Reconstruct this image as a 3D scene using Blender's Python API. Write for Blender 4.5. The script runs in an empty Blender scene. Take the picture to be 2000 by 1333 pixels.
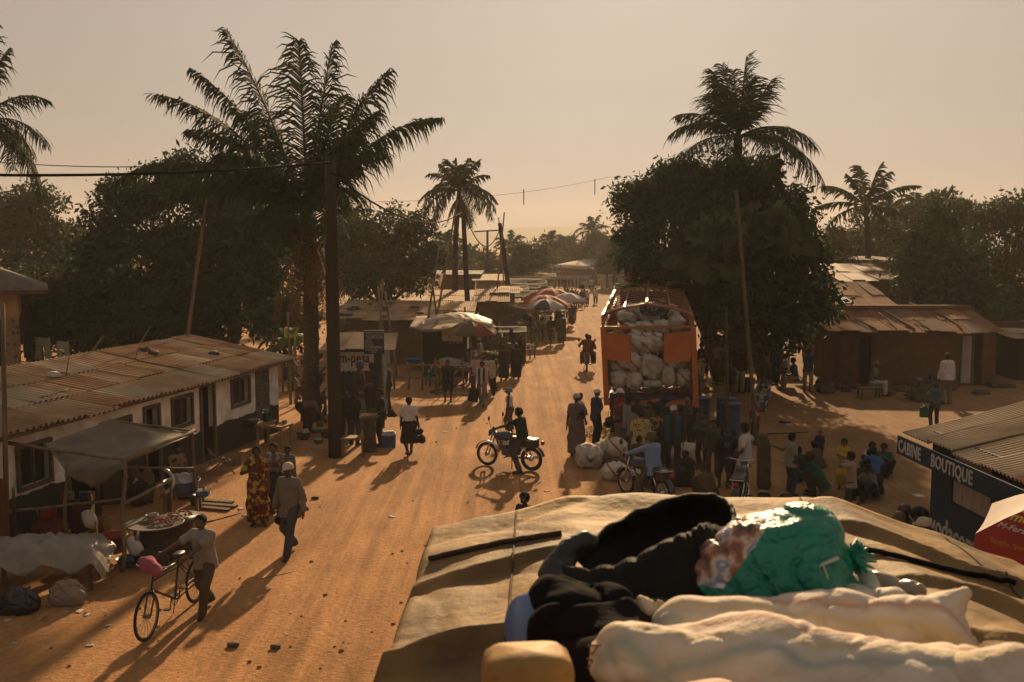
import bpy, bmesh, math, random
import numpy as np
from mathutils import Vector, Matrix, noise
R = math.radians
scene = bpy.context.scene
# ------------------------------------------------------------------ camera
CAM_H, FPX, YH = 5.6, 1944.0, 472.0
PITCH = math.atan((666.5 - YH) / FPX)
cd = bpy.data.cameras.new('camera'); cam = bpy.data.objects.new('camera', cd)
scene.collection.objects.link(cam); scene.camera = cam
cam.location = (0, 0, CAM_H); cam.rotation_euler = (math.pi/2 - PITCH, 0, 0)
cd.sensor_width = 36.0; cd.lens = 36.0 * FPX / 2000.0
cd.clip_start = 0.1; cd.clip_end = 3000
cd.dof.use_dof = True; cd.dof.focus_distance = 24.0; cd.dof.aperture_fstop = 5.6
# ------------------------------------------------------------------ light
SUN_AZ, SUN_EL = R(7.0), R(22.0)         # azimuth measured from +Y towards +X
w = bpy.data.worlds.new('World'); scene.world = w; w.use_nodes = True
nt = w.node_tree; nt.nodes.clear()
out = nt.nodes.new('ShaderNodeOutputWorld'); bg = nt.nodes.new('ShaderNodeBackground')
sky = nt.nodes.new('ShaderNodeTexSky'); sky.sky_type = 'NISHITA'; sky.sun_disc = False
sky.sun_elevation = SUN_EL; sky.sun_rotation = SUN_AZ
sky.air_density = 1.2; sky.dust_density = 5.0; sky.ozone_density = 0.5; sky.altitude = 0
hsv = nt.nodes.new('ShaderNodeHueSaturation'); hsv.inputs['Saturation'].default_value = 0.25
tint = nt.nodes.new('ShaderNodeVectorMath'); tint.operation = 'MULTIPLY'; tint.inputs[1].default_value = (1.54, 1.345, 1.15)
gam = nt.nodes.new('ShaderNodeGamma'); gam.inputs[1].default_value = 0.20      # dust evens the sky out
nt.links.new(sky.outputs[0], gam.inputs[0]); nt.links.new(gam.outputs[0], hsv.inputs['Color']); nt.links.new(hsv.outputs[0], tint.inputs[0])
tcw = nt.nodes.new('ShaderNodeTexCoord'); nzw = nt.nodes.new('ShaderNodeTexNoise'); nzw.inputs['Scale'].default_value = 1.6; nzw.inputs['Detail'].default_value = 3; nt.links.new(tcw.outputs['Generated'], nzw.inputs[0])
mrw = nt.nodes.new('ShaderNodeMapRange'); mrw.inputs[1].default_value = .3; mrw.inputs[2].default_value = .7; mrw.inputs[3].default_value = .90; mrw.inputs[4].default_value = 1.09; nt.links.new(nzw.outputs[0], mrw.inputs[0])
unev = nt.nodes.new('ShaderNodeVectorMath'); unev.operation = 'SCALE'; nt.links.new(tint.outputs[0], unev.inputs[0]); nt.links.new(mrw.outputs[0], unev.inputs['Scale'])
nt.links.new(unev.outputs[0], bg.inputs[0]); nt.links.new(bg.outputs[0], out.inputs[0])
bg.inputs[1].default_value = 0.10
sd = bpy.data.lights.new('sun', 'SUN'); sun = bpy.data.objects.new('sun', sd); scene.collection.objects.link(sun)
sd.energy = 5.0; sd.angle = R(1.2); sd.color = (1.0, 0.68, 0.37)
_s = Vector((math.sin(SUN_AZ)*math.cos(SUN_EL), math.cos(SUN_AZ)*math.cos(SUN_EL), math.sin(SUN_EL)))
sun.rotation_euler = _s.to_track_quat('Z', 'Y').to_euler()
scene.view_settings.view_transform = 'Standard'; scene.view_settings.look = 'None'
scene.view_settings.exposure = 0.74; scene.view_settings.gamma = 1.0
scene.render.engine = 'CYCLES'
cy = scene.cycles; cy.max_bounces = 6; cy.diffuse_bounces = 3; cy.glossy_bounces = 2; cy.transmission_bounces = 4
cy.transparent_max_bounces = 8; cy.volume_bounces = 0; cy.caustics_reflective = False; cy.caustics_refractive = False
cy.volume_step_rate = 10
cy.use_denoising = True
# ------------------------------------------------------------------ photo pixels <-> world
_cp, _sp = math.cos(PITCH), math.sin(PITCH)
def ray(px, py):
 x = (px - 1000.0)/FPX; y = (666.5 - py)/FPX
 return Vector((x, _cp + y*_sp, -_sp + y*_cp))
def P(px, py, z=0.0):
 "point at height z seen at photo pixel"
 d = ray(px, py); t = (z - CAM_H)/d.z
 return Vector((d.x*t, d.y*t, z))
def Q(px, py, Y):
 "point at distance Y (along +Y) seen at photo pixel"
 d = ray(px, py); t = Y/d.y
 return Vector((d.x*t, Y, CAM_H + d.z*t))
def pxm(Y): return FPX/Y
RND = random.Random(7)
NR = np.random.RandomState(11)
# ------------------------------------------------------------------ materials
MATS = {}
def N(nt, t, **kw):
 n = nt.nodes.new(t)
 for k, v in kw.items(): setattr(n, k, v)
 return n
def mat(name, col, rough=0.85, col2=None, scale=5.0, amt=0.5, bump=0.0, bscale=None, metal=0.0, stretch=None,
  pat=None, pcol=None, pscale=8.0, trans=0.0, spec=0.14, contrast=0.0, coord='Object', detail=4, clear=0):
 """procedural material: base colour broken up by noise, optional pattern (stripe, blotch, dots, check), bump"""
 if name in MATS: return MATS[name]
 m = bpy.data.materials.new(name); MATS[name] = m; m.use_nodes = True
 t = m.node_tree; b = t.nodes['Principled BSDF']
 b.inputs['Roughness'].default_value = rough; b.inputs['Metallic'].default_value = metal
 b.inputs['Specular IOR Level'].default_value = spec
 tc = N(t, 'ShaderNodeTexCoord'); mp = N(t, 'ShaderNodeMapping'); t.links.new(tc.outputs[coord], mp.inputs[0])
 if stretch: mp.inputs['Scale'].default_value = stretch
 nz = N(t, 'ShaderNodeTexNoise'); nz.inputs['Scale'].default_value = scale; nz.inputs['Detail'].default_value = detail
 t.links.new(mp.outputs[0], nz.inputs['Vector'])
 rp = N(t, 'ShaderNodeValToRGB')
 c2 = col2 or tuple(c*0.6 for c in col)
 rp.color_ramp.elements[0].position = 0.5 - amt*0.5*(1-contrast) - 0.001; rp.color_ramp.elements[1].position = 0.5 + amt*0.5*(1-contrast)
 rp.color_ramp.elements[0].color = (*c2, 1); rp.color_ramp.elements[1].color = (*col, 1)
 t.links.new(nz.outputs['Fac'], rp.inputs[0]); cur = rp.outputs[0]
 if pat:
  pc = pcol if isinstance(pcol, list) else [pcol]
  for i, c in enumerate(pc):
   if pat == 'stripe' or pat == 'hstripe':
    q = N(t, 'ShaderNodeTexWave'); q.bands_direction = 'X' if pat == 'stripe' else 'Z'
    q.inputs['Scale'].default_value = pscale; q.inputs['Distortion'].default_value = 0.3; o = q.outputs['Fac']; thr = 0.5
   elif pat == 'dots':
    q = N(t, 'ShaderNodeTexVoronoi'); q.inputs['Scale'].default_value = pscale; o = q.outputs['Distance']; thr = 0.35
   else:
    q = N(t, 'ShaderNodeTexNoise'); q.inputs['Scale'].default_value = pscale*(1+i*0.3); q.inputs['Detail'].default_value = 1.0
    o = q.outputs['Fac']; thr = 0.52
   mp2 = N(t, 'ShaderNodeMapping'); mp2.inputs['Location'].default_value = (i*3.1, i*1.7, i*5.3)
   t.links.new(tc.outputs[coord], mp2.inputs[0]); t.links.new(mp2.outputs[0], q.inputs['Vector'])
   r2 = N(t, 'ShaderNodeValToRGB'); r2.color_ramp.elements[0].position = thr-0.02; r2.color_ramp.elements[1].position = thr+0.02
   t.links.new(o, r2.inputs[0])
   mx = N(t, 'ShaderNodeMix', data_type='RGBA'); t.links.new(r2.outputs[0], mx.inputs[0])
   t.links.new(cur, mx.inputs[6]); mx.inputs[7].default_value = (*c, 1); cur = mx.outputs[2]
 t.links.new(cur, b.inputs['Base Color'])
 if bump:
  n2 = N(t, 'ShaderNodeTexNoise'); n2.inputs['Scale'].default_value = bscale or scale*4; n2.inputs['Detail'].default_value = 3
  t.links.new(mp.outputs[0], n2.inputs['Vector'])
  bp = N(t, 'ShaderNodeBump'); bp.inputs['Strength'].default_value = bump; bp.inputs['Distance'].default_value = 0.03
  t.links.new(n2.outputs['Fac'], bp.inputs['Height']); t.links.new(bp.outputs[0], b.inputs['Normal'])
 if trans:
  tr = N(t, 'ShaderNodeBsdfTranslucent'); ms = N(t, 'ShaderNodeMixShader'); ms.inputs[0].default_value = trans
  t.links.new(cur, tr.inputs[0]); t.links.new(b.outputs[0], ms.inputs[1]); t.links.new(tr.outputs[0], ms.inputs[2])
  t.links.new(ms.outputs[0], t.nodes['Material Output'].inputs[0])
 if clear:
  o_ = t.nodes['Material Output']; cu = o_.inputs[0].links[0].from_socket; tp = N(t, 'ShaderNodeBsdfTransparent'); m4 = N(t, 'ShaderNodeMixShader'); m4.inputs[0].default_value = clear
  t.links.new(cu, m4.inputs[1]); t.links.new(tp.outputs[0], m4.inputs[2]); t.links.new(m4.outputs[0], o_.inputs[0])
 return m
# ------------------------------------------------------------------ mesh builder
class MB:
 def __init__(s): s.v = []; s.f = []; s.mi = []; s.sm = []
 def add(s, vs, fs, mi=0, smooth=False):
  o = len(s.v); s.v.extend([tuple(p) for p in vs]); s.f.extend([tuple(i+o for i in f) for f in fs])
  s.mi.extend([mi]*len(fs)); s.sm.extend([smooth]*len(fs)); return s
 def box(s, c, d, rot=None, mi=0, taper=1.0):
  x, y, z = d[0]/2, d[1]/2, d[2]/2
  vs = [(-x,-y,-z),(x,-y,-z),(x,y,-z),(-x,y,-z),(-x*taper,-y*taper,z),(x*taper,-y*taper,z),(x*taper,y*taper,z),(-x*taper,y*taper,z)]
  M = Matrix.Rotation(rot, 3, 'Z') if isinstance(rot, (int, float)) else rot
  vs = [Vector(c) + (M @ Vector(v) if M is not None else Vector(v)) for v in vs]
  return s.add(vs, [(0,3,2,1),(4,5,6,7),(0,1,5,4),(1,2,6,5),(2,3,7,6),(3,0,4,7)], mi)
 def beam(s, a, b, wd, ht=None, mi=0, up=(0,0,1)):
  a = Vector(a); b = Vector(b); d = b-a; L = d.length
  if L < 1e-6: return s
  z = d/L; u = Vector(up)
  if abs(z.dot(u)) > 0.98: u = Vector((1,0,0))
  x = u.cross(z).normalized(); y = z.cross(x)
  return s.box((a+b)/2, (wd, ht or wd, L), Matrix((x, y, z)).transposed(), mi)
 def tube(s, pts, r, n=8, mi=0, cap=True, smooth=True, sx=1.0, up=None):
  pts = [Vector(p) for p in pts]; k = len(pts)
  rs = r if isinstance(r, (list, tuple)) else [r]*k
  vs = []; fs = []; px = None
  for i, p in enumerate(pts):
   t = (pts[min(i+1, k-1)] - pts[max(i-1, 0)])
   t = t.normalized() if t.length > 1e-9 else Vector((0,0,1))
   if px is None:
    u = Vector(up) if up else (Vector((0,0,1)) if abs(t.z) < 0.9 else Vector((1,0,0)))
    x = u.cross(t).normalized()
   else:
    x = (px - t*px.dot(t)).normalized()
   px = x; y = t.cross(x)
   for j in range(n):
    a = 2*math.pi*j/n
    vs.append(p + (x*math.cos(a)*sx + y*math.sin(a))*rs[i])
  for i in range(k-1):
   for j in range(n):
    fs.append((i*n+j, i*n+(j+1)%n, (i+1)*n+(j+1)%n, (i+1)*n+j))
  if cap: fs.append(tuple(range(n-1, -1, -1))); fs.append(tuple((k-1)*n+j for j in range(n)))
  return s.add(vs, fs, mi, smooth)
 def lathe(s, prof, c=(0,0,0), n=20, mi=0, smooth=True, sx=1.0, sy=1.0, M=None):
  vs = []; fs = []; k = len(prof)
  for r, z in prof:
   for j in range(n):
    a = 2*math.pi*j/n; v = Vector((r*math.cos(a)*sx, r*math.sin(a)*sy, z))
    if M is not None: v = M @ v
    vs.append(v + Vector(c))
  for i in range(k-1):
   for j in range(n): fs.append((i*n+j, i*n+(j+1)%n, (i+1)*n+(j+1)%n, (i+1)*n+j))
  if prof[0][0] > 1e-4: fs.append(tuple(range(n-1, -1, -1)))
  if prof[-1][0] > 1e-4 and (prof[-1][0] != prof[0][0] or prof[-1][1] != prof[0][1]): fs.append(tuple((k-1)*n+j for j in range(n)))
  return s.add(vs, fs, mi, smooth)
 def torus(s, c, R_, r, M=None, n=28, m=8, mi=0, a0=0, a1=2*math.pi):
  full = abs(a1-a0-2*math.pi) < 1e-3
  pts = []
  vs = []; fs = []; K = n if full else n+1
  for i in range(K):
   a = a0+(a1-a0)*i/n
   for j in range(m):
    b = 2*math.pi*j/m; v = Vector(((R_+r*math.cos(b))*math.cos(a), r*math.sin(b), (R_+r*math.cos(b))*math.sin(a)))
    if M is not None: v = M @ v
    vs.append(v+Vector(c))
  for i in range(n):
   i2 = (i+1) % K if full else i+1
   for j in range(m): fs.append((i*m+j, i*m+(j+1)%m, i2*m+(j+1)%m, i2*m+j))
  return s.add(vs, fs, mi, True)
 def blob(s, c, rad, n=14, m=9, jit=0.0, seed=0, M=None, mi=0, sq=1.0, fr=2.0):
  """lumpy ellipsoid; sq<1 squares the shape off"""
  vs = []; fs = []; off = Vector((seed*3.7, seed*1.3, seed*2.1))
  def se(x): return math.copysign(abs(x)**sq, x)
  for i in range(m+1):
   th = math.pi*i/m
   for j in range(n):
    ph = 2*math.pi*j/n
    v = Vector((se(math.sin(th))*se(math.cos(ph)), se(math.sin(th))*se(math.sin(ph)), se(math.cos(th))))
    k = 1 + jit*noise.noise(v*fr+off)
    v = Vector((v.x*rad[0], v.y*rad[1], v.z*rad[2]))*k
    if M is not None: v = M @ v
    vs.append(v+Vector(c))
  for i in range(m):
   for j in range(n): fs.append((i*n+j, (i+1)*n+j, (i+1)*n+(j+1)%n, i*n+(j+1)%n))
  return s.add(vs, fs, mi, True)
 def sheet(s, nu, nv, fn, mi=0, thick=0.0, smooth=True):
  vs = []; fs = []
  for j in range(nv+1):
   for i in range(nu+1): vs.append(Vector(fn(i/nu, j/nv)))
  W = nu+1
  for j in range(nv):
   for i in range(nu): fs.append((j*W+i, j*W+i+1, (j+1)*W+i+1, (j+1)*W+i))
  if thick:
   K = len(vs)
   nrm = [Vector() for _ in vs]
   for f in fs:
    n_ = (vs[f[1]]-vs[f[0]]).cross(vs[f[3]]-vs[f[0]])
    for i in f: nrm[i] += n_
   vs = vs + [vs[i]-nrm[i].normalized()*thick if nrm[i].length > 0 else vs[i].copy() for i in range(K)]
   fs = fs + [tuple(i+K for i in reversed(f)) for f in fs]
   edge = [i for i in range(W)] + [j*W+nu for j in range(1, nv+1)] + [nv*W+i for i in range(nu-1, -1, -1)] + [j*W for j in range(nv-1, 0, -1)]
   for a, b in zip(edge, edge[1:]+edge[:1]): fs.append((b, a, a+K, b+K))
  return s.add(vs, fs, mi, smooth)
 def quad(s, a, b, c, d, mi=0): return s.add([a, b, c, d], [(0,1,2,3)], mi)
 def prism(s, poly, h, M=None, mi=0):
  "2D polygon extruded along local z from 0 to h"
  n = len(poly); vs = [Vector((x, y, 0)) for x, y in poly] + [Vector((x, y, h)) for x, y in poly]
  if M is not None: vs = [M @ v for v in vs]
  return s.add(vs, [tuple(range(n-1,-1,-1)), tuple(range(n, 2*n))] + [(i, (i+1)%n, n+(i+1)%n, n+i) for i in range(n)], mi)
 def build(s, name, mats, parent=None, loc=None):
  me = bpy.data.meshes.new(name)
  me.from_pydata([tuple(v) for v in s.v], [], s.f)
  if not isinstance(mats, (list, tuple)): mats = [mats]
  for m in mats: me.materials.append(m)
  if len(mats) > 1: me.polygons.foreach_set('material_index', s.mi)
  me.polygons.foreach_set('use_smooth', s.sm)
  me.update()
  return link(name, me, parent, loc)
def link(name, me, parent=None, loc=None):
 o = bpy.data.objects.new(name, me); scene.collection.objects.link(o)
 if parent is not None: o.parent = parent
 if loc is not None: o.location = loc
 return o
def tag(o, label=None, cat=None, group=None, kind=None):
 if label: o['label'] = label
 if cat: o['category'] = cat
 if group: o['group'] = group
 if kind: o['kind'] = kind
 return o
def thing(name, label, cat, loc=(0,0,0), rz=0.0, group=None):
 o = bpy.data.objects.new(name, None); scene.collection.objects.link(o)
 o.location = loc; o.rotation_euler = (0, 0, rz); o.empty_display_size = 0.2
 return tag(o, label, cat, group)
def npmesh(name, V, F, m, parent=None, smooth=True, loc=None, mats=None):
 me = bpy.data.meshes.new(name); k = F.shape[1]
 me.vertices.add(len(V)); me.vertices.foreach_set('co', np.asarray(V, np.float32).ravel())
 me.loops.add(F.size); me.loops.foreach_set('vertex_index', F.astype(np.int32).ravel())
 me.polygons.add(len(F)); me.polygons.foreach_set('loop_start', np.arange(0, F.size, k, dtype=np.int32))
 me.polygons.foreach_set('loop_total', np.full(len(F), k, np.int32))
 me.polygons.foreach_set('use_smooth', np.full(len(F), smooth, bool))
 me.materials.append(m); me.update(calc_edges=True); me.validate()
 return link(name, me, parent, loc)
def copy_tree(o, parent=None):
 c = o.copy(); scene.collection.objects.link(c); c.parent = parent
 for ch in [x for x in bpy.data.objects if x.parent == o]: copy_tree(ch, c)
 return c
# ------------------------------------------------------------------ ground
def ground_material():
 m = bpy.data.materials.new('laterite_dirt'); m.use_nodes = True; t = m.node_tree; b = t.nodes['Principled BSDF']
 b.inputs['Roughness'].default_value = 0.95; b.inputs['Specular IOR Level'].default_value = 0.15
 tc = N(t, 'ShaderNodeTexCoord')
 def nz(scale, det=5, st=(1,1,1), rot=0, rough=0.6):
  mp = N(t, 'ShaderNodeMapping'); mp.inputs['Scale'].default_value = st; mp.inputs['Rotation'].default_value = (0,0,rot)
  n = N(t, 'ShaderNodeTexNoise'); n.inputs['Scale'].default_value = scale; n.inputs['Detail'].default_value = det; n.inputs['Roughness'].default_value = rough
  t.links.new(tc.outputs['Object'], mp.inputs[0]); t.links.new(mp.outputs[0], n.inputs['Vector']); return n.outputs['Fac']
 def ramp(f, a, b_, ca, cb):
  r = N(t, 'ShaderNodeValToRGB'); r.color_ramp.elements[0].position = a; r.color_ramp.elements[1].position = b_
  r.color_ramp.elements[0].color = (*ca, 1); r.color_ramp.elements[1].color = (*cb, 1); t.links.new(f, r.inputs[0]); return r.outputs[0]
 def mix(f, a, b_, ty='MIX'):
  x = N(t, 'ShaderNodeMix', data_type='RGBA', blend_type=ty)
  if isinstance(f, float): x.inputs[0].default_value = f
  else: t.links.new(f, x.inputs[0])
  for i, v in ((6, a), (7, b_)):
   if isinstance(v, tuple): x.inputs[i].default_value = (*v, 1)
   else: t.links.new(v, x.inputs[i])
  return x.outputs[2]
 base = mix(.5, ramp(nz(0.35), 0.35, 0.7, (0.27, 0.128, 0.050), (0.47, 0.245, 0.100)), ramp(nz(0.9, 9, (1.6, .5, 1), R(-12), .7), 0.38, 0.62, (0.29, 0.14, 0.056), (0.49, 0.26, 0.108)))
 fine = ramp(nz(9, 8), 0.3, 0.75, (0.72, 0.72, 0.72), (1.12, 1.10, 1.08))
 c = mix(1.0, base, fine, 'MULTIPLY')
 ruts = mix(.5, ramp(nz(1.1, 8, (2.4, 0.06, 1), R(7)), 0.42, 0.58, (0.54, 0.52, 0.50), (1.26, 1.25, 1.24)), ramp(nz(2.6, 7, (1.5, 0.22, 1), R(-14)), 0.3, 0.7, (0.84, 0.82, 0.80), (1.1, 1.1, 1.1)))
 sx = N(t, 'ShaderNodeSeparateXYZ'); t.links.new(tc.outputs['Object'], sx.inputs[0])
 mth = N(t, 'ShaderNodeMath', operation='MULTIPLY_ADD'); t.links.new(sx.outputs[1], mth.inputs[0]); mth.inputs[1].default_value = -0.055; mth.inputs[2].default_value = 1.6
 dx = N(t, 'ShaderNodeMath', operation='ADD'); t.links.new(sx.outputs[0], dx.inputs[0]); t.links.new(mth.outputs[0], dx.inputs[1])
 ab = N(t, 'ShaderNodeMath', operation='ABSOLUTE'); t.links.new(dx.outputs[0], ab.inputs[0])
 rm = N(t, 'ShaderNodeMapRange'); rm.inputs[1].default_value = 2.5; rm.inputs[2].default_value = 5.0; rm.inputs[3].default_value = 1; rm.inputs[4].default_value = 0
 t.links.new(ab.outputs[0], rm.inputs[0])
 c = mix(rm.outputs[0], c, mix(1.0, c, ruts, 'MULTIPLY'))
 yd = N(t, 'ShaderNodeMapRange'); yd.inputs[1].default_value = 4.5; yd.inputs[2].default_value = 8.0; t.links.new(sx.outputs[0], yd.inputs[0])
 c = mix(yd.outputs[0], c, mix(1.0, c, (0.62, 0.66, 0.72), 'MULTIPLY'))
 spots = ramp(nz(5.0, 3), 0.66, 0.72, (1, 1, 1), (0.62, 0.58, 0.55))
 c = mix(1.0, c, spots, 'MULTIPLY')
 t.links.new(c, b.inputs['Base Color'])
 h1 = nz(1.6, 8, (2.2, 0.20, 1), R(7)); h2 = nz(14, 6)
 ad = N(t, 'ShaderNodeMath', operation='MULTIPLY_ADD'); t.links.new(h2, ad.inputs[0]); ad.inputs[1].default_value = 0.35; t.links.new(h1, ad.inputs[2])
 bp = N(t, 'ShaderNodeBump'); bp.inputs['Strength'].default_value = 0.55; bp.inputs['Distance'].default_value = 0.17
 t.links.new(ad.outputs[0], bp.inputs['Height']); t.links.new(bp.outputs[0], b.inputs['Normal'])
 return m
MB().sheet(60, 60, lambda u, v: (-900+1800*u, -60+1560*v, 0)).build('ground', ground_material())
tag(bpy.data.objects['ground'], 'bare orange dirt ground of the town', kind='structure')
def hill(name, x0, x1, Y, h, seed):
 mb = MB()
 mb.sheet(60, 6, lambda u, v: (x0+(x1-x0)*u, Y-120*(1-v), max(0, h*v*(0.55+0.9*noise.noise(Vector((u*5+seed, 0.3, seed))))*math.sin(math.pi*min(1, max(0, u)))**0.5) - 1))
 o = mb.build(name, mat('far_woodland', (0.06, 0.07, 0.03), scale=0.05)); tag(o, 'far wooded hills on the horizon', kind='structure')
hill('hills', -560, 620, 900, 26, 2.2)
# ------------------------------------------------------------------ people: smooth implicit bodies
class Field:
 def __init__(s, prims, h, pad=0.05, box=None):
  bx_ = box or prims
  P0 = np.array([[min(p[0][i], p[1][i]) - max(p[2], p[3]) - pad for i in range(3)] for p in bx_]).min(0)
  P1 = np.array([[max(p[0][i], p[1][i]) + max(p[2], p[3]) + pad for i in range(3)] for p in bx_]).max(0)
  s.h = h; s.o = P0; n = np.ceil((P1-P0)/h).astype(int)+2
  s.V = np.full(n, 9.0, np.float32)
  s.ax = [P0[i]+h*np.arange(n[i]) for i in range(3)]
  for p in prims: s.addp(*p)
 def addp(s, a, b, ra, rb, k):
  h = s.h; a = np.array(a, float); b = np.array(b, float); m = max(ra, rb)+k+2.2*h
  lo = np.maximum(0, np.floor((np.minimum(a, b)-m-s.o)/h).astype(int)); hi = np.minimum(s.V.shape, np.ceil((np.maximum(a, b)+m-s.o)/h).astype(int)+1)
  sl = tuple(slice(lo[i], hi[i]) for i in range(3))
  X = s.ax[0][sl[0]][:, None, None]; Y = s.ax[1][sl[1]][None, :, None]; Z = s.ax[2][sl[2]][None, None, :]
  d = b-a; L = max(1e-9, d.dot(d))
  t = np.clip(((X-a[0])*d[0]+(Y-a[1])*d[1]+(Z-a[2])*d[2])/L, 0, 1)
  D = np.sqrt((X-a[0]-t*d[0])**2+(Y-a[1]-t*d[1])**2+(Z-a[2]-t*d[2])**2) - (ra+(rb-ra)*t)
  W = s.V[sl]
  if k > 0:
   hh = np.clip(0.5+0.5*(W-D)/k, 0, 1); W[...] = W*(1-hh)+D*hh - k*hh*(1-hh)
  else: W[...] = np.minimum(W, D)
 def cut(s, n, d):
  "keep the side where n.x < d"
  n = np.array(n, float); n /= np.linalg.norm(n)
  F = s.ax[0][:, None, None]*n[0]+s.ax[1][None, :, None]*n[1]+s.ax[2][None, None, :]*n[2]-d
  s.V = np.maximum(s.V, F.astype(np.float32))
 def folds(s, amp, f=22.0, ph=0.0):
  X = s.ax[0][:, None, None]; Y = s.ax[1][None, :, None]; Z = s.ax[2][None, None, :]
  s.V = s.V + amp*(np.sin(X*f+3.1*np.sin(Z*5+ph)+ph)*np.cos(Y*f*0.9+ph)*0.7 + 0.5*np.sin(Z*f*0.8+X*14+Y*9+ph*2)).astype(np.float32)
 def mesh(s):
  V = s.V; S = V < 0; n = V.shape
  c = np.zeros([k-1 for k in n], np.int8)
  for i in (0, 1):
   for j in (0, 1):
    for k in (0, 1): c += S[i:n[0]-1+i, j:n[1]-1+j, k:n[2]-1+k]
  act = (c > 0) & (c < 8); I = np.argwhere(act)
  if not len(I): return None
  idx = np.full(act.shape, -1, np.int64); idx[act] = np.arange(len(I))
  cs = [(i, j, k) for i in (0,1) for j in (0,1) for k in (0,1)]
  val = np.stack([V[I[:,0]+i, I[:,1]+j, I[:,2]+k] for i, j, k in cs], 1)
  acc = np.zeros((len(I), 3)); cnt = np.zeros(len(I))
  for a in range(8):
   for b in range(a+1, 8):
    if sum(abs(cs[a][q]-cs[b][q]) for q in range(3)) != 1: continue
    va, vb = val[:, a], val[:, b]; mk = (va < 0) != (vb < 0)
    t = np.where(mk, va/np.where(mk, va-vb, 1), 0)[:, None]
    acc += np.where(mk[:, None], np.array(cs[a])+t*(np.array(cs[b])-np.array(cs[a])), 0); cnt += mk
  co = (I+acc/cnt[:, None])*s.h+s.o
  Fs = []
  for ax in range(3):
   o1, o2 = (ax+1) % 3, (ax+2) % 3
   sa = [slice(None)]*3; sb = [slice(None)]*3; sa[ax] = slice(0, n[ax]-1); sb[ax] = slice(1, n[ax])
   A = S[tuple(sa)]; B = S[tuple(sb)]; E = np.argwhere(A != B)
   E = E[(E[:, o1] > 0) & (E[:, o2] > 0) & (E[:, o1] < n[o1]-1) & (E[:, o2] < n[o2]-1)]
   if not len(E): continue
   def cell(d1, d2):
    e = E.copy(); e[:, o1] -= d1; e[:, o2] -= d2; return idx[e[:, 0], e[:, 1], e[:, 2]]
   q = np.stack([cell(0,0), cell(1,0), cell(1,1), cell(0,1)], 1)
   fl = A[E[:, 0], E[:, 1], E[:, 2]]
   q[~fl] = q[~fl][:, ::-1]; Fs.append(q)
  F = np.concatenate(Fs); F = F[(F >= 0).all(1)]
  return co, F
def ik(a, t, l1, l2, pole):
 a = Vector(a); t = Vector(t); d = t-a; L = d.length; mx = (l1+l2)*0.998
 if L > mx: d = d*(mx/L); L = mx; t = a+d
 L = max(L, abs(l1-l2)+0.02); u = d.normalized()
 x = (l1*l1-l2*l2+L*L)/(2*L); y = math.sqrt(max(0, l1*l1-x*x))
 p = Vector(pole); p = p-u*p.dot(u); p = p.normalized() if p.length > 1e-6 else Vector((0,1,0))
 return a+u*x+p*y, t
POSES = {
 'stand': {}, 
 'walk': dict(feet=[(-.09,.30,.09),(.09,-.30,.14)], hands=[(-.24,-.16,.82),(.24,.20,.86)], hip=.90),
 'walk2': dict(feet=[(-.09,-.26,.13),(.09,.26,.09)], hands=[(-.23,.16,.84),(.24,-.14,.82)], hip=.90),
 'akimbo': dict(hands=[(-.19,.03,1.03),(.19,.03,1.03)], pole=[(-1,-.3,0),(1,-.3,0)]),
 'akimbo1': dict(hands=[(-.24,.0,.80),(.19,.03,1.03)], pole=[(-1,-1,0),(1,-.3,0)]),
 'crossed': dict(hands=[(.10,.20,1.20),(-.10,.19,1.16)], pole=[(-1,.1,-.6),(1,.1,-.6)]),
 'hold': dict(hands=[(-.10,.28,1.12),(.10,.28,1.12)]),
 'carryhead': dict(hands=[(-.22,.0,.82),(.16,.06,1.74)], pole=[(-1,-1,0),(1,.1,0)]),
 'sit': dict(hip=.50, feet=[(-.11,.46,.08),(.11,.44,.08)], hands=[(-.12,.32,.60),(.12,.32,.60)], lean=8),
 'squat': dict(hip=.24, hipy=-.12, feet=[(-.15,.10,.08),(.15,.10,.08)], lean=28, hands=[(-.05,.42,.50),(.08,.40,.46)]),
 'floor': dict(hip=.13, feet=[(-.15,.52,.06),(.15,.48,.06)], lean=18, hands=[(-.12,.42,.50),(.12,.42,.50)]),
 'bend': dict(lean=82, hip=.86, hipy=-.2, feet=[(-.13,.0,.08),(.13,.02,.08)], hands=[(-.16,.60,.30),(.14,.62,.26)]),
 'stoop': dict(lean=40, hip=.90, hipy=-.12, hands=[(-.14,.55,.80),(.14,.55,.78)]),
 'ride': dict(hip=.84, feet=[(-.22,.18,.35),(.22,.18,.35)], hands=[(-.30,.52,1.12),(.30,.52,1.12)], lean=8),
}
SKINS = [mat('skin_deep', (.050,.026,.016), .55, (.034,.017,.010), 9, spec=.45), mat('skin_brown', (.078,.040,.024), .55, (.055,.027,.016), 9, spec=.45),
   mat('skin_dark', (.036,.020,.013), .5, (.024,.013,.008), 9, spec=.5)]
HAIR = mat('black_hair', (.012,.010,.009), .95, (.006,.005,.005), 60, bump=.6, bscale=160)
SHOE = mat('worn_shoe', (.05,.035,.025), .7, (.02,.016,.013), 12)
PCNT = [0]
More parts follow.
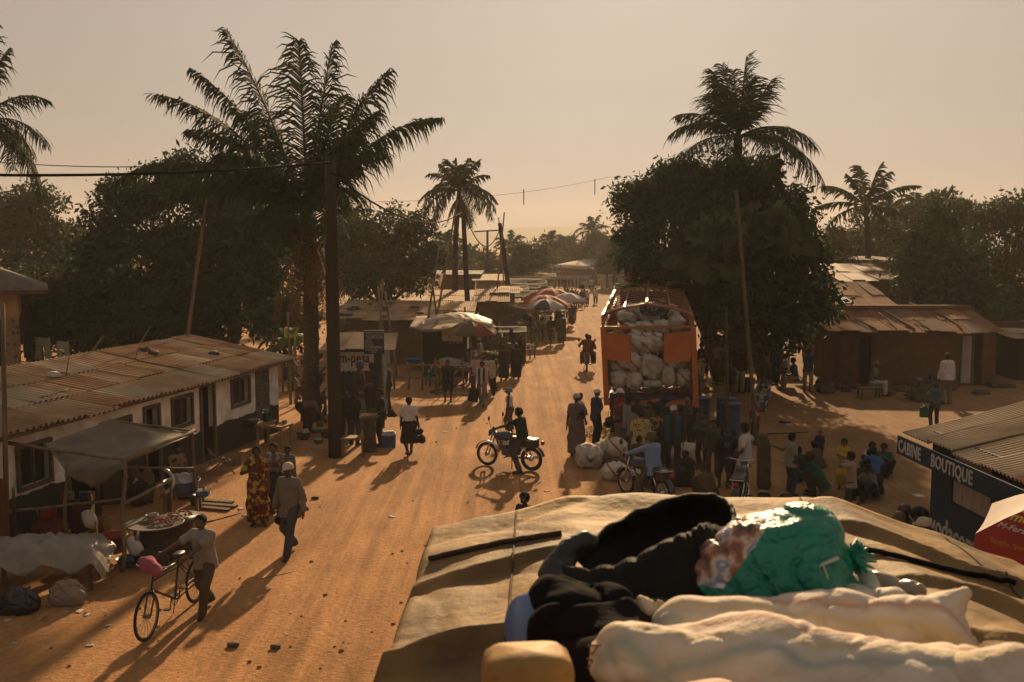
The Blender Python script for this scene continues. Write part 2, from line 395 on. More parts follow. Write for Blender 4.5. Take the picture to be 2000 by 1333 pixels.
def person(loc, ht, face, label, top=None, bottom=None, pose='stand', hat=None, skin=None, h=None, child=False, hair=True,
   shoes=True, group=None, turn=(0, 0), zoff=0.0, name='person', legk=None, hairkind=None, **ov):
 """loc ground point, ht standing height in metres, face = heading in degrees (0 = away from camera, 180 = towards it)"""
 PCNT[0] += 1; sd = PCNT[0]; rr = random.Random(sd*13+5)
 D = math.hypot(loc[0], loc[1]); h = h or (.0125 if D < 18 else .018 if D < 34 else .026 if D < 60 else .04)
 s = ht/1.75; hv = h/s
 p = dict(POSES[pose]); p.update(ov)
 lean = R(p.get('lean', 2+rr.random()*3)); hip = p.get('hip', .935); hy = p.get('hipy', 0.0)
 hc = Vector((0, hy, hip)); cl, sl_ = math.cos(lean), math.sin(lean)
 def T(x, y, z): # torso point given relative to hip centre
  return Vector((x, hy+y*cl+z*sl_, hip+z*cl-y*sl_))
 hk = 1.16 if child else 1.0
 feet = p.get('feet', [(-.10-.02*rr.random(), .03*rr.random(), .08), (.10+.02*rr.random(), -.03*rr.random(), .08)])
 sw = p.get('shw', .163); shl = [T(-sw, 0, .462), T(sw, 0, .462)]
 hands = list(p.get('hands', [None, None]))
 for i, sg in ((0, -1), (1, 1)):
  if hands[i] is None: hands[i] = shl[i]+Vector((sg*(.07+.03*rr.random()), .02+.06*rr.random(), -.55))
 poles = p.get('pole', [(-.5, -1, -.2), (.5, -1, -.2)])
 kp = p.get('kpole', [(-.25, 1, .2), (.25, 1, .2)])
 J = {}
 for i, sg in ((0, -1), (1, 1)):
  hj = T(sg*.095, 0, -.01); kn, an = ik(hj, feet[i], .435, .43, kp[i]); el, wr = ik(shl[i], hands[i], .29, .265, poles[i])
  J[i] = (hj, kn, an, shl[i], el, wr)
 f = 1.0
 neck0 = T(0, -.005, .48); pit = R(turn[0])-lean*0.75+R(p.get('nod', 6)); yaw = -R(turn[1])
 hb = T(0, .012, .607)
 Rh = Matrix.Rotation(-lean, 3, 'X') @ Matrix.Rotation(yaw, 3, 'Z') @ Matrix.Rotation(-(R(turn[0])-lean*0.75), 3, 'X')
 def Hd(x, y, z): return hb + Rh @ Vector((x*hk, y*hk, z*hk))
 rm = lambda r: max(r, .62*hv)
 B = []   # body primitives (a, b, ra, rb, k)
 B += [(T(-.075,0,-.02), T(-.06,0,.15), .105, .088, .04), (T(.075,0,-.02), T(.06,0,.15), .105, .088, .04),
   (T(-.06,0,.15), T(-.082,.005,.40), .088, .105, .04), (T(.06,0,.15), T(.082,.005,.40), .088, .105, .04),
   (T(-.13,0,.455), T(.13,0,.455), .048, .048, .05), (neck0, Hd(0,-.01,.0), .056, .048, .03)]
 B += [(Hd(0,-.018,.085), Hd(0,.018,.095), .083, .080, .02), (Hd(0,-.01,.05), Hd(0,.03,.03), .072, .060, .03),
   (Hd(0,.045,-.005), Hd(0,.052,.015), .038, .045, .03)]
 if h < .03:
  B += [(Hd(0,.095,.055), Hd(0,.108,.030), rm(.011), rm(.017), .012), (Hd(-.022,.088,-.005), Hd(.022,.088,-.005), rm(.012), rm(.012), .01),
    (Hd(-.084,-.005,.055), Hd(-.086,-.01,.03), rm(.016), rm(.014), .01), (Hd(.084,-.005,.055), Hd(.086,-.01,.03), rm(.016), rm(.014), .01),
    (Hd(-.04,.083,.075), Hd(.04,.083,.075), rm(.014), rm(.014), .012)]
 for i, sg in ((0, -1), (1, 1)):
  hj, kn, an, sh, el, wr = J[i]
  B += [(hj, kn, .088, .058, .04), (kn, an, .060, .040, .03), (kn+(an-kn)*.25-Vector((0,.012,0)), kn+(an-kn)*.5-Vector((0,.01,0)), .058, .046, .03),
    (sh, el, .047, .038, .035), (el, wr, .041, .028, .02)]
  fd = Vector(p['toe'][i]) if 'toe' in p else Vector((sg*.18, 1, 0)); fd.normalize()
  B += [(an+Vector((0,0,-.035))-fd*.04, an+Vector((0,0,-.052))+fd*.15, .042, .030, .02)]
  u = (wr-el).normalized()
  if 'hdir' in p and p['hdir'][i]: u = Vector(p['hdir'][i]).normalized()
  side = u.cross(Vector((sg, 0, 0))); side = side.normalized() if side.length > .2 else Vector((0,1,0))
  if side.y < 0: side = -side
  nrm = u.cross(side).normalized()*(-sg); nrm = nrm if nrm.x*sg < 0 else -nrm
  B += [(wr-side*.018+u*.01, wr-side*.022+u*.075, .018, .016, .015), (wr+side*.018+u*.01, wr+side*.022+u*.075, .018, .016, .015)]
  cu = p.get('curl', .5)
  if h < .02:
   for q, L_ in enumerate((.058, .072, .078, .066)):
    b0 = wr+side*(-.033+.021*q)+u*.078; b1 = b0+u*L_*.5+nrm*.012*cu; b2 = b1+u*L_*.42+nrm*.035*cu
    B += [(b0, b1, rm(.0095), rm(.009), .004), (b1, b2, rm(.009), rm(.0075), .004)]
   t0 = wr+side*.03+u*.025; t1 = t0+side*.028+u*.035+nrm*.012
   B += [(t0, t1, rm(.0115), rm(.010), .008), (t1, t1+u*.03+nrm*.012, rm(.010), rm(.008), .004)]
  else: B += [(wr+u*.07, wr+u*.15+nrm*.02, .026, .018, .015), (wr+side*.03+u*.02, wr+side*.05+u*.07, rm(.012), rm(.011), .01)]
 sk = SKINS[skin if skin is not None else sd % 3]
 V, F = Field(B, hv).mesh()
 o = npmesh(name, V*s, F, sk); tag(o, label, 'person', group)
 o.location = (loc[0], loc[1], (loc[2] if len(loc) > 2 else 0)+zoff); o.rotation_euler = (0, 0, -R(face))
 def part(nm, prims, m, cuts=(), fold=.0, hh=None, ff=22, more=(), cuts2=()):
  Fd = Field(prims, hh or hv, box=list(prims)+list(more))
  for n, d in cuts: Fd.cut(n, d)
  for q in more: Fd.addp(*q)
  if fold: Fd.folds(fold, ff, sd*1.7)
  for n, d in cuts2: Fd.cut(n, d)
  r = Fd.mesh()
  if r is not None: return npmesh(nm, r[0]*s, r[1], m, o)
 e = max(.012, .55*hv)
 dirT = T(0,0,1)-T(0,0,0)
 def tcut(z, sgn=1): # cut along torso axis
  q = T(0,0,z); return (tuple(dirT*sgn), q.dot(dirT)*sgn)
 # --- upper garment
 if top:
  kind, tm = top
  hem = {'tank': -.10, 'blouse': -.10}.get(kind, -.13); hem = p.get('hem', .03 if bottom and bottom[0] not in ('trousers','shorts') else hem)
  hx = .084 if hem < 0 else .070; hr_ = .124+e if hem < 0 else .100+e
  pr = [(T(-hx,0,hem+.02), T(-.062,0,.15), hr_, .096+e, .05), (T(hx,0,hem+.02), T(.062,0,.15), hr_, .096+e, .05),
    (T(-.062,0,.15), T(-.082,.005,.40), .098+e, .108+e, .05), (T(.062,0,.15), T(.082,.005,.40), .098+e, .108+e, .05)]
  if kind != 'tank': pr += [(T(-.125,0,.455), T(.125,0,.455), .050+e*.8, .050+e*.8, .05), (T(0,-.008,.48), T(0,-.01,.505), .058+e, .054+e, .03)]
  else: pr += [(T(sg*.085,0,.40), T(sg*.085,0,.50), .05, .035+e*.5, .03) for sg in (-1,1)]
  if kind in ('bust',): pass
  if p.get('bust'): pr += [(T(sg*.07,.085,.34), T(sg*.07,.09,.34), .062+e*.5, .062+e*.5, .04) for sg in (-1,1)]
  mo = []
  if kind in ('long', 'jacket'):
   for i in (0,1):
    hj, kn, an, sh, el, wr = J[i]; k2 = 1.25 if kind == 'jacket' else 1.0
    mo += [(sh, el, .052*k2+e, .047*k2+e, .04), (el, el+(wr-el)*.93, .047*k2+e, .040*k2+e, .02)]
  elif kind in ('tee', 'blouse', 'dress'):
   for i in (0,1):
    hj, kn, an, sh, el, wr = J[i]; mo += [(sh, sh+(el-sh)*.66, .052+e, .055+e, .04)]
  part('shirt' if kind != 'jacket' else 'jacket', pr, tm, [tcut(hem, -1)], fold=.006 if h < .03 else .003, more=mo)
 # --- lower garment
 if bottom:
  kind, bm_ = bottom
  if kind in ('trousers', 'shorts'):
   pr = [(T(-.078,0,-.03), T(-.066,0,.08), .105+e*.8, .092+e*.8, .04), (T(.078,0,-.03), T(.066,0,.08), .105+e*.8, .092+e*.8, .04)]
   cuts = [tcut(.09)]; mo = []
   for i in (0,1):
    hj, kn, an, *_ = J[i]
    if kind == 'trousers': mo += [(hj, kn, .092+e, .066+e, .035), (kn, kn+(an-kn)*.96, .066+e, .058+e, .02)]
    else: mo += [(hj, hj+(kn-hj)*.92, .094+e, .090+e, .035)]
   part('trousers' if kind == 'trousers' else 'shorts', pr, bm_, cuts, fold=.006 if h < .03 else .003, ff=18, more=mo)
  else:
   k = .10; pr = [(T(-.06,0,.0), T(-.05,0,.09), .108+e, .096+e*.8, .04), (T(.06,0,.0), T(.05,0,.09), .108+e, .096+e*.8, .04)]; mo = []
   fr = {'skirt': .55, 'midi': .98, 'wrap': 1.5, 'gown': 1.9}[kind] if not legk else legk
   for i in (0,1):
    hj, kn, an, *_ = J[i]
    mo += [(hj, kn, .105+e, .095+e, k)]
    if fr > .6: mo += [(kn, kn+(an-kn)*min(.93, (fr-.55)), .105+e, .115+e, k)]
   c1 = (J[0][1]+J[1][1])/2; mo += [((J[0][0]+J[1][0])/2, c1, .12, .13, k)]
   if fr > .6: c2 = (J[0][2]+J[1][2])/2; mo += [(c1, c1+(c2-c1)*min(.93, (fr-.55)), .14, .15, k)]
   hemz = {'skirt': .50, 'midi': .36, 'wrap': .14, 'gown': .10}[kind]
   cuts = [tcut(.10)]; cu2 = [((0,0,-1), -hemz)] if hip > .7 else []
   part('skirt', pr, bm_, cuts, fold=.008 if h < .03 else .005, ff=26, more=mo, cuts2=cu2)
 # --- shoes
 if shoes and h < .03:
  for i, sg in ((0, -1), (1, 1)):
   an = J[i][2]; fd = Vector(p['toe'][i]) if 'toe' in p else Vector((sg*.18, 1, 0)); fd.normalize()
   part('shoe', [(an+Vector((0,0,-.040))-fd*.045, an+Vector((0,0,-.052))+fd*.155, .048, .038, .02)], p.get('shoemat', SHOE), [((0,0,-1), -(an.z-.08)) ] if an.z < .12 else ())
 # --- hair, hats
 def hp(a, b, ra, rb, k=.02): return (Hd(*a), Hd(*b), ra*hk, rb*hk, k)
 up = (Hd(0,0,1)-Hd(0,0,0)).normalized(); fw = (Hd(0,1,0)-Hd(0,0,0)).normalized()
 if hair:
  hr = p.get('hairr', .006)
  cutp = (Hd(0,.045,.075)); cn = (fw*.8-up*.55).normalized()
  pr = [hp((0,-.022,.088), (0,.014,.098), .085+hr+e*.25, .082+hr+e*.25), hp((0,-.03,.05), (0,-.01,.06), .078+hr, .078+hr)]
  if hairkind == 'bun': pr += [hp((0,-.10,.08), (0,-.13,.07), .05, .045)]
  if hairkind == 'pony': pr += [hp((0,-.10,.06), (0,-.12,-.06), .04, .025)]
  if hairkind == 'afro': pr = [hp((0,-.02,.10), (0,.0,.11), .13, .13)]; cutp = Hd(0,.06,.06)
  part('hair', pr, HAIR, [(tuple(cn), cutp.dot(cn))], fold=.003 if h < .03 else 0, ff=60)
 if hat:
  hkind, hm = hat
  if hkind == 'cap':
   pr = [hp((0,-.018,.10), (0,.014,.105), .093+e*.3, .090+e*.3)]; c = Hd(0,0,.085)
   part('cap', pr + [hp((-.03,.10,.088), (.03,.10,.088), .012+e*.4, .012+e*.4), hp((-.02,.145,.082), (.02,.145,.082), .010+e*.4, .010+e*.4, .03), hp((0,.08,.09),(0,.14,.084),.012+e*.3,.010+e*.3,.03)], hm, [(tuple(-up), -c.dot(up)+.012*hk)])
  elif hkind == 'bucket':
   c = Hd(0,0,.06)
   rim = [hp((.125*math.cos(a), .125*math.sin(a), .055), (.125*math.cos(a+.55), .125*math.sin(a+.55), .055), .014+e*.3, .014+e*.3) for a in [i*.524 for i in range(12)]]
   part('hat', [hp((0,-.018,.10), (0,.014,.105), .094+e*.3, .090+e*.3), hp((0,-.02,.06), (0,.02,.06), .105, .105)]+rim, hm, [(tuple(-up), -c.dot(up)+.02*hk)])
  elif hkind == 'beanie':
   c = Hd(0,0,.075); part('hat', [hp((0,-.022,.10), (0,.014,.11), .098+e*.3, .094+e*.3), hp((0,-.03,.12), (0,0,.125), .09, .085)], hm, [(tuple(-up), -c.dot(up))])
  elif hkind == 'wrap':
   cn = (fw*.75-up*.6).normalized(); cp = Hd(0,.05,.07)
   part('headscarf', [hp((0,-.03,.095), (0,.01,.11), .100+e*.3, .094+e*.3), hp((0,-.09,.10), (0,-.12,.08), .06, .05, .04)], hm, [(tuple(cn), cp.dot(cn))], fold=.006, ff=40)
 if D < 34 and h < .02:
  mb = MB()
  for sg in (-1, 1):
   mb.blob(Hd(sg*.031, .078, .052)*s, (.0125*s,)*3, 8, 6)
  mb.build('eyes', mat('eye_white', (.35,.30,.26), .3, (.03,.02,.015), 60, amt=.2), o)
 if D < 18:
  o['_near'] = 1; del o['_near']
 return o
def PP(px, pf, ph, face, label, top=None, bottom=None, extra=0.0, **kw):
 "person standing at photo pixel (px, pf) with the top of the head at row ph"
 g = P(px, pf); zt = Q(px, ph, g.y).z + extra
 return person(g, zt, face, label, top, bottom, **kw)
_CL = {}
def cloth(c, c2=None, **kw):
 key = (c, c2, tuple(sorted((k, str(v)) for k, v in kw.items())))
 if key not in _CL:
  kw.setdefault('scale', 7.0); kw.setdefault('bump', .25); kw.setdefault('bscale', 30)
  _CL[key] = mat('cloth_%02d' % len(_CL), c, kw.pop('rough', .9), c2 or tuple(v*.78 for v in c), spec=.1, **kw)
 return _CL[key]
# ------------------------------------------------------------------ plants
BARK = mat('palm_bark', (.060,.044,.032), .95, (.028,.021,.016), 6, bump=.8, stretch=(1,1,6), bscale=12)
BARK2 = mat('tree_bark', (.085,.062,.045), .95, (.04,.03,.022), 7, bump=.6)
LEAFP = mat('palm_leaf', (.036,.056,.020), .8, (.020,.032,.013), 3, trans=.12, spec=.12)
LEAFD = mat('dry_palm_leaf', (.16,.105,.05), .8, (.08,.05,.028), 5, trans=.1)
def leafm(name, c, tr=.18): return mat(name, c, .7, tuple(v*.55 for v in c), .9, trans=tr, spec=.25, amt=.5)
L_DARK = leafm('leaves_dark', (.036,.062,.024), .28); L_MID = leafm('leaves_green', (.052,.074,.028), .25); L_OLIVE = leafm('leaves_olive', (.085,.08,.032), .25)
L_BANANA = leafm('banana_leaf', (.10,.12,.035), .35)
def frond(root, az, el, L, droop, nl=46, lw=.045, ll=.62, hang=.55, vee=.35, seed=0, base=.12, twist=0.0):
 "feather leaf: returns quad vertices (n,4,3) for leaflets and rachis points"
 rr = np.random.RandomState(seed); K = 16
 d = np.array([math.sin(az)*math.cos(el), math.cos(az)*math.cos(el), math.sin(el)]); g = np.array([0, 0, -1.0])
 pts = [np.array(root, float)]; dirs = [d.copy()]
 for i in range(K):
  d = d + g*droop/K*(0.35+1.5*i/K); d /= np.linalg.norm(d); pts.append(pts[-1]+d*L/K); dirs.append(d.copy())
 pts = np.array(pts); dirs = np.array(dirs)
 t = base + (1-base)*(np.arange(nl)/(nl-1))**.95; f = t*K; i0 = np.minimum(f.astype(int), K-1); fr = (f-i0)[:, None]
 p = pts[i0]*(1-fr)+pts[i0+1]*fr; dd = dirs[i0]
 side = np.cross(dd, g); side /= np.maximum(1e-6, np.linalg.norm(side, axis=1))[:, None]
 upv = np.cross(side, dd)
 prof = np.clip(np.sin(np.pi*np.clip((t-base+.10)/(1.08-base+.06), 0, 1))**.6, .12, 1)
 out = []
 for sg in (-1, 1):
  jl = 1+.26*rr.randn(nl); lead = .45+.5*t+.15*rr.randn(nl)
  v = side*sg+dd*lead[:, None]+upv*(vee+.12*rr.randn(nl))[:, None]; v /= np.linalg.norm(v, axis=1)[:, None]
  l = (ll*prof*jl)[:, None]; hg = hang*(1+.3*rr.randn(nl))[:, None]
  v2 = v+g*hg; v2 /= np.linalg.norm(v2, axis=1)[:, None]; v3 = v2+g*hg*1.2; v3 /= np.linalg.norm(v3, axis=1)[:, None]
  a = p; b = a+v*l*.4; c = b+v2*l*.35; e = c+v3*l*.3
  wv = dd*lw*.5
  out.append(np.stack([a-wv*.7, a+wv*.7, b+wv, b-wv], 1)); out.append(np.stack([b-wv, b+wv, c+wv*.8, c-wv*.8], 1)); out.append(np.stack([c-wv*.8, c+wv*.8, e+wv*.12, e-wv*.12], 1))
 return np.concatenate(out), pts
def quads_mesh(name, Q4, m, parent=None, rach=None, rr0=.03):
 Q4 = np.concatenate(Q4) if isinstance(Q4, list) else Q4
 V = Q4.reshape(-1, 3); F = np.arange(len(V)).reshape(-1, 4)
 if rach:
  Vs = [V]; Fs = [F]; o = len(V)
  for pts in rach:
   k = len(pts); n = 5; ring = []
   for i, p in enumerate(pts):
    r = rr0*(1-.85*i/(k-1))
    for j in range(n):
     a = 2*math.pi*j/n
     dt = pts[min(i+1, k-1)]-pts[max(i-1, 0)]; dt = dt/np.linalg.norm(dt)
     x = np.cross(dt, [0.1, 0.2, 1]); x /= np.linalg.norm(x)+1e-9; y = np.cross(dt, x)
     ring.append(p+(x*math.cos(a)+y*math.sin(a))*r)
   Vs.append(np.array(ring)); fr = [(i*n+j, i*n+(j+1) % n, (i+1)*n+(j+1) % n, (i+1)*n+j) for i in range(k-1) for j in range(n)]
   Fs.append(np.array(fr)+o); o += len(ring)
  V = np.concatenate(Vs); F = np.concatenate(Fs)
 return npmesh(name, V, F, m, parent, smooth=False)
def palm(base, top, label, fr, r=(.22,.13), kind='palm_tree', lw=.05, ll=.7, hang=.5, parts=True, lm=None, seed=1, rings=True, skirt=0, curve=.3, nl=46, group=None, cat='palm', rr0=.035, vee=.35):
 "fr = list of (azimuth deg, elevation deg, length, droop)"
 t = thing(kind, label, cat, base, 0, group); b = Vector(base); tp = Vector(top)-b; lm = lm or LEAFP
 mb = MB(); n = 22; rnd = random.Random(seed)
 pts = []; rs = []
 for i in range(n+1):
  u = i/n; pts.append(tp*u + Vector((math.sin(u*math.pi)*curve, 0, 0))); rs.append((r[0]*(1-u)+r[1]*u)*(1+.12*(i%2)*(1 if rings else .4)+(.35*(1-u)**8)))
 mb.tube(pts, rs, 12); mb.build('trunk', BARK, t)
 Qs = []; Rs = []
 for i, (az, el, L, dr) in enumerate(fr):
  q, pt = frond(tuple(tp), R(az), R(el), L, dr, nl=nl, lw=lw, ll=ll, hang=hang, vee=vee, seed=seed*100+i)
  if parts: quads_mesh('frond', q, lm, t, [pt], rr0=rr0)
  else: Qs.append(q); Rs.append(pt)
 if not parts: quads_mesh('crown', Qs, lm, t, Rs, rr0=rr0)
 if skirt:   # old hanging leaf bases and dead fronds under the crown
  Qs = []; Rs = []
  for i in range(skirt):
   q, pt = frond(tuple(tp-Vector((0,0,.1+.5*rnd.random()))), rnd.random()*6.28, R(-35-40*rnd.random()), (.9+.9*rnd.random())*ll*1.6, 1.2, nl=24, lw=lw*.8, ll=ll*.5, hang=1.2, seed=seed*77+i)
   Qs.append(q); Rs.append(pt)
  quads_mesh('dead_fronds', Qs, LEAFD, t, Rs, rr0=rr0)
 return t
def rand_fronds(n, L, seed, el0=-25, el1=75, droop=1.5):
 rr = random.Random(seed); out = []
 for i in range(n):
  u = i/max(1, n-1); el = el1+(el0-el1)*u+rr.uniform(-8, 8)
  out.append((i*137.5+rr.uniform(-15, 15), el, L*rr.uniform(.82, 1.08)*(.8 if el > 55 else 1), droop*rr.uniform(.75, 1.25)))
 return out
def leafcloud(blobs, ls, dens, seed, clump=.45, fill=.55, droop=.3, aspect=.45):
 """blobs: (centre Vector, (rx,ry,rz)); leaf quads gathered in clumps through each lobe"""
 rr = np.random.RandomState(seed); out = []; bl = []
 for c, r in blobs:      # every lobe breaks up into a ragged cluster of smaller ones
  r = np.array(r, float); bl.append((np.array(c), r*.80, .7))
  for _ in range(9):
   d = rr.randn(3); d[2] = abs(d[2])*.8-.15 if rr.rand() < .75 else d[2]; d /= np.linalg.norm(d); bl.append((np.array(c)+d*r*(.68+.26*rr.rand()), r*(.20+.20*rr.rand()), 1.0))
 for c, r, dk in bl:
  r = np.array(r, float); area = 4*math.pi*((r[0]*r[1]+r[1]*r[2]+r[0]*r[2])/3)
  nc = max(5, int(area*dens*dk/18)); d = rr.randn(nc, 3); d /= np.linalg.norm(d, axis=1)[:, None]
  rad = np.where(rr.rand(nc) < fill, .82+.26*rr.rand(nc)**1.5, .35+.55*rr.rand(nc))
  cc = np.array(c)+d*rad[:, None]*r
  k = rr.randint(12, 24, nc); idx = np.repeat(np.arange(nc), k)
  sz = clump*(.6+.8*rr.rand(nc))
  p = cc[idx]+rr.randn(len(idx), 3)*sz[idx][:, None]*np.array([.55, .55, .40])
  ax = rr.randn(len(idx), 3)+d[idx]*.5; ax[:, 2] -= droop; ax /= np.linalg.norm(ax, axis=1)[:, None]
  b = np.cross(ax, rr.randn(len(idx), 3)); b /= np.linalg.norm(b, axis=1)[:, None]
  L = ls*((.5+.75*rr.rand(len(idx)))*(.7+.7*rr.rand(nc))[idx])[:, None]
  out.append(np.stack([p, p+ax*L*.5+b*L*aspect*.5, p+ax*L, p+ax*L*.5-b*L*aspect*.5], 1))
 return out
def tree(label, base, lobes, lm, ls=.22, dens=70, seed=1, trunk=.25, kind='tree', group=None, cat='tree', clump=.45, limbs=True, fill=.6, droop=.3, stems=1, aspect=.45, nm='crown'):
 "lobes = (px, py, Y, rx, rz[, ry]) in photo pixels / metres"
 bl = []
 for lb in lobes:
  px, py, Y, rx, rz = lb[:5]; ry = lb[5] if len(lb) > 5 else (rx+rz)/2
  bl.append((Q(px, py, Y), (rx, ry, rz)))
 b = Vector(base); t = thing(kind, label, cat, base, 0, group)
 bl = [(c-b, r) for c, r in bl]
 quads_mesh(nm, leafcloud(bl, ls, dens, seed, clump, fill, droop, aspect), lm, t)
 mb = MB(); rnd = random.Random(seed)
 lo = min(c.z-r[2]*.3 for c, r in bl); fork = Vector((sum(c.x for c, r in bl)/len(bl)*.5, 0, max(.6, lo*.75)))
 for s in range(stems):
  q = Vector((rnd.uniform(-.4, .4)*(stems > 1), rnd.uniform(-.3, .3)*(stems > 1), -.1)); fk = fork+q*1.5
  mb.tube([q, q+(fk-q)*.5+Vector((.1, 0, 0)), fk], [trunk*1.35, trunk*1.02, trunk*.85], 9)
  if limbs:
   for c, r in bl:
    m = fk.lerp(c, .5)+Vector((rnd.uniform(-.3, .3), 0, -.35)); mb.tube([fk-Vector((0,0,.2)), m, c], [trunk*.55, trunk*.35, trunk*.12], 6)
 mb.build('trunk', BARK2, t)
 return t
def banana(loc, h, label, n=7, seed=1, lm=None, group=None):
 t = thing('banana_plant', label, 'banana plant', loc, 0, group); rr = random.Random(seed); mb = MB()
 mb.tube([(0,0,0), (.05,0,h*.3), (.03,.03,h*.55)], [.13,.11,.07], 8); mb.build('stem', mat('banana_stem', (.12,.11,.05), .7, (.07,.06,.03), 5), t)
 for i in range(n):
  az = rr.uniform(0, 6.28); el = R(rr.uniform(25, 80)); L = h*rr.uniform(.45, .65); d = Vector((math.sin(az)*math.cos(el), math.cos(az)*math.cos(el), math.sin(el))); p = Vector((.03,.03,h*.5)); pts = [p.copy()]
  for k in range(10): d = (d+Vector((0,0,-.16-.02*k))).normalized(); p = p+d*L/10; pts.append(p.copy())
  mb = MB()
  def fn(u, v):
   f = v*10; a = min(9, int(f)); q = pts[a].lerp(pts[a+1], f-a); dd = (pts[a+1]-pts[a]).normalized(); sdv = dd.cross(Vector((0,0,1))).normalized()
   wd = .24*h/3*math.sin(math.pi*min(1, v*1.0+.04))**.6*(1 if v > .12 else .15)
   return q + sdv*(u-.5)*2*wd + dd.cross(sdv)*(abs(u-.5)*-.5*wd) + Vector((0,0,.02*math.sin(v*60+i)))
  mb.sheet(4, 20, fn); mb.build('leaf', lm or L_BANANA, t)
 return t
# ------------------------------------------------------------------ trees placed where the photograph shows them
def fdir(tip, crown, Y, L, droop):
 pass
Yp = 29.0
pb = P(607, 822); Yp = pb.y; pt = Q(602, 425, Yp)
def aim(crown, cpx, tips, Y, kl=1.04):
 "frond specs from the photo rows and columns of their tips; depth (m) offset given"
 out = []
 for tx, ty, dy, lift in tips:
  tip = Q(tx, ty, Y+dy)-crown; L = tip.length
  az = math.degrees(math.atan2(tip.x, tip.y)); hor = math.hypot(tip.x, tip.y); el = math.degrees(math.atan2(tip.z, hor))
  out.append((az, min(86, el+lift), L*kl, R(lift)*2.15))
 return out
tips = [(282,230,.6,24),(340,182,-1,20),(410,100,.8,12),(578,98,.5,6),(715,130,1.2,16),(800,185,-.6,20),(878,270,.4,26),
  (210,385,-1.2,34),(285,430,-2.4,36),(700,300,-2.8,30),(420,330,-3,30),(350,290,-1.5,28),(770,260,1.2,24),(520,480,-3,40),(690,420,-2.6,40),
  (470,260,2.5,24),(690,230,2.8,20),(760,330,2.4,30),(440,380,3,32),(640,480,-3.2,44),(560,500,2,40)]
palm(pb, pt, 'tall dark oil palm with feathery arching fronds behind the thick utility pole', aim(pt, 0, tips, Yp), r=(.24,.21), ll=1.15, lw=.052, hang=.85, nl=120, vee=.12, skirt=16, curve=.05, seed=3, rr0=.05)
def palm_boots():
 mb = MB(); rr = random.Random(4)
 for i in range(70):
  z = pt.z-.2-2.3*rr.random()**1.3; a = rr.uniform(0, 6.28); d = Vector((math.cos(a), math.sin(a), 0)); L = rr.uniform(.3, .8)*(1-.28*(pt.z-z))
  b = Vector((0, 0, z))+d*.25; mb.beam(b, b+d*L*.8+Vector((0, 0, L*rr.uniform(.1, .9))), .09, .05)
 for i in range(60):
  z = .1+1.9*rr.random(); a = rr.uniform(0, 6.28); d = Vector((math.cos(a), math.sin(a), 0)); b = Vector((0,0,z))+d*.38
  mb.beam(b, b+d*.12+Vector((0,0,.16)), .12, .05)
 mb.build('leaf_bases', mat('dead_leaf_base', (.08,.052,.035), .95, (.04,.026,.018), 8), bpy.data.objects['palm_tree'])['kind'] = 'stuff'
palm_boots()
c0 = Q(897, 372, 62); palm(P(893, 612) if False else (Q(893,600,62).x, 62, 0), c0, 'slim coconut palm rising behind the thin power pole in the middle of the street',
  aim(c0, 0, [(827,400,0,40),(845,440,-1,50),(842,352,1,30),(860,335,0,20),(890,322,0,5),(915,325,1,12),(948,352,0,28),(962,400,0,42),(945,438,-1,50),(880,470,-.5,70),(905,455,.6,70),(930,425,1.5,50),(855,372,-1.5,35),(930,372,-1.5,30),(870,330,-1,25),(868,455,.8,60),(938,330,.2,22),(835,420,1.0,48),(956,420,.8,46),(900,335,-1.6,20)], 62, 1.2), r=(.20,.13), ll=.75, lw=.09, hang=.6, nl=34, parts=False, seed=9, curve=-.2, skirt=8)
Yr = 37.0; c1 = Q(1442, 268, Yr)
palm((c1.x, Yr, 0), c1, 'wind-blown coconut palm rising out of the big leafy tree on the right',
  aim(c1, 0, [(1305,272,0,34),(1320,235,.8,26),(1362,160,0,22),(1398,140,-.6,12),(1455,120,0,4),(1510,165,0,6),(1480,190,1.2,14),(1600,305,0,40),(1600,400,-.5,44),(1580,390,1,50),(1345,300,-1.2,20),(1430,150,1,8),(1560,285,1.5,30),(1385,200,1.5,18),(1340,255,1.6,28),(1415,190,-1.3,14),(1475,160,-.8,8),(1420,350,-1.5,60),(1500,380,-1.6,60),(1565,330,-1.6,40)], Yr), r=(.22,.15), ll=.95, lw=.045, hang=.40, nl=60, seed=21, curve=-.1)
Yl = 34.0; c2 = Q(-45, 240, Yl)
palm((c2.x, Yl, 0), c2, 'coconut palm at the left edge with long drooping fronds', aim(c2, 0, [(103,210,0,32),(92,300,-.6,36),(48,120,.5,20),(8,60,0,8),(45,350,-1,50),(30,400,.5,60),(-180,200,0,30),(-190,300,-1,40),(-120,100,.6,20),(5,440,0,64),(-80,420,0,60),(60,330,1.2,50),(-60,80,1,10),(20,380,-1.4,60)], Yl), r=(.24,.16), ll=.8, lw=.05, hang=.7, nl=50, seed=31, curve=.1)
far_p = [(1075,470,150,2.6,'small far palm furthest left above the far building'),(1112,474,165,2.4,'short far palm between its two taller neighbours'),(1157,452,140,3.2,'tallest far palm beside the big right-hand tree'),
   (870,474,110,2.6,'hazy palm low behind the slim coconut palm'),(998,480,130,2.9,'hazy palm behind the leaning street pole'),(678,432,75,2.4,'hazy palm top just right of the thick utility pole'),(158,478,110,2.6,'pale hazy palm in the gap between the left-hand trees'),
   (215,462,70,2.0,'hazy palm top at the left shoulder of the dark tree'),(1690,402,62,3.3,'palm with stiff fronds rising over the ochre building on the right'),(1798,402,80,2.6,'palm top between the right-hand treetops'),(1742,412,90,2.2,'faint palm top beside the stiff-fronded palm')]
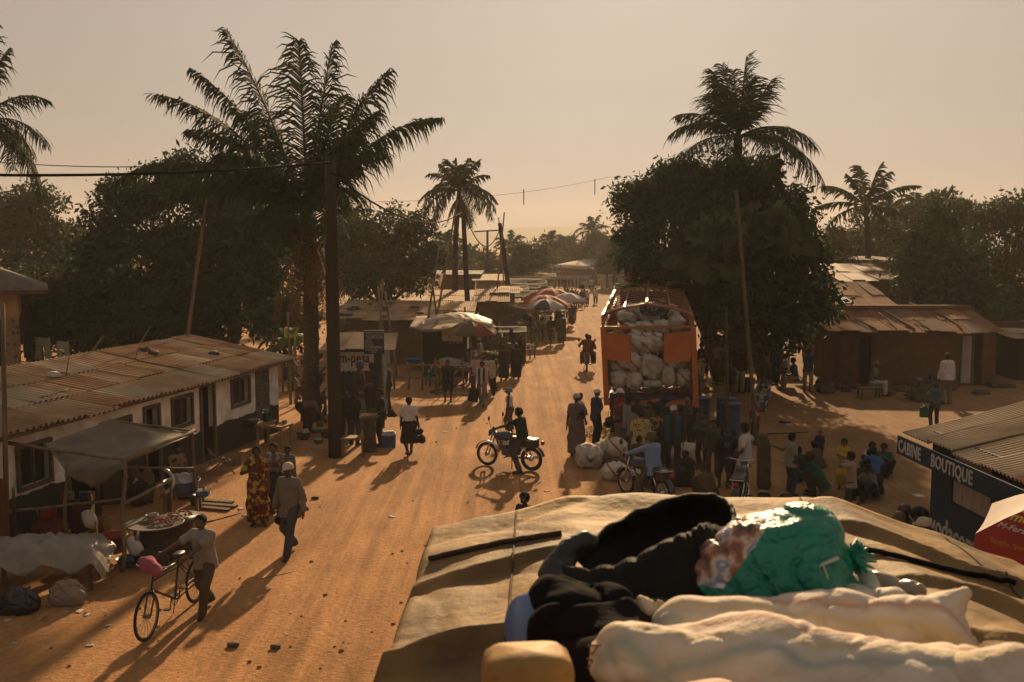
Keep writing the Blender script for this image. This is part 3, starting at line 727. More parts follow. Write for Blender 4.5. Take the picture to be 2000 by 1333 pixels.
for i, (px, py, Y, L, lb) in enumerate(far_p):
 c = Q(px, py, Y); palm((c.x, Y, 0), c, lb, rand_fronds(17, L, 40+i, el0=-35 if px != 1690 else -15, droop=1.5 if px != 1690 else .9), r=(.2,.14), ll=L*.24, lw=.13, hang=.5, nl=24, parts=False, seed=50+i, group='palms in the distance', rr0=.04)
tree('broad dark tree behind the oil palm and the white building', P(450, 672), [(240,400,46,1.4,1.2),(300,355,46,1.0,1.0),(385,345,46,1.9,1.2),(350,420,46,3.4,2.3),(260,500,45,2.4,2.2),(460,430,46,2.6,2.4),(420,540,44,3.6,2.4),(520,500,44,1.8,2.6),(330,580,44,2.6,1.8),(470,600,43,2.4,1.7)], L_DARK, ls=.26, dens=75, seed=5, trunk=.32, clump=.42)
tree('hazy round-topped tree at the far left behind the corner house', (Q(40,600,62).x, 62, 0), [(30,410,62,2.2,1.6),(85,400,62,1.5,1.2),(110,450,62,1.2,1.2),(55,470,62,3.2,2.0),(-20,450,62,2.5,2.5),(95,520,60,2.2,2.0),(30,560,58,3.2,2.0)], L_MID, ls=.3, dens=46, seed=6, trunk=.3)
tree('bushy rounded tree behind the tin-roofed mud buildings', (Q(745,600,54).x, 54, 0), [(760,440,54,1.9,1.0),(810,450,54,1.1,.9),(720,480,54,2.0,1.3),(790,510,54,2.0,1.6),(690,520,53,1.6,1.8),(745,550,53,2.6,1.4),(820,540,54,.9,1.2),(690,460,56,1.5,1.2)], L_MID, ls=.24, dens=66, seed=7, trunk=.3)
LR = [(1235,385,38,.8,.8),(1290,365,38,.9,.8),(1330,350,38,1.0,.8),(1375,355,38,1.3,1.0),(1250,420,38,1.0,1.0),(1310,430,38,2.0,1.6),(1240,480,37,.9,.8),(1290,520,36,1.6,1.1),(1400,400,38,1.8,1.8),(1400,520,37,2.0,1.6)]
tree('tall loose-leaved tree overhanging the orange truck', P(1420, 745), LR, L_DARK, ls=.25, dens=92, seed=8, trunk=.3, clump=.34, droop=.9, fill=.7, aspect=.35)
tree('dense dark tree wrapped around the right-hand palm', P(1500, 740), [(1445,355,37,1.3,1.0),(1480,415,37,1.8,1.3),(1525,440,38,1.3,1.1),(1550,485,38,1.1,1.1),(1495,520,36,2.2,1.7),(1580,535,37,.8,1.0),(1540,605,36,1.5,1.2),(1460,600,35.5,2.0,1.4),(1420,620,35,1.4,1.0),(1380,590,36,1.2,.9),(1510,660,37.5,1.5,.7)], L_DARK, ls=.26, dens=85, seed=12, trunk=.26, clump=.4, droop=.7)
tree('conical dark tree between the rust-roofed houses', (Q(1835,620,48).x, 48, 0), [(1835,430,48,.9,.7),(1835,475,48,1.6,1.1),(1800,520,48,1.4,1.2),(1870,510,48,1.3,1.2),(1840,560,47.5,2.2,1.3),(1890,590,47.5,1.2,1.0),(1770,590,48,1.0,1.0),(1830,610,47,2.0,.8)], L_DARK, ls=.25, dens=100, seed=13, trunk=.25)
tree('wide-topped tree at the far right edge', (Q(1960,640,56).x, 56, 0), [(1900,420,58,1.6,1.1),(1960,420,56,1.8,1.3),(2010,430,56,2,1.6),(1940,500,56,2.3,1.8),(2000,530,54,2.2,1.8),(1960,590,54,2.2,1.3),(2040,600,54,2.5,1.8)], L_MID, ls=.26, dens=62, seed=14, trunk=.3)
tree('far mixed treetops behind the conical tree', (Q(1760,560,75).x, 75, 0), [(1700,470,75,2.6,1.6),(1760,450,75,2.6,1.6),(1830,420,75,2.6,1.4),(1880,440,75,2.6,1.8),(1780,500,74,3.4,1.8),(1680,500,70,1.8,1.6),(1850,400,75,1.8,1.0)], L_MID, ls=.34, dens=40, seed=15, trunk=.3)
tree('pale hazy tree in the gap right of the big dark tree', (Q(1640,560,60).x, 60, 0), [(1630,500,60,1.1,1.2),(1650,530,58,1.5,1.0),(1625,470,62,.7,.8)], L_OLIVE, ls=.26, dens=60, seed=16, trunk=.15)
tree('thin open tree beside the leaning street pole', (Q(1035,560,100).x, 100, 0), [(1010,500,100,1.4,1.2),(1040,490,100,1.6,1.2),(1030,520,98,2.2,1.2),(1000,530,98,1.6,1.2)], L_MID, ls=.34, dens=26, seed=17, trunk=.18, clump=.55)
farT = [(850,520,105,4.5,3.0,'hazy tree behind the shop with the dark window'),(905,510,120,4.2,2.8,'pointed hazy tree left of the gap of open sky'),(940,520,115,2.6,2.2,'small hazy tree just right of the thin power pole'),(1060,515,140,5,3.2,'hazy tree left of the far white building'),(1110,500,150,5.5,3.6,'hazy tree behind the roof of the far white building'),(1170,490,145,5,3.8,'hazy tree at the right end of the far white building'),(1215,500,120,3.5,3.4,'hazy tree touching the big right-hand tree'),
  (150,510,95,3.6,2.4,'pale hazy tree below the small left palm'),(205,500,80,2.6,2.4,'hazy tree in front of the small left palm'),(680,470,85,2.4,2.8,'hazy tree right behind the thick utility pole'),(1010,545,120,3,1.6,'low hazy bush tree behind the poles')]
for i, (px, py, Y, rx, rz, lb) in enumerate(farT):
 rr = random.Random(i+60); s = rx*FPX/Y*.5
 tree(lb, (Q(px, 550, Y).x, Y, 0), [(px, py, Y, rx*.6, rz*.55), (px-s*.9, py+14, Y, rx*.5, rz*.5), (px+s*.9, py+10, Y+1, rx*.5, rz*.5), (px+s*rr.uniform(-.4,.4), py-rz*.4*FPX/Y*.8, Y, rx*.35, rz*.35), (px, py+rz*.5*FPX/Y, Y-1, rx*.8, rz*.7)], L_MID, ls=.5, dens=30, seed=70+i, trunk=.3, clump=.8, group='far hazy trees')
shr = [(70,545,45,1.7,.9,'shrub mass beside the corner house'),(150,560,44,1.9,1.2,'olive shrub left of the banana plants'),(215,590,43,1.7,1.1,'low shrub under the olive one'),(120,640,42,2.0,.8,'dark hedge shrub behind the washing'),(240,650,42,2.0,.8,'dark hedge shrub right of the washing'),(360,640,42,1.9,.9,'dark hedge shrub behind the leaning bamboo'),(560,620,40,1.1,1.2,'tangled shrub left of the oil palm trunk'),(200,530,47,1.6,1.0,'feathery shrub at the foot of the dark tree'),(60,600,43,1.4,.9,'shrub right of the stone pillar'),(300,600,42,1.3,1.0,'leafy shrub beside the banana plant')]
for i, (px, py, Y, rx, rz, lb) in enumerate(shr):
 s = rx*FPX/Y*.5
 tree(lb, (Q(px, 600, Y).x, Y, 0), [(px, py, Y, rx*.7, rz*.7), (px-s, py+8, Y, rx*.55, rz*.6), (px+s, py+5, Y+.5, rx*.55, rz*.6), (px, py+rz*.6*FPX/Y, Y-.3, rx, rz*.6)], [L_MID, L_OLIVE, L_DARK][i % 3], ls=.24, dens=58, seed=90+i, trunk=.07, clump=.4, kind='shrub', cat='shrub', group='shrubs behind the fence', nm='foliage', stems=3)
for i, (px, py, Y, h_, lb, lm_) in enumerate([(48,560,43,2.9,'banana plant with one bright upright leaf beside the corner house',L_BANANA),(292,600,42,2.6,'banana plant standing among the shrubs',None),(565,640,37,2.9,'pale banana plant just left of the oil palm trunk',None),(660,600,44,2.4,'banana plant peeping right of the thick utility pole',None)]):
 banana((Q(px, py, Y).x, Y, 0), h_*1.1, lb, n=9, seed=120+i, lm=lm_)
tree('papaya plant with wide dull leaves in front of the dark tree', P(1485, 740), [(1440,460,34,.9,.35),(1490,450,34,1.0,.35),(1520,470,34,.7,.3),(1400,480,34,.6,.25),(1370,500,34,.7,.3)], leafm('papaya_leaf', (.075,.085,.035)), ls=.5, dens=30, seed=33, trunk=.08, clump=.5, kind='papaya_plant', cat='plant', aspect=.9, droop=.6, nm='foliage')
tree('low dark hedge of bushes behind the mud house', (Q(1960,640,50).x, 50, 0), [(1930,640,50,1.8,.9),(1990,640,50,1.8,1.0),(2040,650,50,1.5,1.0)], L_DARK, ls=.22, dens=60, seed=35, trunk=.06, kind='shrub', cat='shrub', nm='foliage', stems=3)
# ------------------------------------------------------------------ buildings
def rust(name, c, c2, sc=1.4, **kw): return mat(name, c, kw.pop('rough', .88), c2, sc, amt=.5, bump=.1, bscale=30, metal=kw.pop('metal', .0), spec=.12, detail=8, **kw)
TIN_A = rust('tin_dusty', (.40,.265,.155), (.23,.145,.085)); TIN_B = rust('tin_brown', (.34,.20,.11), (.18,.10,.058)); TIN_C = rust('tin_pale', (.42,.33,.23), (.27,.195,.13))
RUST_A = rust('tin_rust', (.21,.105,.06), (.11,.052,.032)); RUST_B = rust('tin_rust_orange', (.28,.135,.065), (.15,.07,.038)); RUST_C = rust('tin_rust_grey', (.20,.13,.10), (.12,.07,.05))
DARKIN = mat('dark_interior', (.012,.010,.009), .95, (.006,.005,.005), 3)
WOODP = mat('grey_pole_wood', (.17,.12,.08), .9, (.08,.055,.038), 8, bump=.4, stretch=(1,1,.25))
BAMB = mat('bamboo_wood', (.20,.145,.09), .85, (.10,.072,.048), 6, bump=.2, stretch=(1,1,.2))
PLANK = mat('weathered_plank', (.19,.135,.09), .9, (.09,.062,.042), 4, bump=.3, stretch=(6,6,.6))
def corr(A, B, C, D, wave=.076, amp=.016, cols=8, rows=2, seed=1, n_per=4, jag=.06, sag=.03, mats=3, rot90=False):
 """corrugated sheets over a quad: A-B eave, D-C ridge; ribs run from eave to ridge (or along, rot90)"""
 A, B, C, D = map(Vector, (A, B, C, D)); rr = random.Random(seed); mb = MB()
 nrm = (B-A).cross(D-A).normalized()
 if nrm.z < 0: nrm = -nrm
 for r in range(rows):
  for c in range(cols):
   u0 = c/cols-.004; u1 = (c+1)/cols+.008; v0 = max(0, r/rows-.03) ; v1 = min(1, (r+1)/rows+.02)
   if r == 0: v0 -= jag*rr.random()
   lift = .012*(r)+.010*(c % 2)+rr.uniform(0, .02); tilt = rr.uniform(-.012, .018)
   wl = (B-A).length*(u1-u0) if not rot90 else (D-A).length*(v1-v0); nu = max(6, int(wl/wave*n_per)); mi = rr.choice([0,0,1,1,2][:5]) if mats == 3 else 0
   def fn(u, v):
    if rot90: uu = u0+(u1-u0)*v; vv = v0+(v1-v0)*u; ph = u*wl
    else: uu = u0+(u1-u0)*u; vv = v0+(v1-v0)*v; ph = (u0+(u1-u0)*u)*(B-A).length
    p = (A*(1-uu)+B*uu)*(1-vv)+(D*(1-uu)+C*uu)*vv
    return p+nrm*(amp*math.sin(2*math.pi*ph/wave)+lift+tilt*(1-v)*2-sag*math.sin(math.pi*vv)*(.5+.5*math.sin(uu*9+seed))+.01*noise.noise(Vector((uu*7, vv*4, seed))))
   mb.sheet(nu, 5, fn, mi=mi)
 return mb
def letters(txt, size, m, parent, origin, right, up, depth=.006, squeeze=1.0, off=.01, font_bold=False, name='lettering', spacing=1.0):
 "raised lettering on a flat surface; origin = lower-left corner"
 cu = bpy.data.curves.new(name, 'FONT'); cu.body = txt; cu.size = size; cu.extrude = depth; cu.resolution_u = 2; cu.space_character = spacing
 if font_bold: cu.offset = size*.02
 tmp = bpy.data.objects.new(name, cu); scene.collection.objects.link(tmp)
 me = bpy.data.meshes.new_from_object(tmp.evaluated_get(bpy.context.evaluated_depsgraph_get())); scene.collection.objects.unlink(tmp); bpy.data.objects.remove(tmp)
 r = Vector(right).normalized(); u = Vector(up).normalized(); n = r.cross(u)
 M = Matrix((r*squeeze, u, n)).transposed(); o_ = Vector(origin)+n*off
 for v in me.vertices: v.co = o_ + M @ v.co
 me.materials.clear(); me.materials.append(m); me.name = name
 return link(name, me, parent)
def wall_panel(p0, p1, z0, z1, th=.12, inward=None):
 "box wall from p0 to p1"
 mb = MB(); a = Vector((p0[0], p0[1], 0)); b = Vector((p1[0], p1[1], 0)); d = (b-a).normalized(); n = Vector((-d.y, d.x, 0))
 if inward is not None and n.dot(Vector(inward)) < 0: n = -n
 q = [a, b, b+n*th, a+n*th]
 mb.add([(v.x, v.y, z0) for v in q]+[(v.x, v.y, z1) for v in q], [(3,2,1,0),(4,5,6,7),(0,1,5,4),(1,2,6,5),(2,3,7,6),(3,0,4,7)]); return mb
class Facade:
 "vertical wall line between two ground points with real openings"
 def __init__(s, a, b, th=.16, inward=None):
  s.a = Vector((a[0], a[1], 0)); s.b = Vector((b[0], b[1], 0)); s.d = (s.b-s.a).normalized(); s.L = (s.b-s.a).length; s.th = th
  n = Vector((-s.d.y, s.d.x, 0)); s.n = n if n.dot(Vector(inward)) > 0 else -n
 def t(s, px, py=700):
  r = ray(px, py); # solve a + d*t = k*(r.x, r.y)
  det = s.d.x*(-r.y)+r.x*s.d.y
  return (-s.a.x*(-r.y)-r.x*s.a.y)/det
 def z(s, px, py):
  t = s.t(px); p = s.a+s.d*t; return Q(px, py, p.y).z
 def pt(s, t, z, o=0.0): p = s.a+s.d*t-s.n*o; return Vector((p.x, p.y, z))
 def wall(s, z0, z1, holes, zf=None):
  """z1 may be a function of t"""
  mb = MB(); top = z1 if callable(z1) else (lambda t: z1)
  ts = sorted(set([0, s.L]+[h[0] for h in holes]+[h[1] for h in holes]))
  def blk(t0, t1, za, zb0, zb1):
   if zb0-za < .01: return
   q = [s.pt(t0, za), s.pt(t1, za), s.pt(t1, za, -s.th), s.pt(t0, za, -s.th), s.pt(t0, zb0), s.pt(t1, zb1), s.pt(t1, zb1, -s.th), s.pt(t0, zb0, -s.th)]
   mb.add(q, [(3,2,1,0),(4,5,6,7),(0,1,5,4),(1,2,6,5),(2,3,7,6),(3,0,4,7)])
  for t0, t1 in zip(ts, ts[1:]):
   if t1-t0 < 1e-3: continue
   hs = sorted([(h[2], h[3]) for h in holes if h[0] <= t0+1e-4 and h[1] >= t1-1e-4]); z = z0
   for ha, hb in hs:
    blk(t0, t1, z, ha, ha); z = hb
   blk(t0, t1, z, top(t0), top(t1))
  return mb
 def frame(s, t0, t1, za, zb, w=.07, bars=0, sill=True, o=.03):
  mb = MB()
  def bar(a, b, ww=w): mb.beam(a, b, ww, .06, up=tuple(s.n))
  bar(s.pt(t0, za, o), s.pt(t0, zb, o)); bar(s.pt(t1, za, o), s.pt(t1, zb, o)); bar(s.pt(t0-w/2, zb+w/2+.003, o), s.pt(t1+w/2, zb+w/2+.003, o))
  if sill: bar(s.pt(t0-w/2, za-w/2-.003, o), s.pt(t1+w/2, za-w/2-.003, o))
  for i in range(bars):
   tt = t0+(t1-t0)*(i+1)/(bars+1); bar(s.pt(tt, za+.01, o-.05), s.pt(tt, zb-.01, o-.05), w*.55)
  return mb
def backbox(s, zt, depth, mb=None):
 pass
# ---- long white building on the left
def painted_wall():
 m = bpy.data.materials.new('painted_wall'); m.use_nodes = True; t = m.node_tree; b = t.nodes['Principled BSDF']; b.inputs['Roughness'].default_value = .9
 tc = N(t, 'ShaderNodeTexCoord'); sx = N(t, 'ShaderNodeSeparateXYZ'); t.links.new(tc.outputs['Object'], sx.inputs[0])
 nz = N(t, 'ShaderNodeTexNoise'); nz.inputs['Scale'].default_value = 2.2; nz.inputs['Detail'].default_value = 7; t.links.new(tc.outputs['Object'], nz.inputs[0])
 r1 = N(t, 'ShaderNodeValToRGB'); r1.color_ramp.elements[0].color = (.60,.55,.46,1); r1.color_ramp.elements[1].color = (.86,.81,.72,1); r1.color_ramp.elements[0].position = .40; r1.color_ramp.elements[1].position = .62; t.links.new(nz.outputs[0], r1.inputs[0])
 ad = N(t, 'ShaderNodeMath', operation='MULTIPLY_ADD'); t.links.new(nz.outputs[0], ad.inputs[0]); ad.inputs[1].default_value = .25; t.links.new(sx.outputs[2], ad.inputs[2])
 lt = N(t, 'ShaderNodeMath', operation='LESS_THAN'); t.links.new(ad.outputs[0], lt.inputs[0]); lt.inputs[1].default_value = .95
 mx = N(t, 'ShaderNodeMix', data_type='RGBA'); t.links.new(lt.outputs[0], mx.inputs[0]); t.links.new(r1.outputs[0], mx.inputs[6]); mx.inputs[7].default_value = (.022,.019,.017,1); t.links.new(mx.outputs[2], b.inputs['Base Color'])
 return m
PW = painted_wall()
EH = 2.15
E1 = P(575, 700, EH); E0 = P(20, 850, EH); ED = (E1-E0).normalized(); EN = Vector((-ED.y, ED.x, 0))
if EN.x > 0: EN = -EN
def white_building():
 base = E0.lerp(E1, .5)+EN*.5; t = thing('long_building', 'long low white building with a black base under a ribbed tin roof', 'building', (base.x, base.y, 0)); off = Vector((base.x, base.y, 0))
 e1 = E1-ED*0; e0 = E0-ED*6.0; rz = 2.72; wd = 3.5
 A, B = e0-off, e1-off; C = B+EN*wd+Vector((0,0,rz-EH)); D = A+EN*wd+Vector((0,0,rz-EH))
 corr(A, B, C, D, cols=20, rows=3, seed=3, jag=.05, wave=.17, amp=.034, n_per=6).build('roof', [TIN_A, TIN_B, TIN_C], t)
 f = Facade(e0+EN*.42, e1+EN*.42-ED*.25, .18, EN)
 ops = [(448,485,740,790,'w'),(497,522,720,825,'p'),(387,415,752,880,'d'),(330,372,776,832,'w'),(275,306,795,900,'d'),(188,250,822,862,'w'),(120,178,905,1000,'d')]
 holes = []
 for x0, x1, y0, y1, k in ops:
  t0, t1 = f.t(x0), f.t(x1); xm = (x0+x1)/2
  za = f.z(xm, y1) if k == 'w' else .12; zb = min(f.z(xm, y0), EH-.12); holes.append((t0, t1, max(.10, za), zb, k))
 t0, t1 = f.t(20), f.t(90); holes.append((t0, t1, .95, 1.75, 'w'))
 f.a = f.a-off; f.b = f.b-off
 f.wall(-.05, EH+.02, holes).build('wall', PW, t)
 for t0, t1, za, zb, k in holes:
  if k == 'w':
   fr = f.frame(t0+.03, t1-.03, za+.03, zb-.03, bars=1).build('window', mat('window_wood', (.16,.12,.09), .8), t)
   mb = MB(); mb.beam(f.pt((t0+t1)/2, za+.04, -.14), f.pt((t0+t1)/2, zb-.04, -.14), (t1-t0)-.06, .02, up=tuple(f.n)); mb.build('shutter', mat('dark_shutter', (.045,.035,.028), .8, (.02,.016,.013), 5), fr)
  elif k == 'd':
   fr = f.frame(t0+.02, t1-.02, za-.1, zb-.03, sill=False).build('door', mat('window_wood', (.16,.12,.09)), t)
   mb = MB(); mb.beam(f.pt((t0+t1)/2, za-.05, -.16), f.pt((t0+t1)/2, zb-.05, -.16), (t1-t0)-.05, .03, up=tuple(f.n)); mb.build('doorway_shade', DARKIN, fr)  # near-black panel: shade of the room behind the doorway, put in as colour
  else:
   mb = MB(); mb.beam(f.pt((t0+t1)/2, za-.06, .02), f.pt((t0+t1)/2, zb, .02), (t1-t0), .05, up=tuple(f.n))
   pb_ = mat('pebble_panel', (.035,.03,.026), .8, (.02,.018,.016), 5, pat='dots', pcol=(.13,.105,.08), pscale=14); mb.build('pebbled_door', pb_, t)
 mb = MB(); a = f.pt(f.L, 0, -.19); 
 q0 = f.pt(f.L, 0, -.182); q1 = q0+EN*(wd-.7)
 wall_panel(q0, q1, -.05, EH+.04, .16, -ED).build('end_wall', PW, t)
 wall_panel(q1, f.pt(0, 0, -.182)+EN*(wd-.7), -.05, EH+.35, .16, -EN).build('back_wall', PW, t)
 mb = MB(); mb.beam(A+Vector((0,0,-.06))+EN*.06, B+Vector((0,0,-.06))+EN*.06, .05, .07); mb.build('eave_beam', PLANK, t)
 return f, off
WF, WOFF = white_building()
def roofpt(px, py):
 n = (E1-E0).cross(EN*3.5+Vector((0,0,.57))).normalized(); r = ray(px, py); o = Vector((0,0,CAM_H)); k = (E0-o).dot(n)/r.dot(n); return o+r*k+Vector((0,0,.05))
def stick(name, label, cat, a, b, r=.02, m=None, bend=.0, group=None, n=6):
 a = Vector(a); b = Vector(b); mb = MB(); pts = [a.lerp(b, i/n)+Vector((bend*math.sin(math.pi*i/n)*(b-a).length, 0, .012*math.sin(i*2.1)*(b-a).length*.3))-a for i in range(n+1)]
 mb.tube(pts, [r*(1-.35*i/n) for i in range(n+1)], 7); o = mb.build(name, m or BAMB, loc=a); return tag(o, label, cat, group)
stick('stick', 'short pale stick lying on the near end of the long tin roof', 'stick', roofpt(78,783), roofpt(133,765), .025)
stick('stick', 'thin stick poking up from the left half of the long tin roof', 'stick', roofpt(129,739), roofpt(129,739)+Vector((.1,0,.5)), .015)
stick('stick', 'leaning thin stick in the middle of the long tin roof', 'stick', roofpt(263,707), roofpt(263,707)+Vector((.16,0,.42)), .015)
stick('stick', 'pale stick slanting up behind the roof ridge near the washing', 'stick', roofpt(198,694)+EN*.3, roofpt(198,694)+EN*.3+Vector((.35,0,.45)), .03)
stick('stick', 'pale stick slanting up behind the middle of the roof ridge', 'stick', roofpt(294,673)+EN*.3, roofpt(294,673)+EN*.3+Vector((.28,0,.45)), .025)
for px, py, lb in [(285,690,'brown rock holding down the roof beside its ridge'),(300,697,'flat stone just below the rock on the tin roof'),(417,697,'small stone on the far part of the long tin roof'),(105,740,'scrap of white paper on the near part of the long tin roof')]:
 mb = MB(); mb.blob((0,0,.04), (.16,.12,.07), 9, 6, .5, px, sq=.8); o = mb.build('stone', mat('roof_stone', (.11,.08,.06)) if 'paper' not in lb else mat('litter_white', (.5,.47,.43)), loc=roofpt(px, py)); tag(o, lb, 'stone' if 'paper' not in lb else 'litter')
# ---- corner house at the left edge
def corner_house():
 Y = 37.0; cr = Q(92, 566, Y); t = thing('corner_house', 'house at the left edge with ochre plaster, stone pillars and a hipped roof', 'house', (cr.x, Y, 0), R(25)); off = Vector((cr.x, Y, 0))
 z = cr.z; mb = MB(); A = Vector((cr.x-7, Y, z)); B = Vector((cr.x, Y, z)); C = Vector((cr.x, Y+6, z)); D = Vector((cr.x-7, Y+6, z)); ap = Vector((cr.x-3.4, Y+3, z+1.5)); ap0 = Vector((cr.x-7, Y+3, z+1.5))
 mb.add([v-off for v in (A, B, C, D, ap, ap0)], [(0,1,4,5),(1,2,4),(2,3,5,4)]); 
 mb.add([v-off-Vector((0,0,.16)) for v in (A, B, C, D)], [(3,2,1,0)]); mb.build('roof', mat('grey_fibre_roof', (.16,.125,.10), .85, (.10,.08,.065), 3), t)
 mb = MB(); mb.beam(A-off-Vector((0,0,.09)), B-off-Vector((0,0,.09)), .05, .16); mb.beam(B-off-Vector((0,0,.09)), C-off-Vector((0,0,.09)), .05, .16); mb.build('fascia', mat('red_brown_board', (.17,.075,.045)), t)
 xw = cr.x-1.0; zb = Q(20, 618, Y+.6).z; mb = MB(); mb.box(Vector((xw-3, Y+3, (zb+z)/2-.1))-off, (6, 4.8, z-zb-.1)); mb.build('plaster_wall', mat('ochre_plaster', (.48,.30,.14), .9, (.34,.20,.095), 2), t)
 st = mat('crazy_stone', (.15,.10,.065), .9, (.08,.055,.04), 4, pat='dots', pcol=(.26,.17,.10), pscale=5, bump=.5)
 for dx in (-.25, -2.4): mb = MB(); mb.box(Vector((xw+dx, Y+.85, zb/2))-off, (.5, .5, zb-.004)); mb.build('stone_pillar', st, t)
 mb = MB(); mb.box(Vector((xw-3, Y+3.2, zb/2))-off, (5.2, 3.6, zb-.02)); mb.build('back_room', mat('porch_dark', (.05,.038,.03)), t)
 mb = MB(); mb.box(Vector((xw-2.9, Y+.3, .35))-off, (6.2, .25, .70)); mb.build('stone_parapet', st, t)
corner_house()
# ---- bamboo fence with washing
def fence(label, pts, h, rails, posts, nm='bamboo_fence', group=None, seed=1, r=.035):
 a = Vector(pts[0]); t = thing(nm, label, 'fence', (a.x, a.y, 0), 0, group); rr = random.Random(seed)
 P_ = [Vector((p[0]-a.x, p[1]-a.y, 0)) for p in pts]
 for i in range(posts):
  u = i/(posts-1)*(len(P_)-1); k = min(len(P_)-2, int(u)); q = P_[k].lerp(P_[k+1], u-k); mb = MB()
  mb.tube([q-Vector((0,0,.1)), q+Vector((rr.uniform(-.05,.05), 0, h*.5)), q+Vector((rr.uniform(-.1,.1), 0, h*rr.uniform(.95, 1.3)))], [r*1.2, r, r*.8], 7); mb.build('post', BAMB, t)
 for z in rails:
  mb = MB(); n = posts*2; pp = []
  for i in range(n+1):
   u = i/n*(len(P_)-1); k = min(len(P_)-2, int(u)); pp.append(P_[k].lerp(P_[k+1], u-k)+Vector((0, -.05, z+.06*noise.noise(Vector((i*.5, z*7, seed))))))
  mb.tube(pp, r*.7, 6); mb.build('rail', BAMB, t)
 return t
f0 = Q(40, 735, 38.5); f1 = Q(660, 735, 36.5)
fence('long bamboo rail fence behind the white building', [(f0.x, f0.y), (f1.x, f1.y)], 1.5, (.45,.95,1.35), 13, seed=4)
def garment(px0, px1, y0, y1, lb, m, legs=False, seed=1):
 Y = 38.2-(px0-40)/620*2-.12; a = Q(px0, y0, Y); b = Q(px1, y0, Y); zb = Q(px0, y1, Y).z; mb = MB(); w_ = b.x-a.x
 def pan(x0, x1, x2, x3, z0, z1):
  mb.sheet(8, 10, lambda u, v: (x0+(x1-x0)*u+((x2-x0)+((x3-x1)-(x2-x0))*u)*v, .03*math.sin(u*9+v*4+seed)+.04*v, z0+(z1-z0)*v+.02*math.sin(u*7)), thick=.015)
 if legs: pan(0, w_, 0, w_, .02, -.30); pan(0, w_*.46, -.05*w_, w_*.32, -.30, zb-a.z); pan(w_*.54, w_, w_*.62, w_*1.02, -.30, (zb-a.z)*.98)
 else: pan(0, w_, .02, w_*.98, .02, zb-a.z)
 o = mb.build('laundry', m, loc=a); tag(o, lb, 'laundry', 'washing on the bamboo fence')
PG = cloth((.26,.31,.20), (.20,.24,.16))
garment(44, 63, 659, 700, 'dark blue cloth hung on the bamboo fence beside the stone pillar', cloth((.02,.035,.09)))
garment(68, 98, 661, 703, 'pale green trousers hung on the fence next to the blue cloth', PG, True)
garment(111, 134, 668, 706, 'pale green trousers with a printed patch, right-hand of the two pale pairs', cloth((.25,.30,.19), (.34,.36,.24)), True, 3)
garment(137, 152, 669, 700, 'near-black trousers hung just right of the pale green pairs', cloth((.018,.02,.022)), True, 5)
garment(170, 186, 670, 702, 'near-black cloth in the middle of the dark washing', cloth((.018,.02,.022)), False, 7)
garment(190, 204, 671, 704, 'dark blue-grey cloth at the right end of the washing', cloth((.02,.024,.035)), False, 8)
# ---- utility poles and bamboo poles
def pole(label, base, top, r, cat='pole', nm='utility_pole', m=None, arm=None, group=None, n=9):
 b = Vector(base); t_ = Vector(top)-b; mb = MB(); mb.tube([t_*(i/6)+Vector((0,0,-.3 if i == 0 else 0)) for i in range(7)], [r*(1.12-.3*i/6) for i in range(7)], n)
 o = mb.build(nm, m or WOODP, loc=b); tag(o, label, cat, group); return o
DPOLE = mat('tarred_pole', (.045,.030,.022), .85, (.022,.016,.012), 5, bump=.4, stretch=(8,8,.4))
b = P(656, 893); o = pole('thick dark utility pole standing beside the oil palm', b, Q(645, 305, b.y), .17, m=DPOLE)
mb = MB(); mb.box((-.14,-.02,2.7), (.06,.10,5.6)); mb.build('cable_duct', DPOLE, o)
b = Q(917, 612, 52); b.z = 0; o = pole('thin dark power pole in front of the slim coconut palm', b, Q(904, 398, 52), .14, m=DPOLE)
b = Q(1003, 610, 66); b.z = 0; pole('leaning power pole left of the sky gap', b, Q(976, 436, 66), .16, m=DPOLE)
b = Q(953, 545, 95); b.z = 0; o = pole('small far power pole with a crossarm', b, Q(952, 452, 95), .13, m=DPOLE)
mb = MB(); hz = Q(952, 453, 95).z; mb.beam((-1.3,0,hz), (1.3,0,hz+.15), .12, .12); mb.build('crossarm', DPOLE, o)
b = P(342, 834); pole('tall leaning bamboo pole in front of the white building', b, Q(408, 352, b.y), .055, nm='bamboo_pole', m=BAMB)
bp_ = [(838,640,46,893,390,'bamboo pole crossing behind the slim palm fronds'),(820,690,43,858,480,'bamboo pole on the left of the stall with the plastic-covered umbrella'),(868,690,42,843,545,'bamboo pole leaning left over the second white kiosk sign'),(756,700,40,738,560,'bamboo pole right of the blue notice board'),(738,660,41,747,545,'bamboo pole behind the blue notice board'),(775,690,41,752,570,'bent bamboo pole right of the two straight ones'),(963,600,60,985,415,'bamboo pole leaning right near the power poles'),(990,585,70,974,425,'thin bamboo pole beside the leaning power pole'),(905,690,42,908,600,'short bamboo prop of the second kiosk'),(838,705,42,856,600,'short bamboo prop left of the second kiosk')]
for x0, y0, Y, x1, y1, lb in bp_:
 b = Q(x0, y0, Y); b.z = 0; pole(lb, b, Q(x1, y1, Y), .05, nm='bamboo_pole', m=BAMB, group='bamboo poles along the street', n=7)
b = P(568, 790); pole('thin bent bamboo pole behind the white building corner', b, Q(562, 610, b.y), .045, nm='bamboo_pole', m=BAMB)
b = P(590, 806); pole('post right of the white building end wall', Vector((b.x-.4, b.y+1, 0)), Vector((b.x-.4, b.y+1, 2.2)), .05, nm='bamboo_pole', m=BAMB)
b = P(1478, 870); pole('tall crooked pole rising in front of the dark tree', b, Q(1438, 372, b.y), .055, nm='tree_pole', m=mat('light_bark', (.13,.092,.06), .9, (.08,.055,.036), 6, bump=.4))
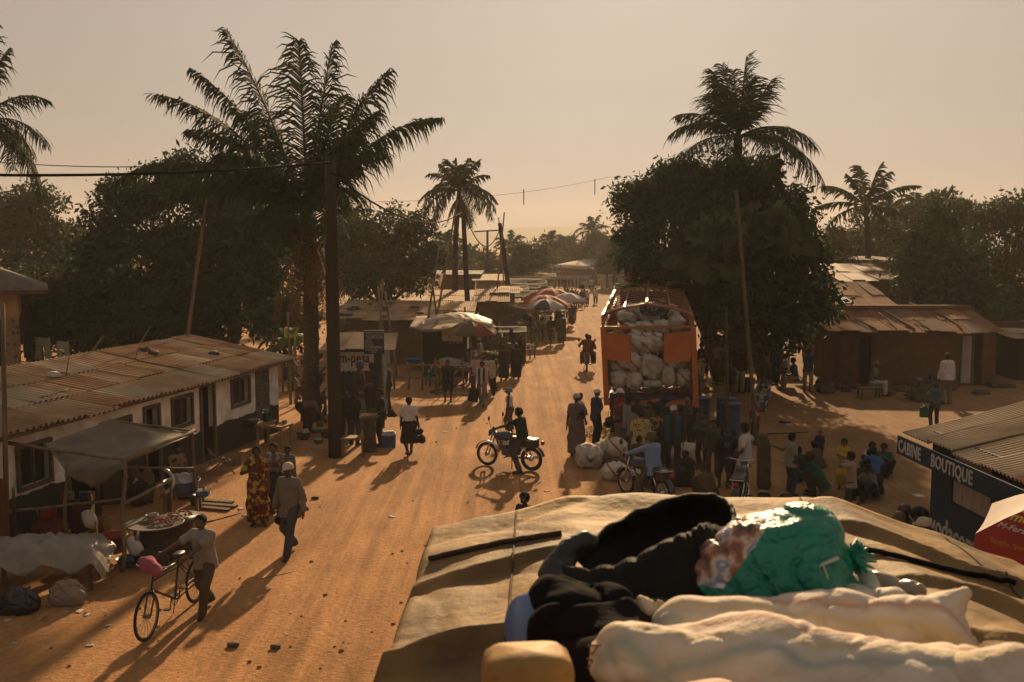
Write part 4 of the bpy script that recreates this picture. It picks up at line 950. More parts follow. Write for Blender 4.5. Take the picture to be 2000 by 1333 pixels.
b = Q(1423, 790, 27); b.z = 0; pole('slim post behind the blue drums', b, Q(1418, 600, 27), .05, nm='tree_pole', m=BARK2)
def wire(label, pts, r=.012, group='electric wires'):
 "pts = (px, py, Y, sag)"
 w3 = [Q(*p[:3]) for p in pts]; mb = MB(); o = w3[0]; path = []
 for i in range(len(w3)-1):
  sg = pts[i][3] if len(pts[i]) > 3 else .3
  for k in range(13):
   u = k/12; p = w3[i].lerp(w3[i+1], u)-o; p.z -= sg*4*u*(1-u); path.append(p)
 mb.tube(path, r, 5); ob = mb.build('wire', mat('black_cable', (.012,.011,.010), .95, spec=.03), loc=o); tag(ob, label, 'wire', group)
wire('thick black cable from the left edge to the thick utility pole', [(-40,342,19,.10),(645,318,24.5,.2)], .03)
wire('thin wire above the thick cable at the left', [(-60,312,40,.1),(300,326,36,.1)], .018)
wire('cable sagging from the thick utility pole to the thin power pole', [(648,338,24.7,.9),(905,412,52,.4)], .03)
wire('cable sagging from the thin power pole to the leaning pole', [(906,412,52,1.5),(977,446,66,.4)], .03)
wire('faint long wire crossing the open sky', [(655,395,30,.3),(1195,345,44,.3)], .006)
for x, y, yy, lb in [(1023,370,42,'small dark spacer rod hanging on the sky wire, left one'),(1162,350,44,'small dark spacer rod hanging on the sky wire, right one'),(723,392,34,'small dark spacer rod beside the sagging cable')]:
 mb = MB(); mb.tube([(0,0,0),(0,0,-30*yy/FPX)], .022, 6); o = mb.build('spacer_rod', DPOLE, loc=Q(x, y, yy)); tag(o, lb, 'rod')
mb = MB(); a = Q(1616,408,38); bb = Q(1638,395,38); mb.tube([(0,0,0), bb-a], .022, 6); o = mb.build('spacer_rod', DPOLE, loc=a); tag(o, 'small slanted rod on a wire right of the big tree', 'rod')
wire('faint wire running off right of the big tree', [(1600,400,38,.05),(1760,395,40,.05)], .005)
# ---- mud shops under flat tin roofs (left middle)
MUD = mat('mud_wall', (.17,.105,.062), .95, (.10,.062,.038), 2.5, bump=.4); MUDR = mat('red_mud_wall', (.115,.055,.032), .95, (.07,.035,.022), 2.5, bump=.5)
def block(name, label, cat, px0, px1, ytop, Y, depth, wm, roof=None, ybase=None, rz=.25, over=.3, seed=1, group=None, cols=6, skew=0.0, tl=0.0, rm=None, wave=.11):
 "simple walled shop with sloping sheet roof; px0..px1 front wall at distance Y with eave row ytop"
 a = Q(px0, ytop, Y); b = Q(px1, ytop, Y+skew); z = a.z; off = Vector(((a.x+b.x)/2, Y+depth/2, 0)); t = thing(name, label, cat, off, 0, group)
 A = Vector((a.x, Y, 0)); B = Vector((b.x, Y+skew, 0)); bk = Vector((0, depth, 0)); zb = Q(px1, ytop, Y+skew).z if tl else z
 mb = MB(); q = [A, B, B+bk, A+bk]
 mb.add([(v-off) for v in q]+[v-off+Vector((0,0,z-.03+(rz if i > 1 else 0))) for i, v in enumerate(q)], [(4,5,6,7),(0,1,5,4),(1,2,6,5),(2,3,7,6),(3,0,4,7)]); mb.build('wall', wm, t)
 o_ = over; A_ = A+Vector((-o_,-o_,z)); B_ = B+Vector((o_,-o_,z)); C_ = B+bk+Vector((o_, o_, z+rz)); D_ = A+bk+Vector((-o_, o_, z+rz))
 corr(A_-off, B_-off, C_-off, D_-off, cols=cols, rows=2, seed=seed, wave=wave, amp=.02, n_per=4, jag=.06).build('roof', rm or [TIN_A, TIN_B, TIN_C], t)
 return t, off, A, B, z
t_, off, A, B, z = block('mud_shop', 'long brown mud-walled shop with an uneven patchwork tin roof', 'shop', 655, 908, 622, 46, 5.5, MUD, rz=.5, seed=5, cols=8, skew=-1.5)
rr = random.Random(8)
for i in range(14):
 u = rr.random(); v = rr.random()**2; p = A.lerp(B, u)+Vector((0, v*5, z+.10+.5*v*.95)); mb = MB(); mb.blob((0,0,.03), (rr.uniform(.1,.3), rr.uniform(.08,.2), .06), 8, 5, .5, i, sq=.7); o = mb.build('roof_stone', mat('roof_stone', (.11,.08,.06)), loc=p); tag(o, 'stone weighing down the patchwork roof of the long mud shop', 'stone', 'stones on the mud shop roof')
block('mud_shop', 'mud shop behind with a tin roof over a dark gap, nearest the utility pole', 'shop', 655, 760, 596, 53, 4, MUD, rz=.25, seed=6, cols=5)
block('mud_shop', 'wide low tin-roofed shop behind the patchwork roof', 'shop', 785, 930, 588, 57, 5, MUD, rz=.35, seed=7, cols=6)
block('mud_shop', 'small brown shop with a lean-to roof right of the thin power pole', 'shop', 935, 985, 588, 56, 3, MUD, rz=.5, seed=9, cols=3)
block('thatch_shop', 'shop with an orange thatch roof left of the shop with the dark window', 'shop', 780, 850, 566, 66, 3.5, MUD, rz=.9, seed=10, cols=3, rm=[mat('straw_thatch', (.34,.20,.09), .95, (.2,.11,.05), 9, bump=.5)]*3)
t_, off, A, B, z = block('shop', 'brown shop with a dark window and faded lettering under a flat dark roof', 'shop', 852, 925, 536, 74, 5, mat('shop_wall', (.20,.14,.10), .9, (.13,.09,.065), 2), rz=.1, seed=11, cols=4, rm=[mat('dark_sheet', (.06,.045,.035))]*3, over=.6)
fc = mat('faded_paint', (.10,.085,.07)); mb = MB(); wx = Q(876, 570, 74).x-off.x; mb.box((wx, -2.5-.02, z-2.0), (1.1, .05, 1.3)); mb.build('window', mat('blue_grey_shutter', (.03,.035,.04)), t_)
letters('COMPLEXE', .62, fc, t_, Vector((Q(861, 545, 74).x-off.x, -2.5, z-.95)), (1,0,0), (0,0,1), squeeze=.8)
t_, off, A, B, z = block('shop', 'pale shop with a painted shutter below the leaning power pole', 'shop', 930, 980, 548, 72, 4, mat('pale_wall', (.34,.28,.22), .9, (.24,.19,.15), 2), rz=.3, seed=12, cols=3, rm=[TIN_C]*3)
mb = MB(); mb.box((.1, -2-.02, z-1.3), (1.4, .05, 1.5)); mb.build('shutter', mat('painted_shutter', (.42,.36,.30), .9, (.22,.10,.07), 6, amt=.2), t_)
block('shed', 'tall grey sheet-metal shed beside the dark leafy stall', 'shed', 967, 1005, 572, 58, 3, mat('grey_sheets', (.16,.115,.085), .8, (.11,.08,.06), 3), rz=.2, seed=13, cols=3)
def mound():
 c = Q(885, 640, 50); mb = MB(); mb.sheet(24, 12, lambda u, v: ((u-.5)*5.2, (v-.5)*3.4, 1.2+.75*math.sin(math.pi*u)**.7*math.sin(math.pi*(.15+.7*v))+.05*noise.noise(Vector((u*9, v*7, 0)))-(abs(u-.5)*2)**4*.4), thick=.03)
 t = thing('awning_shelter', 'shelter under a dusty brown domed cloth awning behind the plastic-covered umbrella', 'shelter', (c.x, 50, 0)); mb.build('awning', mat('dusty_awning', (.20,.125,.07), .95, (.13,.08,.05), 2), t)
 for x in (-2.3, 2.3):
  for y in (-1.5, 1.5): m2 = MB(); m2.tube([(x,y,0),(x,y,1.45)], .05, 7); m2.build('post', BAMB, t)
 m2 = MB(); m2.box((0,1.2,.6), (4.2,.1,1.2)); m2.build('back_panel', MUD, t)
mound()
# ---- kiosks with money-transfer signs
BLU = mat('navy_paint', (.013,.034,.062), .6, (.009,.022,.040), 3); CREAM = mat('cream_sign', (.48,.42,.36), .8, (.36,.30,.26), 3, stretch=(8,1,1)); REDL = mat('red_lettering', (.15,.030,.022), .8); WHL = mat('white_lettering', (.50,.48,.45), .8)
def kiosk1():
 Y = 31.5; a = Q(662, 690, Y); b = Q(740, 690, Y); t = thing('money_kiosk', 'dark blue kiosk with a white m-pesa panel and ribbed roof behind the utility pole', 'kiosk', ((a.x+b.x)/2, Y+1, 0)); off = Vector(((a.x+b.x)/2, Y+1, 0))
 x0 = Q(640,690,Y).x-off.x; x1 = Q(746, 690, Y).x-off.x; z = Q(700, 682, Y).z
 mb = MB(); mb.box(((x0+x1)/2, 0, z/2), (x1-x0, 2, z)); mb.build('body', BLU, t)
 A = Vector((x0-.2, -1.35, z+.02)); B = Vector((x1+.45, -1.35, z+.02)); C = Vector((x1+.25, 1.2, z+.30)); D = Vector((x0-.2, 1.2, z+.30))
 corr(A, B, C, D, cols=3, rows=1, seed=2, wave=.12, amp=.025, n_per=6, rot90=True).build('roof', [TIN_C, TIN_C, TIN_A], t)
 p0 = Q(662, 722, Y); p1 = Q(721, 690, Y); mb = MB(); mb.box(((p0.x+p1.x)/2-off.x, -1.03, (p0.z+p1.z)/2), (p1.x-p0.x+.3, .05, p1.z-p0.z+.08)); mb.build('sign_panel', CREAM, t)
 letters('m-pesa', .46, REDL, t, Vector((Q(663,710,Y).x-off.x, -1.06, Q(663,708,Y).z)), (1,0,0), (0,0,1), squeeze=.74, font_bold=True)
 letters('M-FI', .30, WHL, t, Vector((Q(664,730,Y).x-off.x, -1.0, Q(663,727,Y).z)), (1,0,0), (0,0,1), font_bold=True, off=.02)
kiosk1()
def board():
 Y = 29.6; a = Q(711, 692, Y); b = Q(750, 646, Y); t = thing('notice_board', 'dark blue hand-lettered notice board on a post between the kiosk and the street', 'sign', (a.x+.3, Y, 0)); off = Vector((a.x+.3, Y, 0))
 mb = MB(); mb.box(((a.x+b.x)/2-off.x, 0, (a.z+b.z)/2), (b.x-a.x, .05, b.z-a.z)); mb.build('board', mat('board_navy', (.016,.028,.050), .7, (.022,.028,.04), 4), t)
 mb = MB(); mb.tube([(b.x-.06-off.x, .06, 0), (b.x-.06-off.x, .06, b.z)], .04, 7); mb.build('post', BAMB, t)
 L = [('CABINE PUBLIQUE', .085, .03), ('AIRTEL-ORANGE-TIGO', .062, .05), ('VENTE-UNITES', .095, .09), ('AIRTEL :', .075, .05), ('APPELS :', .075, .05), ('CHANGE :', .07, .05), ('CHARGEMEN.', .105, .03), ('CHEZ LES AMIS', .07, .05), ('MERCI', .075, .22)]
 H = b.z-a.z
 for i, (s_, sz, dx) in enumerate(L): letters(s_, sz, mat('chalk_lettering', (.50,.47,.42)), t, Vector((a.x-off.x+dx, -.025, b.z-.10-i*(H-.06)/9)), (1,0,0), (0,0,1), off=.004, depth=.002, squeeze=.80)
board()
def kiosk2():
 Y = 41.0; a = Q(826, 700, Y); b = Q(912, 700, Y); off = Vector(((a.x+b.x)/2, Y+1, 0)); t = thing('money_kiosk', 'black kiosk with a cream -pesa panel behind the man in the blue cap', 'kiosk', off)
 z = Q(860, 645, Y).z; mb = MB(); mb.box((0, 0, z/2), (b.x-a.x, 2, z)); mb.build('body', mat('soot_black', (.014,.012,.011)), t)
 p0 = Q(866, 664, Y); p1 = Q(901, 640, Y); mb = MB(); mb.box(((p0.x+p1.x)/2-off.x, -1.04, (p0.z+p1.z)/2), (p1.x-p0.x+.1, .05, p1.z-p0.z+.1)); mb.build('sign_panel', CREAM, t)
 letters('-pesa', .42, mat('brown_red_lettering', (.12,.04,.03)), t, Vector((Q(866,0,Y).x-off.x, -1.07, Q(863,656,Y).z)), (1,0,0), (0,0,1), font_bold=True, squeeze=.78)
 letters('E-MBA', .20, WHL, t, Vector((Q(873,0,Y).x-off.x, -1.0, Q(863,671,Y).z)), (1,0,0), (0,0,1), off=.02)
 mb = MB(); mb.sheet(20, 6, lambda u, v: ((u-.5)*(b.x-a.x+1.0), -1.7+v*3.2, z+.15+.25*v+.07*noise.noise(Vector((u*6, v*5, 3)))-.15*(1-v)*abs(math.sin(u*5))), thick=.02); mb.build('roof', mat('torn_tarp_roof', (.26,.18,.115), .9, (.15,.10,.07), 3), t)
kiosk2()
fence('low rail fence in front of the two money kiosks', [(Q(752,0,36).x, 37.5), (Q(960,0,38).x, 37.0)], 1.0, (.45,.95), 8, seed=14)
# ---- far building with sign
def far_building():
 Y = 128.0; a = Q(1083, 524, Y); b = Q(1165, 524, Y); off = Vector(((a.x+b.x)/2, Y+4, 0)); t = thing('far_building', 'long pale building with a painted sign at the end of the road', 'building', off)
 W_ = b.x-a.x; z = Q(1100, 521, Y).z; wm = mat('far_wall', (.42,.34,.27), .9, (.32,.25,.19), 1)
 mb = MB(); mb.box((0, 5, z/2), (W_, 14, z)); mb.build('wall', wm, t)
 x1 = Q(1238, 500, Y+20).x-off.x; zr = Q(1225, 505, Y+14).z
 mb = MB(); mb.add([(W_/2+.02, -2, 0), (x1-3, 12, 0), (x1-3, 12, zr-1.5), (W_/2+.02, -2, z)], [(0,1,2,3)]); mb.build('side_wall', mat('far_side_wall', (.40,.33,.27)), t)
 mb = MB(); A = Vector((-W_/2-.8, -2.6, z)); B = Vector((W_/2+.6, -2.6, z-.3)); C = Vector((x1-1.5, 12.5, zr+.05)); D = Vector((Q(1160,503,Y+14).x-off.x, 12.5, zr+.1))
 mb.sheet(6, 4, lambda u, v: tuple((A*(1-u)+B*u)*(1-v)+(D*(1-u)+C*u)*v), thick=.25); mb.build('roof', mat('far_roof', (.36,.31,.26), .95, (.34,.28,.22), 1), t)
 mb = MB(); mb.box((0, -2.05, z-.75), (W_, .08, .9)); mb.build('sign_band', mat('faded_band', (.30,.18,.13)), t)
 mb = MB(); mb.box((0, -2.06, z-2.1), (W_, .08, 1.75)); mb.build('sign_panel', mat('pale_sign', (.50,.42,.33)), t)
 letters('COMPLEXE UNIVERSITAIRE DE KANANGA', .52, mat('sign_brown', (.10,.06,.04)), t, Vector((-W_/2+.35, -2.1, z-1.95)), (1,0,0), (0,0,1), squeeze=.46, off=.03)
 mb = MB(); mb.box((2.6, -2.12, .6), (.8, .06, 1.2)); mb.build('doorway', mat('dim_far_door', (.12,.09,.07)), t)
far_building()
def comp_wall():
 Y = 118.0; a = Q(1178, 556, Y); off = Vector((a.x, Y, 0)); t = thing('compound_wall', 'pale compound wall with square gate posts behind the truck', 'wall', off); wm = mat('compound_plaster', (.46,.38,.30), .9, (.36,.29,.23), .8)
 x1 = Q(1245, 556, Y).x-a.x
 mb = MB(); mb.box((x1*.72, 0, .65), (x1*.56, .3, 1.3)); mb.build('wall', wm, t)
 for u in (.0, .22, .43): mb = MB(); mb.box((x1*u, -.05, .85), (.6, .5, 1.7)); mb.build('gate_post', wm, t)
 mb = MB(); mb.box((x1*.11, 0, .7), (x1*.20, .1, 1.25)); mb.build('gate', mat('grey_gate', (.20,.16,.13)), t)
 mb = MB(); mb.box((x1*.62, .4, 1.7), (x1*.25, .2, .8)); mb.build('raised_panel', mat('white_plaster', (.55,.48,.40)), t)
comp_wall()
# ---- mud house with rusty roof on the right and the roofs behind it
def mud_house():
 Y0 = 38.2
 a = Q(1618, 646, Y0); b = Q(1958, 653, Y0-.3); z = a.z; Wl = b.x-a.x
 off = Vector((a.x+Wl/2, Y0+2, 0)); t = thing('mud_house', 'red mud-brick house under a rusty patchwork tin roof with poles on it', 'house', off)
 dz = 0
 A = Vector((a.x, Y0, z)); B = Vector((b.x, Y0-.3, z)); D = Q(1566, 604, Y0+2.6); C = Q(1893, 604, Y0+2.6)
 MRZ = D.z-z; C.z = D.z
 corr(A-off, B-off, C-off, D-off, cols=11, rows=2, seed=4, wave=.11, amp=.02, n_per=4, jag=.1).build('roof', [RUST_A, RUST_B, RUST_C], t)
 mb = MB(); mb.beam(D-off+Vector((0,0,.09)), C-off+Vector((0,0,.09)), .3, .14); mb.build('ridge_board', RUST_A, t)
 BK = 3.0; E = D+Vector((-.2, BK, -.7)); F_ = C+Vector((.2, BK, -.7))
 corr(F_-off, E-off, D-off, C-off, cols=10, rows=2, seed=5, wave=.11, amp=.02, n_per=4).build('back_roof', [RUST_A, RUST_B, RUST_C], t)
 xl = Q(1596, 700, Y0+3.2).x; wr = Q(1945, 700, Y0+.35); 
 f = Facade((Q(1640,700,Y0+.45).x-off.x, .45-2), (wr.x-off.x, .35-2), .25, (0,1,0))
 offt = f.a.copy()
 def tt(px): return Q(px, 700, Y0+.4).x-off.x-f.a.x
 holes = [(tt(1672+6), tt(1702), 0, z-.25, 'd'), (tt(1902), tt(1918), 0, z-.15, 'd')]
 holes = [(max(.05, h[0]), h[1], h[2], h[3], h[4]) for h in holes]
 f.wall(-.05, z-.03, holes).build('wall', MUDR, t)
 q0 = Vector((f.a.x, f.a.y+.003, 0)); q1 = Vector((xl-off.x, 1.2, 0)); wall_panel(q0, q1, -.05, z+.02, .25, (0,1,0)).build('side_wall', MUDR, t)
 wall_panel(q1, (q1.x+11, 1.6+2.4, 0), -.05, z-.1, .25, (0,1,0)).build('back_wall', MUDR, t)
 wall_panel((wr.x-off.x, .35-2+.255, 0), (wr.x-off.x-.1, 4.2, 0), -.05, z+.1, .25, (-1,0,0)).build('end_wall', MUDR, t)
 mb = MB(); mb.box(((holes[0][0]+holes[0][1])/2+f.a.x, f.a.y+.22, (z-.3)/2), (holes[0][1]-holes[0][0]-.02, .04, z-.32)); mb.build('door', mat('old_grey_door', (.035,.032,.030)), t)
 xc = Q(1889, 700, Y0+.2).x-off.x; mb = MB(); mb.box((xc, -2+.28, (z-.15)/2), (.36, .05, z-.35)); mb.build('door', mat('pale_door_curtain', (.34,.30,.27), .9, (.24,.20,.18), 3), t)
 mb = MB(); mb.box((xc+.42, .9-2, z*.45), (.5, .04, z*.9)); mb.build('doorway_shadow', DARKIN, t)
 return z, Y0
MZ, MY = mud_house()
for (x0, y0, x1, y1, r, lb, bd) in [(1610,598,1712,660,.03,'long thin dark pole on the left part of the rusty roof',.0),(1712,605,1785,664,.05,'thick grey pole on the middle of the rusty roof',.0),(1716,620,1750,655,.03,'short pale pole beside the thick one on the rusty roof',.03),(1776,597,1878,657,.035,'curved pale branch across the right part of the rusty roof',.10),(1780,632,1815,658,.035,'short dark pole near the eave right of the thick one',.0)]:
 u0 = 1-(y0-606)/46; a = Q(x0, y0, MY+2.6*max(0, u0)); b = Q(x1, y1, MY-.1); a.z = MZ+.62*max(0,u0)+.14; b.z = MZ+.05
 stick('roof_pole', lb, 'pole', b, a, r, m=mat('light_bark', (.20,.14,.09)), bend=bd)
block('house', 'tin-roofed house directly behind the mud house, with one bright sheet', 'house', 1620, 1745, 603, 44.5, 4, MUDR, rz=1.0, seed=21, cols=6, rm=[RUST_A, RUST_B, RUST_C])
mb = MB(); a = Q(1652, 598, 45); mb.add([(0,0,0),(.55,0,0),(.25,1.6,.4),(-.3,1.6,.4)], [(0,1,2,3)]); o = mb.build('roof_sheet', mat('bright_sheet', (.62,.55,.46), .5), loc=(a.x-.2, 44.8, Q(1652,603,44.8).z+.25)); tag(o, 'single bright new sheet lying on the rusty roof behind the mud house', 'roof sheet')
block('house', 'low house with a dull maroon tin roof in front of the ochre house', 'house', 1648, 1750, 547, 50, 4, mat('dim_ochre', (.20,.14,.09)), rz=.7, seed=22, cols=5, rm=[mat('maroon_tin', (.12,.055,.04), .7, (.08,.04,.03), 2)]*3)
t_, off, A, B, z = block('house', 'ochre-walled house with a small square window between the right-hand trees', 'house', 1640, 1755, 508, 60, 5, mat('ochre_wall2', (.34,.22,.12), .9, (.26,.165,.09), 1), rz=.1, seed=23, cols=4, rm=[mat('dark_sheet', (.06,.045,.035))]*3, over=.5)
mb = MB(); mb.box((Q(1692,520,60).x-off.x, -2.52, z-.5), (.4,.05,.35)); mb.build('window', DARKIN, t_)
block('house', 'pale roofed house just visible through the tree at the right edge', 'house', 1915, 1990, 590, 60, 4, MUD, rz=.8, seed=24, cols=4)
fence('wooden rail fence at the right edge behind the mud house', [(Q(1950,0,45).x, 45), (Q(2060,0,45).x, 45)], 1.3, (.5,1.0), 6, seed=15)
block('shed', 'low stall roof cut by the right edge', 'shed', 1990, 2060, 662, 40, 2, DARKIN, rz=.2, seed=25, cols=3)
# ---- blue kiosk CABINE BOUTIQUE
def boutique():
 ez = 2.35; A = P(1765, 845, ez); Bd = P(1995, 943, ez)-A; Bd = Bd.normalized(); L = 4.2; B = A+Bd*L; nb = Vector((-Bd.y, Bd.x, 0))
 if nb.y < 0: nb = -nb
 off = Vector((A.x+1.5, A.y, 0)); t = thing('boutique_kiosk', 'dark blue kiosk lettered CABINE BOUTIQUE with a pale ribbed tin roof', 'kiosk', off)
 D = P(1985, 800, ez+.45); D = A+nb*2.3+Vector((0,0,.55)); C = B+nb*2.3+Vector((0,0,.55))
 corr(A-off, B-off, C-off, D-off, cols=5, rows=1, seed=8, wave=.10, amp=.024, n_per=6, jag=.03).build('roof', [TIN_C, TIN_C, rust('tin_pale_rusty', (.34,.21,.13), (.24,.12,.07))], t)
 wx = .40; f0 = A+Bd*wx+nb*.32; f1 = B+nb*.32
 fG = Facade(f0, f1, .12, nb); f = Facade(f0-off, f1-off, .12, nb)
 ta = fG.t(1869); tb = fG.t(1948); sz0 = fG.z(1905, 1000); sz1 = fG.z(1905, 888)
 f.wall(-.02, ez+.1, [(ta, tb, sz0, sz1)]).build('wall', BLU, t)
 q = f0-off+nb*.122; wall_panel(q, q+nb*1.7, -.02, ez+.06, .12, Bd).build('side_wall', BLU, t)
 q2 = q+nb*1.7; wall_panel(q2, q2+Bd*(L-wx), -.02, ez+.4, .12, -nb).build('back_wall', BLU, t)
 mb = MB()
 for i in range(4): 
  x = ta+(tb-ta)*(i+.5)/4; mb.beam(f.pt(x, sz0+.02, -.05), f.pt(x, sz1-.02, -.05), (tb-ta)/4-.012, .03, up=tuple(f.n))
 mb.build('plank_shutter', mat('pale_planks', (.40,.32,.23), .9, (.24,.185,.13), 3, bump=.3, stretch=(5,5,.8)), t)
 mb = MB(); mb.beam(f.pt(-.38, 2.15, .42), f.pt(f.L, 2.15, .42), .03, .31, up=(0,0,1)); fb = mb.build('sign_board', BLU, t)
 letters('CABINE', .29, WHL, t, f.pt(-.32, 2.055, .44), Bd, (0,0,1), off=.0, font_bold=True, squeeze=.78, spacing=1.05)
 letters('BOUTIQUE', .29, WHL, t, f.pt(.84, 2.055, .44), Bd, (0,0,1), off=.0, font_bold=True, squeeze=.86, spacing=1.05)
 letters('vodacom', .50, WHL, t, f.pt(.05, fG.z(1818, 1030), .01), Bd, (0,0,1), off=.0, font_bold=True, squeeze=.80)
 mb = MB(); pc = fG.t(1974); pz = fG.z(1974, 965); mb.beam(f.pt(pc, pz-.2, .012), f.pt(pc, pz+.2, .012), .36, .01, up=tuple(f.n)); po = mb.build('poster', mat('poster_paper', (.42,.40,.42), .7), t)
 letters('CHARGEMENT', .062, mat('poster_ink', (.03,.03,.05)), po, f.pt(pc-.16, pz+.05, .02), Bd, (0,0,1), off=.0, depth=.002, squeeze=.9)
 mb = MB(); mb.beam(f.pt(pc-.15, pz-.2, .022), f.pt(pc-.15, pz-.06, .022), .06, .006, up=tuple(f.n)); mb.build('poster_corner_print', mat('orange_print', (.5,.2,.03)), po)
 return f, off
BF, BOFF = boutique()
# ------------------------------------------------------------------ the loaded truck the picture is taken from
def canvas_mat():
 m = mat('olive_canvas', (.30,.182,.068), .72, (.075,.048,.026), 2.4, amt=.36, bump=.22, bscale=22, spec=.2, detail=9)
 return m
CANVAS = canvas_mat()
TX0, TX1, TY0, TY1 = -.36, 2.42, -1.2, 4.42
def ztop(x, y):
 pts = [(-.40,4.27),(-.10,4.33),(.26,4.43),(.60,4.425),(1.0,4.41),(1.45,4.40),(1.9,4.25),(2.25,4.13),(2.6,4.0)]
 x = max(pts[0][0], min(pts[-1][0], x)); z = 4.3
 for (a, za), (b, zb) in zip(pts, pts[1:]):
  if a <= x <= b: u = (x-a)/(b-a); z = za+(zb-za)*(u*u*(3-2*u)*.35+u*.65); break
 n = noise.noise(Vector((x*1.6, y*2.2, 1.3)))*.02+noise.noise(Vector((x*4, y*5, 4.3)))*.012+noise.noise(Vector((x*2.0, y*8, 7.7)))*.008+.007*(1-abs(noise.noise(Vector((x*3.2+y*2, y*4-x, 2.7)))*2.2))-.010*(1-abs(math.sin(y*5.2+x*.9+2.2*noise.noise(Vector((x*1.3, y*.9, 5))))))**6-.008*(1-abs(math.sin(x*4.1-y*1.4+2.5*noise.noise(Vector((x*.9, y*1.2, 8))))))**7
 hoop = .022*abs(math.sin((y-.45)*math.pi/1.32))**.7*-1+.03
 fold = 0
 for fy, am, sl in ((3.72,.045,.12),(2.93,.075,.05),(2.25,.03,-.06)):
  d = (y-(fy+sl*(x-.2)))
  fold += am*math.exp(-(d/.014)**2 if d < 0 else -(d/.10)**2)*max(0, 1-abs(x+.1)/1.1)
 if x > 1.0: 
  for fy, am, sl in ((4.0,.05,-.35),(3.4,.05,-.2),(2.9,.04,-.15)):
   d = y-(fy+sl*(x-1.4)); fold += am*math.exp(-(d/(.025 if d < 0 else .12))**2)*min(1,(x-1.0)*1.5)
 return z+n+hoop+fold
def truck_under():
 t = thing('cargo_truck', 'near loaded truck under a wrinkled olive canvas that fills the foreground', 'truck', (1.0, 1.6, 0)); off = Vector((1.0, 1.6, 0))
 mb = MB(); NX, NY = 250, 330
 def fn(u, v):
  S = 1.25; W = TX1-TX0; tot = W+2*S; s = u*tot; Lt = (TY1-TY0)+S; q = v*Lt
  y = min(TY1, TY0+q); dropf = max(0, q-(TY1-TY0))
  yo = y
  if s < S: x = TX0; dr = S-s
  elif s > S+W: x = TX1; dr = s-S-W
  else: x = TX0+(s-S); dr = 0
  xs = x+(.02*(y-4.4)*-1 if x < .2 else 0)*min(1, (.2-x)/.5 if x < .2 else 0)
  z = ztop(x, y)-dr-dropf*(1 if dr == 0 else .0)
  bul = .05*noise.noise(Vector((y*2.5, z*2.5, 2)))+.03
  if dr > 0: xs += (-1 if s < S else 1)*(bul*min(1, dr*4)+.04*math.sin(dr*5))
  if dropf > 0 and dr == 0: yo = y+bul*min(1, dropf*4)
  if dropf > 0 and dr > 0: yo = y
  if x < .6: xs += (-.085)*(TY1-y)/2*(.6-x)
  return (xs, yo, z)
 mb.sheet(NX, NY, fn); mb.v = [tuple(Vector(v)-off) for v in mb.v]; cv = mb.build('canvas_cover', CANVAS, t)
 for x0 in (.02, 1.30, 1.95):
  mb = MB(); mb.tube([Vector((x0-.05*(TY1-y)/2 if x0 < .6 else x0, y, ztop(x0, y)+.002))-off for y in [1.2+3.2*i/60 for i in range(61)]], .005, 4); mb.build('seam', mat('seam_thread', (.10,.07,.04)), cv)
 GR = mat('truck_green_paint', (.05,.07,.06), .5, (.03,.04,.035), 2); BK_ = mat('rubber_black', (.018,.017,.016), .85, (.012,.011,.011), 8)
 mb = MB(); mb.box((0, 0, 2.15), (2.55, 5.5, 1.9)); mb.box((0, 0, 1.1), (2.3, 5.6, .2)); mb.build('cargo_box', GR, t)
 mb = MB(); mb.box((.55, .6, .85), (.12, 8, .22)); mb.box((-.55, .6, .85), (.12, 8, .22)); mb.build('chassis', BK_, t)
 mb = MB(); mb.box((0, -3.9, 1.75), (2.2, 1.8, 1.9), taper=.9); mb.build('cab', GR, t)
 mb = MB(); mb.box((0, -4.83, 2.2), (1.8, .06, .7)); mb.build('windscreen', DARKIN, t)
 for y in (2.0, .8, -3.8):
  for x in (-1.05, 1.05): mb = MB(); mb.tube([(x-.14, y, .52), (x+.14, y, .52)], .52, 20); w_ = mb.build('wheel', BK_, t); m2 = MB(); m2.tube([(x-.15, y, .52), (x+.15, y, .52)], .26, 12); m2.build('rim', mat('steel_rim', (.2,.18,.16), .5), w_)
 return t
truck_under()
def on_canvas(px, py, lift=0.0):
 "point where the photo pixel meets the canvas top"
 d = ray(px, py); t = .8
 while t < 8:
  p = Vector((0,0,CAM_H))+d*t
  if p.z < ztop(p.x, p.y)+lift: return p
  t += .01
 return p
def rope(label, px, r=.008, m=None, lift=.012):
 pts = []
 for (x0, y0), (x1, y1) in zip(px, px[1:]):
  for k in range(10): q = on_canvas(x0+(x1-x0)*k/10, y0+(y1-y0)*k/10); pts.append(Vector((q.x, q.y, ztop(q.x, q.y)+lift)))
 o = pts[0].copy(); mb = MB(); mb.tube([p-o for p in pts], r, 6); ob = mb.build('rope', m or mat('dark_rope', (.07,.045,.03), .9), loc=o); tag(ob, label, 'rope')
rope('dark strap stretched over the left half of the canvas', [(838,1098),(980,1065),(1110,1045)], .012)
rope('black rope stretched over the right half of the canvas', [(1660,1072),(1760,1095),(1850,1118),(1998,1150)], .011, mat('black_cable', (.012,.011,.010), .95, spec=.03))
